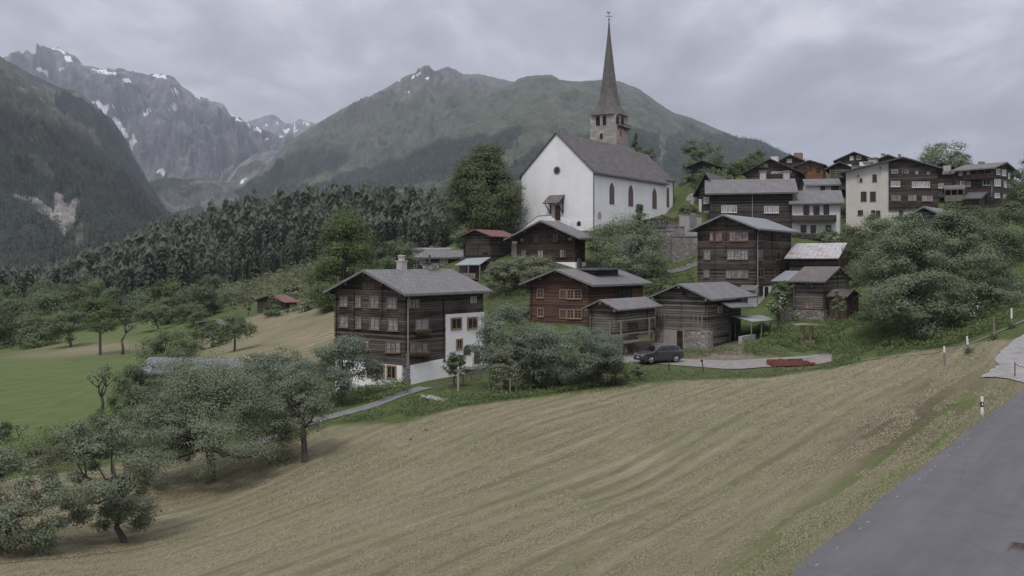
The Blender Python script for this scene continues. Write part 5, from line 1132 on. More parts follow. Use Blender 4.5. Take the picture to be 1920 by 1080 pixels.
rpoly([e3[0], e3[1], rid, r0]); rpoly([e3[1], e3[2], rid]); rpoly([e3[2], e3[3], rid]); rpoly([e3[3], e3[4], rid]); rpoly([e3[4], e3[5], r0, rid]); b.poly(e3[::-1], [(0, 0)] * 6)
b.build('choir_roof', R_church, H.root)
arch_win(H, 'R', (692, 695, 708, 855), FR_pink, simple('leaded_choir_glass', (0.07, 0.075, 0.08), (0.11, 0.11, 0.11), 6, .3), True, off=-inset, fw=.14)
b = MB(); b.bar((xc1, ca - .1, -1), (xc1, ca - .1, zce - .2), .09); b.build('downpipe', M_dark, cw)
rq = random.Random(2); b = MB()
for k in range(12): b.box((xc2 - .25 - (k % 2) * .25, ca + 2.3, 2.2 + k * .5), (xc2 + .06, ca + 2.75, 2.6 + k * .5))
b.build('quoin', FR_pink, cw)
# tower
TD, TY = 178.0, math.radians(60)
T0 = P(960 + 440 / 2.25 + .3, 300, TD); te2 = (math.cos(TY), math.sin(TY)); te1 = (-te2[1], te2[0])
troot = empty('tower', (0, 0, 0)); 
TL1 = ray_t((T0.x, T0.y), te1, 1108.2); TL2 = ray_t((T0.x, T0.y), te2, 1178)
TL2 = TL1 = (TL1 + TL2) / 2
M = Matrix.Translation((T0.x, T0.y, CHH.z0)) @ Matrix.Rotation(TY, 4, 'Z')
Mi = CHH.root.matrix_basis.inverted() if False else (Matrix.Translation((*CHH.O, CHH.z0)) @ Matrix.Rotation(CHH.yaw, 4, 'Z')).inverted()
bpy.data.objects.remove(troot)
class TW(House):
    def __init__(s): pass
T = TW(); T.fr = FR['d1']; T.yaw = TY; T.e1, T.e2 = te1, te2; T.O = (T0.x, T0.y); T.z0 = CHH.z0; T.L1, T.L2, T.gable = TL1, TL2, 'L'
zt_ = T.zat(0, 0, 98)
b = MB(); b.box((0, 0, -3), (TL2, TL1, zt_)); T.root = b.build('tower', ST_tower, CHH.root); T.root.matrix_local = Mi @ M
for r in ((118, 118, 152, 198), (173, 114, 203, 194)):
    w = arch_win(T, 'L', r, ST_tower, BLACK, False, fw=.25, name='belfry_window', mull=False)
    a0, z0, a1, z1 = T.rect('L', r); b = MB(); b.bar((-.1, (a0 + a1) / 2, z0), (-.1, (a0 + a1) / 2, z1 - .5), .09, n=8)
for r in ((281, 112, 302, 182), (321, 118, 342, 188)): arch_win(T, 'R', r, ST_tower, BLACK, False, fw=.2, name='belfry_window', mull=False)
arch_win(T, 'L', (152, 258, 174, 306), ST_tower, BLACK, False, fw=.2, name='slit_window', mull=False)
T.slab('clock_panel', 'R', (285, 215, 349, 338), simple('faded_red_fresco', (0.3, 0.215, 0.185), (.36, .29, .25), 2.5, .95), 0, .04, T.root)
a, z = T.on('R', 316, 262); ca_, cz_ = a, z; g = T.fn('R'); rc = 1.15
def disc(r0, o0, o1, nm, m_, par):
    b = MB(); n = 24; b.prism([(ca_ + r0 * math.cos(6.283 * k / n), cz_ + r0 * math.sin(6.283 * k / n)) for k in range(n)], lambda p_, q_: g(p_, q_, o0), lambda p_, q_: g(p_, q_, o1)); return b.build(nm, m_, par)
disc(rc, .041, .07, 'clock_face', simple('clock_face_pale', (.5, .46, .42), (.42, .38, .35), 3), T.root)
disc(rc * .62, .0705, .09, 'clock_centre', simple('clock_red', (.27, .13, .1), (.32, .18, .14), 3), T.root)
b = MB()
for k in range(12): t_ = 6.283 * k / 12; b.bar(g(ca_ + rc * .7 * math.cos(t_), cz_ + rc * .7 * math.sin(t_), .1), g(ca_ + rc * .93 * math.cos(t_), cz_ + rc * .93 * math.sin(t_), .1), .05, n=4)
b.bar(g(ca_, cz_, .12), g(ca_ - .3, cz_ - .75, .12), .05, n=4); b.bar(g(ca_, cz_, .12), g(ca_ - .2, cz_ + .5, .12), .06, n=4); b.build('clock_hands', M_dark, T.root)
z_b = T.on('R', 316, 205)[1]; b = MB(); b.box((TL2 * .05, z_b - .12, 0), (TL2 * 1.02, z_b + .05, .55), g); b.box((TL2 * .05, z_b + .5, .48), (TL2 * 1.02, z_b + .58, .55), g)
for k in range(6): b.box((TL2 * (.06 + k * .185), z_b, .49), (TL2 * (.06 + k * .185) + .06, z_b + .5, .54), g)
for k in range(4): a = TL2 * (.12 + k * .27); b.bar(g(a, z_b - .1, .48), g(a, z_b - .7, .05), .07)
b.build('balcony', W_trim, T.root)
b = MB(); hw = TL1 / 2; cc = (TL2 / 2, TL1 / 2, 0)
def zt_px(y): return (HY - y / 2.25) * (TD + TL1 * .7) / F - CHH.z0
prof = [(hw * 82 / 80 * 1.14, 474), (hw * 1.02, 455), (hw * .87, 440), (hw * .74, 420), (hw * .64, 400), (hw * .51, 350), (hw * .405, 300), (hw * .305, 250), (hw * .205, 200), (hw * .115, 150), (hw * .05, 100), (hw * .03, 88)]
prof = [(r0, zt_px(y)) for r0, y in prof]; dz = zt_ - prof[0][1]
prof = [(r0, zz + dz * max(0, 1 - i / 5)) for i, (r0, zz) in enumerate(prof)]
lathe(b, [(.02, prof[0][1] + .02)] + prof, cc, 16, lambda j: max(0, 1 - (j - 1) / 2.2) if j > 0 else 1)
sp = b.build('spire', R_church, T.root, smooth=False)
me = sp.data; ul = me.uv_layers.new(name='UVMap')
for p_ in me.polygons:
    for li in p_.loop_indices:
        v = me.vertices[me.loops[li].vertex_index].co; ul.data[li].uv = (math.atan2(v.y - cc[1], v.x - cc[0]) * 3.0, -v.z)
b = MB(); top = prof[-1][1]; b.bar((*cc[:2], top - .2), (*cc[:2], top + 1.7), .05, n=5); b.build('cross_staff', M_dark, T.root)
b = MB(); lathe(b, [(.02, -.22), (.15, -.13), (.2, 0), (.15, .13), (.02, .22)], (*cc[:2], top + .25), 10); b.build('orb', M_dark, T.root, smooth=True)
b = MB()
dvec = Vector((math.cos(-TY), math.sin(-TY), 0))
c0 = Vector((*cc[:2], top + .85)); b.bar(c0 - dvec * .6, c0 + dvec * .6, .06, n=5); b.bar(c0 - dvec * .56 + Vector((0, 0, -.16)), c0 - dvec * .56 + Vector((0, 0, .16)), .05, n=4); b.bar(c0 + dvec * .56 + Vector((0, 0, -.16)), c0 + dvec * .56 + Vector((0, 0, .16)), .05, n=4); b.build('cross', M_dark, T.root)
b = MB(); c1 = Vector((*cc[:2], top + 1.6)); pr = [(-.75, .1), (-.6, .5), (-.3, .15), (.1, .1), (.35, .5), (.6, .42), (.45, .15), (.3, -.25), (-.2, -.3), (-.5, -.1)]
b.prism(pr, lambda x, z: c1 + dvec * x * .55 + Vector((0, 0, z * .55)), lambda x, z: c1 + dvec * x * .55 + Vector((0, .06, z * .55))); b.build('weathercock', M_dark, T.root)

# ------------------------------------------------------------------ cemetery terrace
def vwall(name, label, cat, pts, mat, th=.5, below=2.0, coping=None, group=None):
    """an upright wall through top points (px, py, depth)"""
    p = [P(*q) for q in pts]; r_ = empty(name, p[0]); tag(r_, label, cat, group); b = MB(); c = MB()
    for u_, v_ in zip(p[:-1], p[1:]):
        d_ = Vector((v_.x - u_.x, v_.y - u_.y, 0)).normalized(); n_ = Vector((-d_.y, d_.x, 0)) * th
        lo = [float(gz(q.x, q.y)) - below for q in (u_, v_)]; o_ = p[0]
        A = [Vector((u_.x, u_.y, lo[0])), Vector((v_.x, v_.y, lo[1])), v_, u_]
        b.prism([(0, 0), (1, 0), (1, 1), (0, 1)], lambda s_, t_: (A[0] * (1 - s_) * (1 - t_) + A[1] * s_ * (1 - t_) + A[2] * s_ * t_ + A[3] * (1 - s_) * t_) - o_, lambda s_, t_: (A[0] * (1 - s_) * (1 - t_) + A[1] * s_ * (1 - t_) + A[2] * s_ * t_ + A[3] * (1 - s_) * t_) - o_ + n_)
        if coping:
            k_ = n_.normalized() * .08; B = [u_ - k_, v_ - k_, v_ + n_ + k_, u_ + n_ + k_]; z1 = Vector((0, 0, .14))
            c.prism([(0, 0), (1, 0), (1, 1), (0, 1)], lambda s_, t_: (B[0] * (1 - s_) * (1 - t_) + B[1] * s_ * (1 - t_) + B[2] * s_ * t_ + B[3] * (1 - s_) * t_) - o_ + Vector((0, 0, .002)), lambda s_, t_: (B[0] * (1 - s_) * (1 - t_) + B[1] * s_ * (1 - t_) + B[2] * s_ * t_ + B[3] * (1 - s_) * t_) - o_ + z1)
    b.build('masonry', mat, r_)
    if coping: c.build('coping', coping, r_)
    return r_
D3 = lambda x, y, d: (1200 + x / 7.715, 380 + y / 7.715, d)
vwall('retaining_wall', 'tall grey rubble retaining wall below the cemetery, right part above the lane', 'wall', [D3(465, 495, 134.6), D3(850, 495, 135.2)], ST_grey, .8, 3, ST_quoin)
vwall('retaining_wall', 'lower left part of the rubble retaining wall half hidden by the tree', 'wall', [D3(-300, 440, 135.2), D3(150, 425, 135.8), D3(470, 412, 135.8)], ST_grey, .6, 3, ST_quoin)
vwall('retaining_wall', 'short stepped middle piece of the retaining wall under the crosses', 'wall', [D3(400, 355, 136.6), D3(645, 352, 137)], ST_grey, .6, 3, ST_quoin)
vwall('cemetery_wall', 'pale plastered cemetery wall with an arched niche beside the tall log house', 'wall', [D3(585, 172, 138.6), D3(720, 180, 139), D3(890, 205, 139.6)], simple('grey_render', (0.36, 0.35, 0.33), (0.26, .25, .235), .8, .95, .3), .5, 4, ST_quoin)
vwall('cemetery_wall', 'grey cemetery back wall behind the row of dark crosses', 'wall', [D3(120, 245, 143.5), D3(420, 240, 146), D3(585, 190, 147)], simple('grey_render_dark', (0.24, .235, .225), (.17, .165, .16), .8, .95, .3), .4, 2, ST_quoin)
b = MB(); p = P(*D3(765, 350, 139.1)); b.prism(arch_poly(1.1, 2.2, False), lambda x, z: (x, 0, z), lambda x, z: (x, -.12, z)); o = b.build('niche', ST_quoin); o.location = p; tag(o, 'small arched stone niche in the pale cemetery wall', 'niche')
crossm = simple('grave_cross_dark', (0.045, 0.04, 0.038), (.09, .075, .07), 4)
rr = random.Random(8); first = None
def make_cross():
    r_ = empty('grave_cross', (0, 0, 0)); b = MB(); b.box((-.06, -.05, -.3), (.06, .05, 1.25)); b.build('upright', crossm, r_); b = MB(); b.box((-.36, -.045, .72), (.36, .045, .84)); b.build('crossbar', crossm, r_)
    b = MB(); b.prism([(-.5, .95), (0, 1.42), (.5, .95), (.44, .88), (0, 1.3), (-.44, .88)], lambda x, z: (x, -.12, z), lambda x, z: (x, .12, z)); b.build('cross_roof', crossm, r_)
    b = MB(); b.box((-.4, -.2, -.3), (.4, .2, .08)); b.build('grave_stone', ST_quoin, r_); return r_
spots = [(x, y, 142.3) for x, y in ((170, 330), (215, 325), (262, 320), (318, 318), (350, 320), (390, 315), (435, 322), (475, 325), (510, 320), (540, 318), (565, 322))] + [(x, y, 140.2) for x, y in ((150, 395), (205, 398), (245, 392), (312, 392), (375, 390))]
spots += [(1200 + 0, 0, 0)] if False else []
proto = make_cross()
for k, (x, y, d) in enumerate(spots + [((p_ - 1200) * 7.715, (q_ - 380) * 7.715, 146) for p_, q_ in ((1150, 423), (1160, 422), (1170, 423), (1179, 422), (1191, 421))]):
    if k == 0: r_ = proto
    else:
        r_ = proto.copy(); C.objects.link(r_)
        for ch in proto.children: c_ = ch.copy(); c_.parent = r_; C.objects.link(c_)
    p = P(*D3(x, y, d)); s_ = rr.uniform(.8, 1.15) * (.62 if d == 146 else 1); r_.location = (p.x, p.y, p.z); r_.rotation_euler = (0, 0, rr.uniform(-.25, .35)); r_.scale = (s_, s_, s_)
    tag(r_, 'dark roofed wooden grave cross standing in the cemetery beside the church', 'grave cross', 'grave crosses in the cemetery')
# stone wheel cross above the cemetery
p = P(1297.5, 403, 149); r_ = empty('stone_cross', p); tag(r_, 'pale stone wheel cross on a shaft between the church choir and the log house', 'monument'); st = simple('pale_stone', (.42, .4, .36), (.3, .29, .26), 2, .95, .3)
b = MB(); b.box((-.28, -.2, -1), (.28, .2, 2.3)); b.build('shaft', st, r_); b = MB(); b.box((-.9, -.2, 2.0 + .35), (.9, .2, 2.9)); b.box((-.28, -.201, 1.9), (.28, .201, 3.5)); b.build('arms', st, r_)
b = MB(); n = 20
for k in range(n): t0, t1 = 6.283 * k / n, 6.283 * (k + 1) / n; b.bar((.7 * math.cos(t0), 0, 2.62 + .7 * math.sin(t0)), (.7 * math.cos(t1), 0, 2.62 + .7 * math.sin(t1)), .13, n=6)
b.build('ring', st, r_); b = MB(); b.box((-.7, -.45, -1), (.7, .45, .3)); b.build('base', st, r_)
# ------------------------------------------------------------------ broadleaf trees and shrubs
L_apple = leafmat('apple_leaves', (0.098, 0.12, 0.076), (0.225, 0.256, 0.168))
L_dark = leafmat('dark_leaves', (0.06, 0.086, 0.05), (0.15, 0.185, 0.1))
L_plum = leafmat('plum_leaves', (0.088, 0.116, 0.084), (0.2, 0.238, 0.168))
L_bright = leafmat('bright_leaves', (0.066, 0.098, 0.036), (0.135, 0.175, 0.07))
L_linden = leafmat('linden_leaves', (0.052, 0.07, 0.035), (0.15, 0.172, 0.085))
L_wood = leafmat('woodland_leaves', (0.075, 0.106, 0.056), (0.17, 0.212, 0.105))
L_pale = leafmat('pale_leaves', (0.109, 0.128, 0.0768), (0.224, 0.243, 0.16))
L_maple = leafmat('maple_leaves', (0.086, 0.116, 0.072), (0.215, 0.258, 0.155))
L_elder = leafmat('elder_blossom', (0.064, 0.0896, 0.0448), (0.128, 0.16, 0.0768), .2, (0.52, 0.48, 0.3))
L_white = leafmat('white_blossom', (0.0576, 0.0832, 0.0448), (0.128, 0.16, 0.0768), .2, (0.55, 0.55, 0.47))
L_herb = leafmat('meadow_herbs', (0.064, 0.0998, 0.0384), (0.154, 0.198, 0.0768))
L_weed = leafmat('dull_weeds', (0.0768, 0.0922, 0.0486), (0.16, 0.173, 0.0922))
def leaf_quads(Pn, Nn, size, rng, aspect=.6):
    """one diamond leaf (or leaf spray) at each point, facing its normal"""
    n = len(Pn); Nn = Nn / (np.linalg.norm(Nn, axis=1, keepdims=True) + 1e-9)
    r = rng.normal(size=(n, 3)); a = np.cross(Nn, r); a /= np.linalg.norm(a, axis=1, keepdims=True) + 1e-9; b = np.cross(Nn, a)
    s = (size * rng.uniform(.6, 1.35, n))[:, None]
    V = np.stack([Pn + a * s, Pn + b * s * aspect + Nn * s * .15, Pn - a * s, Pn - b * s * aspect + Nn * s * .15], 1).reshape(-1, 3)
    return V, np.arange(4 * n).reshape(n, 4)
def crown_mesh(name, c, half, mat, seed, n_cl, n_leaf, size, style='round', clump=.3, gaps=0.0):
    rng = np.random.default_rng(seed)
    d = rng.normal(size=(n_cl * 3, 3)); d /= np.linalg.norm(d, axis=1, keepdims=True)
    if style == 'dome': d[:, 2] = np.where((d[:, 2] < -.5) & (rng.random(len(d)) < .6), -d[:, 2], d[:, 2])
    lump = .84 + .34 * fbm(d[:, 0] * 1.7 + 5 + seed % 91, d[:, 1] * 1.7 + d[:, 2] * 2.1 + 3, 2, seed % 50)
    rf = rng.uniform(.32, 1.0, len(d)) ** .55 * lump
    p = d * rf[:, None]
    if style == 'egg': p[:, :2] *= np.clip(1.05 - .5 * (p[:, 2:3] + .1), .25, 1.3)
    if style == 'cone': p[:, :2] *= np.clip(.95 - .72 * (p[:, 2:3] + .3), .1, 1.25)
    if style == 'dome': p[:, :2] *= np.clip(1.02 - .22 * p[:, 2:3], .5, 1.2)
    if style == 'vase': p[:, :2] *= np.clip(.75 + .4 * p[:, 2:3], .35, 1.2)
    p = p[:n_cl]; cc = np.asarray(c) + p * np.asarray(half)
    w = rng.uniform(.5, 1.5, n_cl); k = rng.choice(n_cl, n_leaf, p=w / w.sum())
    rad = clump * min(half) * rng.uniform(.6, 1.35, n_cl)
    q = rng.normal(size=(n_leaf, 3)); q /= np.linalg.norm(q, axis=1, keepdims=True)
    q[:, 2] = np.where(rng.random(n_leaf) < .45, np.abs(q[:, 2]), q[:, 2])
    rr = rng.uniform(.15, 1.0, n_leaf) ** .45 * (1 + .25 * rng.normal(size=n_leaf))
    pos = cc[k] + q * (rad[k] * rr)[:, None] * np.array([1, 1, .72])
    nrm = q * .9 + (p[k]) * .7 + np.array([0, 0, .5]) + rng.normal(size=(n_leaf, 3)) * .33
    V, Q = leaf_quads(pos, nrm, np.full(n_leaf, size), rng)
    return np_mesh(name, V, Q, mat), cc
def tree(label, base_px, d, x0, x1, y0, y1, mat, style='round', cat='tree', name='broadleaf_tree', trunk=None, dens=1.0, seed=None, clump=.3, ncl=None, group=None, lift=0.0, limbs=11, bend=0.0, leaf=1.0):
    seed = seed or int(base_px * 7 + d * 13); r = random.Random(seed)
    B = on_ground(base_px, d, lift); k = d / F
    cx_, cz = ((x0 + x1) / 2 - CX) * k, (HY - (y0 + y1) / 2) * k
    half = ((x1 - x0) / 2 * k * .98, (x1 - x0) / 2 * k * .9, (y1 - y0) / 2 * k * 1.02)
    root = empty(name, B); tag(root, label, cat, group)
    c = Vector((cx_, d, cz)) - B
    area = (x1 - x0) * (y1 - y0) * .284 * .75
    size = max(.055, d / 907 * .92) * leaf
    nl = int(np.clip(area * 5.2 * dens / leaf ** 1.4, 700, 80000))
    clump = clump if area > 2600 else max(clump, .37); ncl = ncl or int(np.clip(area / 38, 48, 150))
    me, cc = crown_mesh('crown', c, half, mat, seed, ncl, nl, size, style, clump)
    o = link('crown', me, root)
    H_ = c.z + half[2]; tr = trunk or max(.08, .024 * H_ + .05)
    b = MB(); fork = Vector((c.x * .35, 0, max(.25 * H_, c.z - half[2] * .75)))
    m1 = fork * .5 + Vector((bend, r.uniform(-.1, .1), 0))
    b.tube([Vector((0, 0, -.5)), Vector((0, 0, .15)), m1, fork, Vector((c.x * .8, c.y, c.z + half[2] * .2))], [tr * 1.5, tr * 1.15, tr * .95, tr * .85, tr * .3], 8)
    for i in range(limbs):
        q = Vector(cc[r.randrange(len(cc))]); st = fork.lerp(Vector((c.x * .8, c.y, c.z)), r.uniform(0, .6)); md = st.lerp(q, .5) + Vector((r.uniform(-.1, .1), r.uniform(-.1, .1), -.08)) * (q - st).length
        b.tube([st, md, q], [tr * .5, tr * .32, tr * .08], 5)
    b.build('trunk', bark_m, root, smooth=True, fix=False)
    return root
bark_m = simple('tree_bark', (0.055, 0.047, 0.04), (0.11, 0.1, 0.09), 6, .95, .7, stretch=(1, 1, .3))
def bare_tree(label, px, d, y_top, width, seed, foliage=0, mat=None):
    r = random.Random(seed); B = on_ground(px, d); root = empty('orchard_tree', B); tag(root, label, 'tree'); k = d / F
    Ht = ((HY - y_top) * k) - B.z; b = MB(); tips = []
    def grow(p, v, l, rad, lev):
        q = p + v * l; m_ = p + v * l * .5 + Vector((r.uniform(-1, 1), r.uniform(-1, 1), r.uniform(-.3, .6))) * l * .12
        b.tube([p, m_, q], [rad, rad * .85, rad * .65], 5)
        if lev == 0: tips.append(q); return
        for _ in range(r.choice((2, 3, 3))):
            w = (v + Vector((r.uniform(-1, 1), r.uniform(-1, 1), r.uniform(-.25, .75))) * .95).normalized()
            grow(q, w, l * r.uniform(.55, .82), rad * .6, lev - 1)
    grow(Vector((0, 0, -.3)), Vector((r.uniform(-.1, .1), 0, 1)).normalized(), Ht * .32 + .3, .028 * Ht + .08, 4)
    o = b.build('trunk', bark_m, root, smooth=True, fix=False)
    if foliage:
        rng = np.random.default_rng(seed); t_ = np.array([tuple(q) for q in tips]); i = rng.integers(0, len(t_), foliage)
        pos = t_[i] + rng.normal(size=(foliage, 3)) * Ht * .05
        V, Q = leaf_quads(pos, rng.normal(size=(foliage, 3)) + [0, 0, .6], np.full(foliage, max(.07, d / 907)), rng); link('crown', np_mesh('crown', V, Q, mat), root)
    return root
# orchard in the mown meadow
tree('big spreading grey green apple tree in the left of the mown meadow', 395, 58, 238, 545, 682, 905, L_apple, 'dome', 'apple tree', 'apple_tree', trunk=.3, limbs=16, ncl=150, dens=1.15, clump=.28)
tree('small apple tree with a bare straight trunk right of the big apple tree', 572, 58, 505, 622, 692, 828, L_apple, 'dome', 'apple tree', 'apple_tree', trunk=.2, limbs=9)
tree('ragged apple tree with a leaning trunk in the left foreground meadow', 232, 44, 110, 305, 785, 1000, L_apple, 'round', 'apple tree', 'apple_tree', trunk=.15, limbs=14, clump=.23, ncl=90, dens=.7, bend=-.2)
tree('apple tree cut by the left picture edge in the foreground meadow', 20, 40, -130, 150, 845, 1050, L_apple, 'round', 'apple tree', 'apple_tree', trunk=.15, limbs=16, clump=.215, ncl=100, dens=.62)
tree('dark glossy leaved bush just behind the left side of the big apple tree', 255, 74, 205, 310, 680, 800, L_dark, 'round', 'bush', 'bush', limbs=6)
bare_tree('thin half bare fruit tree at the edge of the green meadow', 190, 100, 690, 70, 5, 350, L_apple)
bare_tree('stunted bare fruit tree at the left edge below the green meadow', 36, 92, 800, 30, 8, 20, L_apple)
tree('low dark shrub cut by the left picture edge beside the green meadow', 5, 92, -30, 22, 790, 835, L_dark, 'round', 'bush', 'bush', limbs=3)
tree('grey green plum tree in front of the white base of the big log house', 638, 74, 575, 712, 632, 742, L_plum, 'dome', 'plum tree', 'plum_tree', trunk=.16)
tree('broad misty green plum tree left of the big log house', 525, 72, 455, 602, 655, 780, L_plum, 'round', 'plum tree', 'plum_tree', trunk=.14)
tree('elder bush full of cream blossom beside the blue grey shed roof', 470, 82, 425, 520, 664, 740, L_elder, 'round', 'elder bush', 'elder_bush', limbs=5)
tree('dense green plum tree against the white right end of the big log house', 945, 77, 880, 1008, 573, 700, L_plum, 'round', 'plum tree', 'plum_tree', trunk=.13, ncl=70)
tree('wide plum tree standing before the granary at the upper edge of the meadow', 1042, 75, 985, 1160, 600, 722, L_plum, 'round', 'plum tree', 'plum_tree', trunk=.14, ncl=90, limbs=12)
tree('low plum bush filling the gap between the two large plum trees', 1000, 76, 950, 1052, 618, 728, L_plum, 'round', 'plum bush', 'plum_bush', trunk=.1, limbs=5)
tree('plum bush leaning toward the granary stilts', 1122, 79, 1080, 1172, 622, 708, L_plum, 'round', 'plum bush', 'plum_bush', trunk=.1, limbs=5)
tree('slim pale young tree tied between two wooden stake frames', 948, 73.5, 912, 978, 655, 742, L_pale, 'egg', 'young tree', 'young_tree', trunk=.05, dens=.7, limbs=6)
tree('small dark shrub by the garden fence of the big log house', 852, 78, 836, 874, 655, 705, L_dark, 'egg', 'shrub', 'shrub', trunk=.05, limbs=4)
# around the village
tree('tall bright green ash tree left of the big log house roof', 640, 140, 582, 718, 394, 610, L_bright, 'egg', 'ash tree', 'ash_tree', ncl=150, limbs=8, clump=.36, dens=1.5)
tree('round dark tree behind the chimney of the big log house', 742, 130, 698, 790, 450, 520, L_dark, 'round', limbs=6)
tree('massive dense linden tree left of the church', 908, 157, 838, 980, 278, 452, L_linden, 'egg', 'linden tree', 'linden_tree', ncl=190, clump=.36, dens=2.0, trunk=.6)
tree('leafy tree right of the church front hiding part of the cemetery wall', 1185, 126, 1098, 1258, 402, 545, L_maple, 'round', ncl=90, clump=.3)
tree('slender sapling rising above the leafy tree before the church wall', 1200, 128, 1184, 1216, 380, 450, L_dark, 'egg', 'sapling', 'sapling', limbs=4)
tree('pale airy apple tree on the lawn below the black barn', 946, 112, 902, 988, 490, 542, L_pale, 'dome', 'apple tree', 'apple_tree', trunk=.14, clump=.36, dens=1.6)
tree('second pale apple tree in front of the brown chalet', 1002, 114, 955, 1050, 478, 538, L_pale, 'round', 'apple tree', 'apple_tree', trunk=.12, clump=.36, dens=1.6)
tree('low shrub between the pale apple trees and the red brown house', 985, 106, 955, 1010, 580, 625, L_plum, 'round', 'shrub', 'shrub', limbs=3)
tree('small rounded shrub at the left wall of the black barn', 872, 137, 842, 892, 425, 465, L_wood, 'round', 'shrub', 'shrub', limbs=3)
tree('big leafy maple in the left half of the tree group above the meadow', 1712, 86, 1612, 1792, 402, 640, L_maple, 'egg', 'maple tree', 'maple_tree', ncl=170, dens=1.3, limbs=12, clump=.27)
tree('darker maple in the right half of the tree group above the meadow', 1770, 90, 1705, 1885, 388, 615, L_maple, 'egg', 'maple tree', 'maple_tree', ncl=130, dens=1.1, limbs=12, clump=.24)
tree('maple with a pale crown top in front of the cream plaster wall', 1650, 102, 1588, 1700, 404, 560, L_wood, 'round', 'maple tree', 'maple_tree', ncl=80)
tree('tree filling the space between the maple group and the right picture edge', 1880, 108, 1815, 1960, 368, 555, L_dark, 'round', ncl=90)
tree('dark tree at the right picture edge beside the far log house', 1925, 150, 1892, 1990, 285, 425, L_dark, 'egg', limbs=6)
tree('broad low bush at the right end of the slope beside the tree group', 1890, 92, 1840, 1950, 520, 610, L_plum, 'round', 'bush', 'bush', limbs=4)
tree('shrub sprinkled with white blossom below the maple group', 1815, 86, 1788, 1842, 552, 606, L_white, 'round', 'shrub', 'shrub', limbs=4)
tree('lone round tree on the skyline behind the cream and log gable house', 1770, 232, 1722, 1818, 265, 345, L_maple, 'round', limbs=8)
tree('leafy tree on the rise behind the dark windowless barn', 1318, 205, 1272, 1362, 266, 330, L_wood, 'round', limbs=7)
tree('dense bushy tree between the church choir and the windowless barn', 1300, 190, 1276, 1330, 305, 385, L_wood, 'round', limbs=6)
tree('bushy tree below the windowless barn left of the long house', 1330, 172, 1300, 1365, 318, 375, L_wood, 'round', limbs=6)
tree('small tree peeping over the roof of the dark chalet with a balcony', 1418, 212, 1390, 1440, 284, 330, L_bright, 'round', limbs=5)
tree('low bushes between the windowless barn and the dark chalet', 1378, 195, 1350, 1402, 300, 335, L_bright, 'round', 'bush', 'bush', limbs=4)
tree('small dark fir behind the church tower', 1190, 192, 1180, 1204, 248, 300, L_dark, 'cone', 'fir tree', 'fir_tree', limbs=3)
tree('rounded tree top showing above the church choir roof', 1212, 196, 1196, 1228, 274, 310, L_wood, 'round', limbs=3)
tree('clipped dark hedge bush at the foot of the stone wheel cross', 1292, 147.5, 1270, 1312, 384, 408, L_dark, 'round', 'hedge bush', 'hedge_bush', limbs=3)
tree('shrubs in the garden right of the plaster house balconies', 1602, 134, 1568, 1642, 424, 475, L_weed, 'round', 'shrub', 'shrub', limbs=4)
tree('garden bush under the corner of the plaster house', 1550, 134, 1528, 1575, 432, 462, L_wood, 'round', 'bush', 'bush', limbs=3)
tree('white flowering rose bush between the tall log house and the small chalet', 1460, 101, 1440, 1478, 545, 592, L_white, 'egg', 'rose bush', 'rose_bush', limbs=4)
tree('thin young tree in front of the small chalet gable', 1572, 100, 1559, 1586, 545, 592, L_pale, 'egg', 'young tree', 'young_tree', trunk=.05, limbs=4, dens=.8)
tree('ivy covered shrub on the terrace left of the small chalet', 1468, 104.5, 1448, 1490, 528, 568, L_dark, 'round', 'shrub', 'shrub', limbs=3)
tree('leafy bush on the bank behind the log barn roof', 1238, 118, 1205, 1275, 520, 560, L_wood, 'round', 'bush', 'bush', limbs=3)
tree('bush at the corner behind the red brown house', 1222, 122, 1196, 1250, 500, 545, L_dark, 'round', 'bush', 'bush', limbs=3)
tree('tufted bush on the bank left of the parked car', 1150, 75, 1105, 1190, 676, 722, L_weed, 'dome', 'bush', 'bush', limbs=2, clump=.35)
tree('little round bush on the bank below the parked car', 1195, 77.5, 1183, 1212, 684, 704, L_plum, 'round', 'bush', 'bush', limbs=2)
# left meadow and slope
tree('round headed fruit tree with a dark trunk on the far left meadow', 133, 168, 88, 166, 578, 640, L_wood, 'dome', 'fruit tree', 'fruit_tree')
tree('fruit tree with bare lower limbs in the middle of the left meadow', 188, 150, 156, 218, 582, 632, L_bright, 'dome', 'fruit tree', 'fruit_tree', limbs=12, dens=.8)
bare_tree('dead branching tree standing beside the fruit tree in the left meadow', 230, 150, 585, 50, 21)
tree('fruit tree at the top edge of the left meadow', 298, 186, 252, 318, 570, 612, L_wood, 'dome', 'fruit tree', 'fruit_tree')
for i, (bx, d, x0, x1, y0, y1, m_, w) in enumerate(((35, 195, -25, 85, 560, 690, L_wood, 'lowest big woodland tree cut by the left picture edge'), (98, 215, 52, 140, 543, 645, L_wood, 'woodland tree behind the round headed fruit tree'), (180, 222, 142, 220, 552, 625, L_bright, 'brighter woodland tree behind the two middle meadow trees'), (325, 200, 300, 352, 545, 612, L_wood, 'woodland tree at the right end of the left meadow'), (372, 195, 338, 410, 533, 612, L_dark, 'darker woodland tree right at the meadow end'), (255, 230, 225, 300, 565, 615, L_dark, 'dark low woodland tree behind the dead tree'), (-40, 185, -110, 20, 560, 690, L_dark, 'dark woodland tree at the extreme left edge'), (70, 180, 30, 110, 600, 668, L_wood, 'low woodland tree sloping to the meadow rim'), (440, 210, 400, 480, 555, 610, L_wood, 'shrubby tree left of the field barn'))):
    tree(w, bx, d, x0 - 6, x1 + 6, y0 - 8, y1 + 14, m_, 'egg', group='woodland trees below the forest hill', dens=1.3, clump=.34, limbs=6)
rr = random.Random(17); wl_ = []
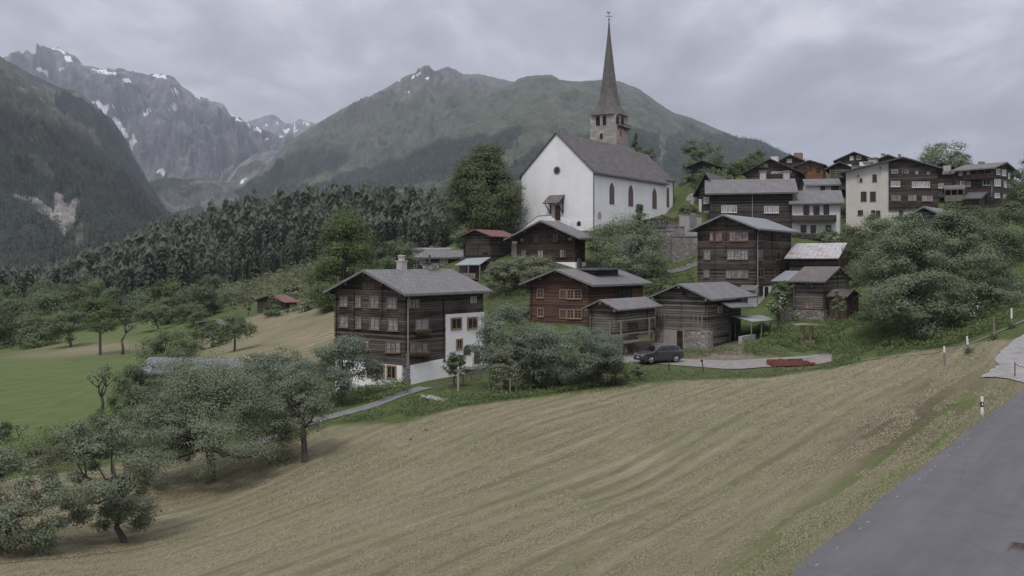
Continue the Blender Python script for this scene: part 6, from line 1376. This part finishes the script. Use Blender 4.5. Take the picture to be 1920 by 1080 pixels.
for i in range(17):
    bx = -110 + i * 46 + rr.uniform(-14, 14); w_ = rr.uniform(56, 84); yy = np.interp(bx, [-110, 150, 330, 480, 640], [545, 528, 530, 520, 495]) + rr.uniform(-12, 12)
    tree(('deciduous tree in the mixed wood at the foot of the forest hill'), bx, rr.uniform(245, 300), bx - w_ / 2, bx + w_ / 2, yy, yy + rr.uniform(70, 95), (L_wood, L_dark, L_bright, L_pale)[rr.choice((0, 0, 1, 1, 2, 3))], rr.choice(('egg', 'round')), group='deciduous trees at the foot of the forest hill', dens=1.2, clump=.34, limbs=5)
tree('wide orchard shrub on the lower slope left of the hay hut', 320, 112, 258, 375, 618, 698, L_wood, 'round', 'shrub', 'shrub')
tree('small fruit tree with a straight dark trunk on the mown slope', 440, 116, 408, 476, 588, 642, L_wood, 'dome', 'fruit tree', 'fruit_tree', trunk=.14)
tree('slender tree in front of the hay hut', 398, 136, 372, 424, 600, 660, L_wood, 'egg', 'tree')
tree('shrub reaching over the hay hut roof from the left', 375, 158, 350, 405, 585, 640, L_bright, 'round', 'shrub', 'shrub')
tree('elder full of cream blossom beside the field barn', 548, 180, 520, 578, 535, 570, L_elder, 'round', 'elder bush', 'elder_bush', limbs=4)
tree('dense shrub under the right end of the field barn', 545, 158, 510, 582, 572, 616, L_dark, 'round', 'shrub', 'shrub', limbs=4)
tree('long bushy shrub along the slope top next to the big log house', 595, 152, 560, 640, 545, 608, L_dark, 'round', 'shrub', 'shrub', limbs=4)
tree('small tree before the dark field barn wall', 508, 161, 494, 526, 552, 605, L_wood, 'egg', limbs=4)
bare_tree('leafless thicket tree left of the field barn', 465, 175, 560, 40, 33)
# bushes along the left foreground
for i, (bx, d, x0, x1, y0, y1, m_, w) in enumerate(((55, 62, 0, 110, 835, 905, L_weed, 'wild bush between the two nearest left apple trees'), (150, 66, 95, 215, 800, 870, L_weed, 'rough bush along the meadow wall behind the ragged apple tree'), (215, 70, 170, 265, 765, 830, L_wood, 'bush between the thin fruit tree and the big apple tree'), (-20, 60, -80, 40, 850, 920, L_wood, 'bush at the left picture edge behind the cut apple tree'), (330, 68, 290, 380, 770, 840, L_wood, 'bush hidden low behind the big apple tree'))):
    tree(w, bx, d, x0, x1, y0, y1, m_, 'round', 'bush', 'bush', limbs=3)

# ------------------------------------------------------------------ ground cover that nobody could count
def cover_patch(name, label, zones, mat, seed):
    """zones: (px0, px1, depth0, depth1, n, height, size, row test)"""
    rng = np.random.default_rng(seed); VV, QQ, off = [], [], 0
    for (a, b_, d0, d1, n, h, size, test) in zones:
        px = rng.uniform(a, b_, n); d = np.sqrt(rng.uniform(d0 * d0, d1 * d1, n)); x = (px - CX) * d / F; z = gz(x, d); py = HY - z * F / d
        ok = test(px, py, d) & (fbm(x / 2.2, d / 2.2, 3, seed) > .36); x, d, z = x[ok], d[ok], z[ok]; m = len(x)
        if not m: continue
        hh = h * (.3 + 1.1 * fbm(x / 1.6, d / 1.6, 3, seed + 3)) * rng.uniform(.25, 1.1, m)
        pos = np.column_stack([x, d, z + hh]); nrm = rng.normal(size=(m, 3)) * .7 + [0, -.25, .9]
        V, Q = leaf_quads(pos, nrm, size * rng.uniform(.7, 1.4, m), rng); VV.append(V); QQ.append(Q + off); off += len(V)
    return tag(link(name, np_mesh(name, np.concatenate(VV), np.concatenate(QQ), mat)), label, 'plants', kind='stuff')
ft = lambda px: np.interp(px, [-1500, 0, 240, 520, 640, 760, 860, 1000, 1180, 1300, 1440, 1560, 1700, 1830, 1930], [960, 900, 870, 822, 800, 792, 765, 745, 720, 712, 708, 690, 662, 644, 630])
above = lambda px, py, d: (py < ft(px) - 1)
path_line = lambda px: np.interp(px, [440, 540, 620, 690, 745, 800], [830, 806, 787, 768, 748, 738])
cover_patch('undergrowth', 'lush green herbs and tall grass on the banks and garden slopes', [
    (1395, 1900, 78, 92, 26000, .75, .09, lambda px, py, d: above(px, py, d) & (py > 585) & ((py < 668) | (px > 1560))),
    (1400, 1640, 91, 101, 9000, .6, .1, lambda px, py, d: (py < 672) & (px > 1425)),
    (1640, 1960, 80, 100, 12000, .8, .1, lambda px, py, d: py < 640),
    (640, 1000, 66, 79, 20000, .5, .07, lambda px, py, d: above(px, py, d) & (py > path_line(px) + 6)),
    (620, 770, 72, 83, 6000, .7, .08, lambda px, py, d: py < path_line(px) - 5),
    (280, 640, 64, 82, 8000, .5, .08, lambda px, py, d: py < path_line(px) - 6),
    (940, 1200, 71, 84, 9000, .5, .08, lambda px, py, d: above(px, py, d)),
    (-120, 300, 74, 96, 9000, .6, .1, lambda px, py, d: py > 812 - px * .15),
    (1280, 1420, 88, 93, 2500, .5, .08, lambda px, py, d: py > 655)], L_herb, 3)
cover_patch('rough_grass', 'dull rough grass on the field edge bank and the village slopes', [
    (1040, 1560, 70, 82, 12000, .35, .07, lambda px, py, d: above(px, py, d) & (py > 684 + (px < 1200) * 20)),
    (1090, 1300, 104, 130, 9000, .6, .12, lambda px, py, d: py > 508),
    (880, 1110, 96, 122, 9000, .4, .1, lambda px, py, d: py < 600),
    (1120, 1420, 132, 150, 3000, .4, .13, lambda px, py, d: py > 415),
    (1480, 1900, 104, 160, 9000, .8, .15, lambda px, py, d: py > 380),
    (-150, 420, 92, 190, 4000, .3, .12, lambda px, py, d: (py > 640) & (py < 700) & (px > 240)),
    (420, 640, 170, 320, 7000, 1.6, .35, lambda px, py, d: py < 585),
    (-200, 640, 215, 330, 9000, 3.5, .45, lambda px, py, d: py < 640),
    (-150, 280, 58, 76, 7000, .5, .08, lambda px, py, d: above(px, py, d))], L_weed, 4)
# mown hay: short stubble and loose straw lying in the near meadow, and the green verge of the road
def straw_cover(name, label, n, mat, seed, verge=False):
    rng = np.random.default_rng(seed)
    px = rng.uniform(-150, 2000, n * 4); d = np.exp(rng.uniform(math.log(20), math.log(84), n * 4)); x = (px - CX) * d / F; z = gz(x, d); py = HY - z * F / d
    redge = np.interp(py, [728, 780, 1080, 1330], [1925, 1850, 1480, 1300])
    creep = 14 * fbm(px / 11, py / 9, 3, 2) - 4 if verge else -2
    ok = (py > ft(px) + 2) & (px < redge + creep) & (px < np.interp(py, [640, 655, 690, 705, 720, 1200], [1880, 1855, 1850, 1830, 1900, 2200]))
    u = x * math.cos(E2) + d * math.sin(E2); w = -x * math.sin(E2) + d * math.cos(E2)
    dist = redge - px
    if verge: ok &= (dist < 26 + 30 * fbm(u / 3, u * 0, 3, 5)) | ((dist < 120) & (fbm(u / 7, w / .8, 3, 8) > .56))
    else: ok &= fbm(u / 9, w / .9, 4, seed) > .4
    x, d, z = x[ok][:n], d[ok][:n], z[ok][:n]; m = len(x)
    s = d / 907 * rng.uniform(.5, 1.5, m) * (1.0 if verge else 1.15); th = E2 + rng.normal(size=m) * .7; el = rng.uniform(.05, .5, m) if not verge else rng.uniform(.5, 1.3, m)
    ax = np.column_stack([np.cos(th) * np.cos(el), np.sin(th) * np.cos(el), np.sin(el)]) * (s * 2.2)[:, None]
    bx = np.column_stack([-np.sin(th), np.cos(th), rng.uniform(-.3, .6, m)]) * (s * .3)[:, None]; p0 = np.column_stack([x, d, z + (.055 if verge else .01)])
    V = np.stack([p0 - bx, p0 + bx, p0 + ax], 1).reshape(-1, 3); Q = np.arange(3 * m).reshape(m, 3)
    return tag(link(name, np_mesh(name, V, Q, mat)), label, 'grass', kind='stuff')
straw_cover('hay', 'loose dry hay and stubble lying on the mown meadow', 240000, leafmat('dry_hay', (0.165, 0.14, 0.094), (0.29, 0.25, 0.17), .1, (0.12, 0.14, 0.06)), 12)
straw_cover('grass', 'fresh green grass along the road verge', 26000, leafmat('verge_grass', (0.09, 0.115, 0.045), (0.19, 0.21, 0.1), .2), 14, True)
# ------------------------------------------------------------------ car
def car():
    pf, pr = P(1210, 678, 85.2), P(1260, 676, 86.2)          # front and rear wheel contact points (near side)
    fw = Vector((pf.x - pr.x, pf.y - pr.y, 0)).normalized(); ang = math.atan2(fw.y, fw.x)
    c = (pf + pr) / 2; zc = max(float(gz(c.x, c.y)) + .06, 0 * 0 + float(gz(c.x, c.y)) + .06)
    root = empty('parked_car', (c.x, c.y, zc), ang); tag(root, 'dark grey compact SUV parked on the lane beside the granary', 'car')
    paint = NT('grey_car_paint', .28); paint.b.inputs['Metallic'].default_value = .5; paint.color((0.075, 0.077, 0.085)); paint.b.inputs['Coat Weight'].default_value = .6; paint = paint.m
    black = simple('black_plastic', (.02, .02, .021), (.03, .03, .03), 4, .6); rubber = simple('rubber', (.018, .018, .018), None, 4, .8); alloy = simple('alloy', (.45, .45, .46), (.38, .38, .39), 4, .35, spec=.5, metal=.6)
    glass = glassmat('car_glass', (.02, .024, .028), .05)
    hw = .9
    # local: x forward, near side of the car is +y (left) or -y: the camera side
    side = 1 if (Matrix.Rotation(-ang, 3, 'Z') @ Vector((-c.x, -c.y, 0))).y > 0 else -1
    low = [(-2.12, .32), (-1.78, .26), (1.85, .24), (2.16, .32), (2.2, .62), (2.1, .82), (1.95, .93), (1.0, 1.05), (-1.0, 1.08), (-2.05, 1.06), (-2.18, .9), (-2.2, .55)]
    def loft(poly, w, wt, name, m_, taper_z=None):
        b = MB(); n = len(poly); sec = [(-1, .9), (-.94, 1), (.94, 1), (1, .9)]
        for s_, k in sec:
            for x, z in poly:
                ww = w if taper_z is None else w + (wt - w) * (z - taper_z[0]) / (taper_z[1] - taper_z[0]); xs = x * (1 if k == 1 else .985)
                b.v.append((xs, s_ * ww, z if k == 1 else z + (.5 - z) * .03))
        for j in range(3):
            for k in range(n): k2 = (k + 1) % n; b.f.append((j * n + k, j * n + k2, (j + 1) * n + k2, (j + 1) * n + k))
        b.f.append(tuple(range(n))[::-1]); b.f.append(tuple(3 * n + k for k in range(n)))
        o = b.build(name, m_, root)
        md = o.modifiers.new('round', 'BEVEL'); md.width = .05; md.segments = 2; md.limit_method = 'ANGLE'; md.angle_limit = .5
        return o
    body = loft(low, hw, hw, 'body', paint)
    cab = [(1.05, 1.03), (.35, 1.52), (.1, 1.6), (-1.3, 1.6), (-1.75, 1.5), (-2.08, 1.05)]
    loft(cab, .88, .68, 'cabin', paint, (1.03, 1.6))
    def quad(name, pts, m_, par=root):
        b = MB(); pts = [Vector(p) for p in pts]; nrm = (pts[1] - pts[0]).cross(pts[2] - pts[0]).normalized(); b.prism([(k, 0) for k in range(len(pts))], lambda k, _: pts[k] + nrm * .02, lambda k, _: pts[k] - nrm * .02); return b.build(name, m_, par)
    def sp(x, z, s_, o=.012): return (x, s_ * (.88 + (.68 - .88) * (z - 1.03) / .57 + o), z)
    for s_ in (1, -1):
        quad('side_window', [sp(.78, 1.12, s_), sp(.2, 1.5, s_), sp(-.42, 1.52, s_), sp(-.45, 1.12, s_)], glass); quad('side_window', [sp(-.53, 1.12, s_), sp(-.5, 1.52, s_), sp(-1.25, 1.52, s_), sp(-1.38, 1.14, s_)], glass)
        quad('quarter_window', [sp(-1.46, 1.16, s_), sp(-1.34, 1.5, s_), sp(-1.62, 1.46, s_), sp(-1.78, 1.2, s_)], glass)
        b = MB(); b.box((-1.35, s_ * .62, 1.63), (.15, s_ * .67, 1.68)); b.build('roof_rail', alloy, root)
        b = MB(); b.box((.72, s_ * .9, 1.05), (.9, s_ * 1.08, 1.2)); b.build('wing_mirror', paint, root)
        b = MB(); b.box((2.05, s_ * .55, .72), (2.17, s_ * .86, .84)); b.build('headlight', G_curt, root)
        b = MB(); b.box((-2.2, s_ * .6, .85), (-2.1, s_ * .89, 1.02)); b.build('tail_light', simple('red_lamp', (.25, .02, .02), None, 3, .3), root)
        b = MB(); b.box((-1.75, s_ * .86, .22), (1.8, s_ * .915, .36)); b.build('sill_cladding', black, root)
        b = MB(); b.box((-.45, s_ * .9, .42), (-.43, s_ * .908, 1.05)); b.build('door_gap', black, root)
        for x in (1.32, -1.32):
            b = MB(); n = 20; b.prism([(x + .43 * math.cos(6.283 * k / n), .4 + .43 * math.sin(6.283 * k / n)) for k in range(n)], lambda p_, q_: (p_, s_ * .86, max(q_, .2)), lambda p_, q_: (p_, s_ * .912, max(q_, .2))); b.build('wheel_arch', black, root)
            w_ = MB(); w_.prism([(x + .345 * math.cos(6.283 * k / n), .345 + .345 * math.sin(6.283 * k / n)) for k in range(n)], lambda p_, q_: (p_, s_ * .7, q_), lambda p_, q_: (p_, s_ * .93, q_)); w = w_.build('wheel', rubber, root)
            r_ = MB()
            for k in range(5): t_ = 6.283 * k / 5; r_.bar((x, s_ * .935, .345), (x + .23 * math.cos(t_), s_ * .935, .345 + .23 * math.sin(t_)), .05, .035, 5)
            for k in range(20): t0, t1 = 6.283 * k / 20, 6.283 * (k + 1) / 20; r_.bar((x + .235 * math.cos(t0), s_ * .935, .345 + .235 * math.sin(t0)), (x + .235 * math.cos(t1), s_ * .935, .345 + .235 * math.sin(t1)), .022, n=4)
            r_.build('rim', alloy, w)
    quad('windscreen', [(.98, -.72, 1.09), (.98, .72, 1.09), (.42, .62, 1.5), (.42, -.62, 1.5)], glass); quad('rear_window', [(-2.06, -.65, 1.12), (-2.06, .65, 1.12), (-1.8, .58, 1.46), (-1.8, -.58, 1.46)], glass)
    b = MB(); b.box((2.12, -.6, .5), (2.215, .6, .66)); b.build('grille', black, root); b = MB(); b.box((2.0, -.85, .26), (2.225, .85, .42)); b.build('bumper', black, root)
    b = MB(); b.box((2.216, -.26, .46), (2.232, .26, .56)); b.build('number_plate', FR_white, root)
car()
# ------------------------------------------------------------------ red hay trailer on the lane
red = simple('faded_red_paint', (0.16, 0.045, 0.045), (0.24, 0.085, 0.075), 2.5, .6, .2)
p = on_ground(1482, 83.2, .06); r_ = empty('farm_implement', p - Vector((0, 0, .18)), math.radians(8)); tag(r_, 'low faded red farm implement with a dark load lying at the end of the lane', 'farm implement')
b = MB(); b.box((-1.95, -.85, .2), (.7, -.8, .62)); b.box((-1.95, .8, .2), (.7, .85, .62)); b.box((-1.95, -.799, .2), (-1.9, .799, .62)); b.box((-1.9, -.8, .25), (.7, .8, .3)); b.build('tray', red, r_)
b = MB(); b.box((.75, -.7, .2), (2.1, .7, .34)); b.box((.75, -.74, .341), (2.05, -.68, .46)); b.box((.75, .68, .341), (2.05, .74, .46)); b.build('rear_frame', red, r_)
b = MB(); rr = random.Random(3)
for k in range(26): x, y = rr.uniform(-1.7, 1.7), rr.uniform(-.65, .65); s_ = rr.uniform(.08, .2); b.box((x - s_, y - s_, .3), (x + s_, y + s_, rr.uniform(.45, .66)))
b.build('load', simple('dark_load', (.05, .04, .037), (.14, .1, .08), 4, .9, .4), r_)
b = MB(); b.bar((-.6, -.2, .76), (2.0, .3, .72), .06); b.bar((-.5, -.2, .5), (-.5, -.2, .76), .05); b.bar((1.7, .2, .4), (1.7, .2, .72), .05); b.build('drawbar', M_grey, r_)
b = MB(); b.box((-1.3, -.5, .6), (-1.12, -.34, .82)); b.build('crank_box', red, r_)
# ------------------------------------------------------------------ posts along the meadow and road
post_w = simple('white_post_paint', (.72, .72, .7), (.6, .6, .58), 3, .6); black_p = simple('black_post_band', (.02, .02, .022), None, 3, .6)
p = on_ground(1841, 46.3); r_ = empty('marker_post', p); tag(r_, 'white road marker post with a black band beside the asphalt road', 'marker post')
b = MB(); b.prism([(-.06, -.05), (.06, -.05), (.045, .06), (-.045, .06)], lambda x, y: (x, y, -.3), lambda x, y: (x * .95, y, .95)); b.build('shaft', post_w, r_)
b = MB(); b.prism([(-.064, -.054), (.064, -.054), (.049, .064), (-.049, .064)], lambda x, y: (x, y, .42), lambda x, y: (x, y, .68)); b.build('black_band', black_p, r_); b = MB(); b.box((-.03, -.062, .5), (.03, -.0545, .62)); b.build('reflector', FR_white, r_)
grey_w = simple('split_wood_post', (.14, .12, .1), (.25, .22, .19), 4, .9, .4)
for px, d, hpx, lab, whitetop, wtuft in ((1771, 67, 38, 'dark wooden post with a pale top standing alone in the mown field', .3, False), (1816, 70, 33, 'short leaning post with a white cap and a grass tuft at its foot', .45, True), (1864, 73, 41, 'brown wooden post beside the thin pale footpath', .2, True), (1897, 76, 38, 'tall post with a long white upper half near the right edge', .5, True)):
    h = hpx * d / F; p = on_ground(px, d); r_ = empty('fence_post', p); tag(r_, lab, 'post'); ln = .12 if 'leaning' in lab else .02
    b = MB(); b.bar((0, 0, -.3), (-ln * (1 - whitetop), 0, h * (1 - whitetop)), .07, .065, 7); b.build('shaft', grey_w, r_); b = MB(); b.bar((-ln * (1 - whitetop), 0, h * (1 - whitetop)), (-ln, 0, h), .075, .07, 7); b.build('top', post_w if 'brown' not in lab else FR_wood, r_)
    if wtuft:
        rng = np.random.default_rng(int(px)); m = 220; pos = rng.normal(size=(m, 3)) * [.18, .18, .16] + [0, 0, .2]; V, Q = leaf_quads(pos, rng.normal(size=(m, 3)), np.full(m, .07), rng); tag(link('grass_tuft', np_mesh('grass_tuft', V + np.array(p), Q, L_weed)), 'grass tuft left standing round the foot of the ' + {1816: 'leaning white capped', 1864: 'brown wooden', 1897: 'tall white topped'}[px] + ' post', 'grass tuft')
p = on_ground(1903, 57.5); r_ = empty('chain_post', p); tag(r_, 'thin iron post with a sagging chain at the corner of the paved yard', 'post')
b = MB(); b.bar((0, 0, -.3), (0, 0, .95), .035); b.build('shaft', M_dark, r_); b = MB(); b.tube([(0, 0, .85), (.4, .15, .68), (.9, .4, .6), (1.5, .7, .68), (2.1, 1.0, .85)], [.022] * 5, 5); b.bar((2.1, 1.0, -.2), (2.1, 1.0, .95), .035); b.build('chain', M_dark, r_)
for px, d, hp, lab in ((1255, 81.5, 20, 'short dark stake in front of the parked car'), (1321, 81, 22, 'leaning stake with a dark knob on the bank right of the car')):
    p = on_ground(px, d); h = hp * d / F; r_ = empty('stake', p); tag(r_, lab, 'stake'); b = MB(); b.bar((0, 0, -.3), (-.05 if px < 1300 else -.25, 0, h), .05, .045); b.build('shaft', W_trim, r_)
    if px > 1300: b = MB(); lathe(b, [(.01, -.12), (.11, -.06), (.13, .02), (.08, .1), (.01, .12)], (-.25, 0, h), 8); b.build('knob', W_brown, r_, smooth=True)
# stake frames round the young tree
for px, d, lab in ((931, 73.8, 'pale wooden stake frame left of the young tree'), (954, 72.6, 'pale wooden stake frame right of the young tree')):
    p = on_ground(px, d); r_ = empty('tree_guard', p); tag(r_, lab, 'stake frame')
    for dx, dy, h in ((-.6, 0, 1.9), (.1, -.3, 1.55), (.6, .1, 1.5)): b = MB(); b.bar((dx, dy, -.3), (dx, dy, h), .05); b.build('stake', simple('fresh_stake_wood', (.3, .24, .17), (.2, .165, .12), 5), r_)
    b = MB(); b.bar((-.6, 0, 1.35), (.1, -.3, 1.35), .045); b.bar((.1, -.3, 1.35), (.6, .1, 1.35), .045); b.build('crossbar', W_rail, r_)
# garden fence of the big house
pts = [(815, 716, 76.3), (832, 706, 77), (850, 698, 78), (868, 692, 79.5), (884, 686, 81), (902, 678, 83)]
r_ = empty('garden_fence', P(*pts[0])); tag(r_, 'low brown garden fence with rails before the white end of the big log house', 'fence'); o_ = r_.location
tops = []
for q in pts:
    g_ = on_ground(q[0], q[2]); v = g_ - o_; b = MB(); b.bar(v + Vector((0, 0, -.3)), v + Vector((0, 0, .95)), .055); b.build('post', W_rail, r_); tops.append(v)
for h in (.3, .58, .86): b = MB(); [b.bar(u_ + Vector((0, 0, h)), v_ + Vector((0, 0, h)), .035, n=5) for u_, v_ in zip(tops[:-1], tops[1:])]; b.build('rail', W_rail, r_)
p = on_ground(859, 76); r_ = empty('notice_post', p); tag(r_, 'grey post with a small flat top in the garden before the big log house', 'post'); b = MB(); b.box((-.08, -.05, -.3), (.08, .05, 1.7)); b.build('shaft', M_grey, r_); b = MB(); b.box((-.35, -.12, 1.7), (.35, .12, 1.76)); b.build('top', W_rail, r_)
for px, d, lab, rz, L_ in ((803, 71.5, 'smaller upper concrete slab lying tilted in the herbs', .5, 1.2), (818, 70.5, 'long weathered concrete block lying in the herbs by the path', -.35, 1.7)):
    p = on_ground(px, d); o = MB(); o.box((-L_ / 2, -.35, -.3), (L_ / 2, .35, .42)); o = o.build('concrete_block', concrete); o.location = p; o.rotation_euler = (.12, .14, rz); md = o.modifiers.new('edge', 'BEVEL'); md.width = .04; tag(o, lab, 'block')
# roofed wooden frame (well shelter) on the slope
p = on_ground(1513, 91.5); k = 91.5 / F; r_ = empty('well_shelter', p); tag(r_, 'small roofed wooden frame on four yellowish posts over a box on the green slope', 'shelter'); yw = simple('yellowish_post', (.3, .24, .13), (.22, .17, .1), 5)
for dx, dy in ((-.65, -.35), (-.1, .5), (.25, -.3), (.72, .45)): b = MB(); b.bar((dx, dy, -.2), (dx, dy, 2.1), .06); b.build('post', yw, r_)
b = MB(); b.prism([(-1.3, 2.08), (0, 2.2), (1.3, 2.08), (1.3, 2.02), (-1.3, 2.02)], lambda x, z: (x, -.9, z), lambda x, z: (x, .9, z)); b.build('roof', W_rail, r_); b = MB(); b.box((-.75, -.45, -.3), (.75, .45, .5)); b.build('box', simple('pale_box_boards', (.3, .26, .22), (.2, .17, .14), 4), r_)
# drain grate at the road edge
c_ = Vector(gxy(1925, 24.6)); d_ = Vector((math.cos(E2), math.sin(E2))); n_ = Vector((d_.y, -d_.x)); zc = float(gz(c_.x, c_.y)) + .052; r_ = empty('drain_grate', (c_.x, c_.y, zc), E2); tag(r_, 'rusty iron drain grate set in the near road', 'drain grate'); iron = simple('rusty_iron', (.06, .045, .04), (.11, .085, .075), 8, .7)
L_, W_ = 1.1, .8; b = MB()
for s_ in (-1, 1): b.box((-L_ / 2, s_ * W_ / 2 - .04, -.03), (L_ / 2, s_ * W_ / 2 + .04, .02)); b.box((s_ * L_ / 2 - .04, -W_ / 2 + .041, -.03), (s_ * L_ / 2 + .04, W_ / 2 - .041, .02))
b.build('frame', iron, r_); b = MB()
for k in range(9): x = -L_ / 2 + .1 + k * .112; b.box((x - .018, -W_ / 2 + .04, -.02), (x + .018, W_ / 2 - .04, .012))
for k in range(3): y = -W_ / 2 + .2 + k * .2; b.box((-L_ / 2 + .04, y - .012, -.025), (L_ / 2 - .04, y + .012, .008))
b.build('bars', iron, r_); b = MB(); b.box((-L_ / 2 + .04, -W_ / 2 + .04, -.012), (L_ / 2 - .04, W_ / 2 - .04, -.008)); b.build('pit', BLACK, r_)
# faded dash marks along the left road edge
mk = simple('worn_road_paint', (.3, .3, .31), (.15, .15, .16), 7, .8); b = MB(); rr = random.Random(6)
le = [Vector(q) for q in lw]
acc = 0
for a_, b_ in zip(le[:-1], le[1:]):
    L_ = (b_ - a_).length; dd_ = (b_ - a_).normalized(); nn_ = Vector((dd_.y, -dd_.x)); s_ = 0
    while s_ < L_ - .5:
        if rr.random() < .55:
            q = [a_ + dd_ * (s_ + t_) + nn_ * (.38 + w_) for t_, w_ in ((0, 0), (.22, 0), (.22, .05), (0, .05))]; b.poly([(v.x, v.y, float(gz(v.x, v.y)) + .058) for v in q])
        s_ += rr.uniform(.7, 1.1)
o = b.build('road_marking', mk, fix=False); tag(o, 'worn whitish dash marks along the left road edge', 'road marking', kind='structure')
# two crows in the meadow
crow = simple('crow_feathers', (.012, .012, .014), (.02, .02, .024), 9, .5)
for px, d, rz, lab in ((770, 58.5, .6, 'black crow standing upright in the middle of the mown meadow'), (798, 60.5, 2.4, 'second crow pecking farther back in the mown meadow')):
    p = on_ground(px, d, .02); r_ = empty('crow', p, rz); r_.scale = (.42, .42, .42); tag(r_, lab, 'bird'); b = MB()
    b.tube([(-.3, 0, .12), (-.18, 0, .17), (-.05, 0, .22), (.08, 0, .28), (.15, 0, .35), (.2, 0, .39), (.24, 0, .38)], [.015, .05, .1, .1, .06, .055, .02], 9); b.tube([(.24, 0, .385), (.31, 0, .37)], [.018, .004], 6)
    for s_ in (-.035, .035): b.bar((0, s_, .18), (.01, s_, -.03), .012)
    b.build('body', crow, r_, smooth=True)
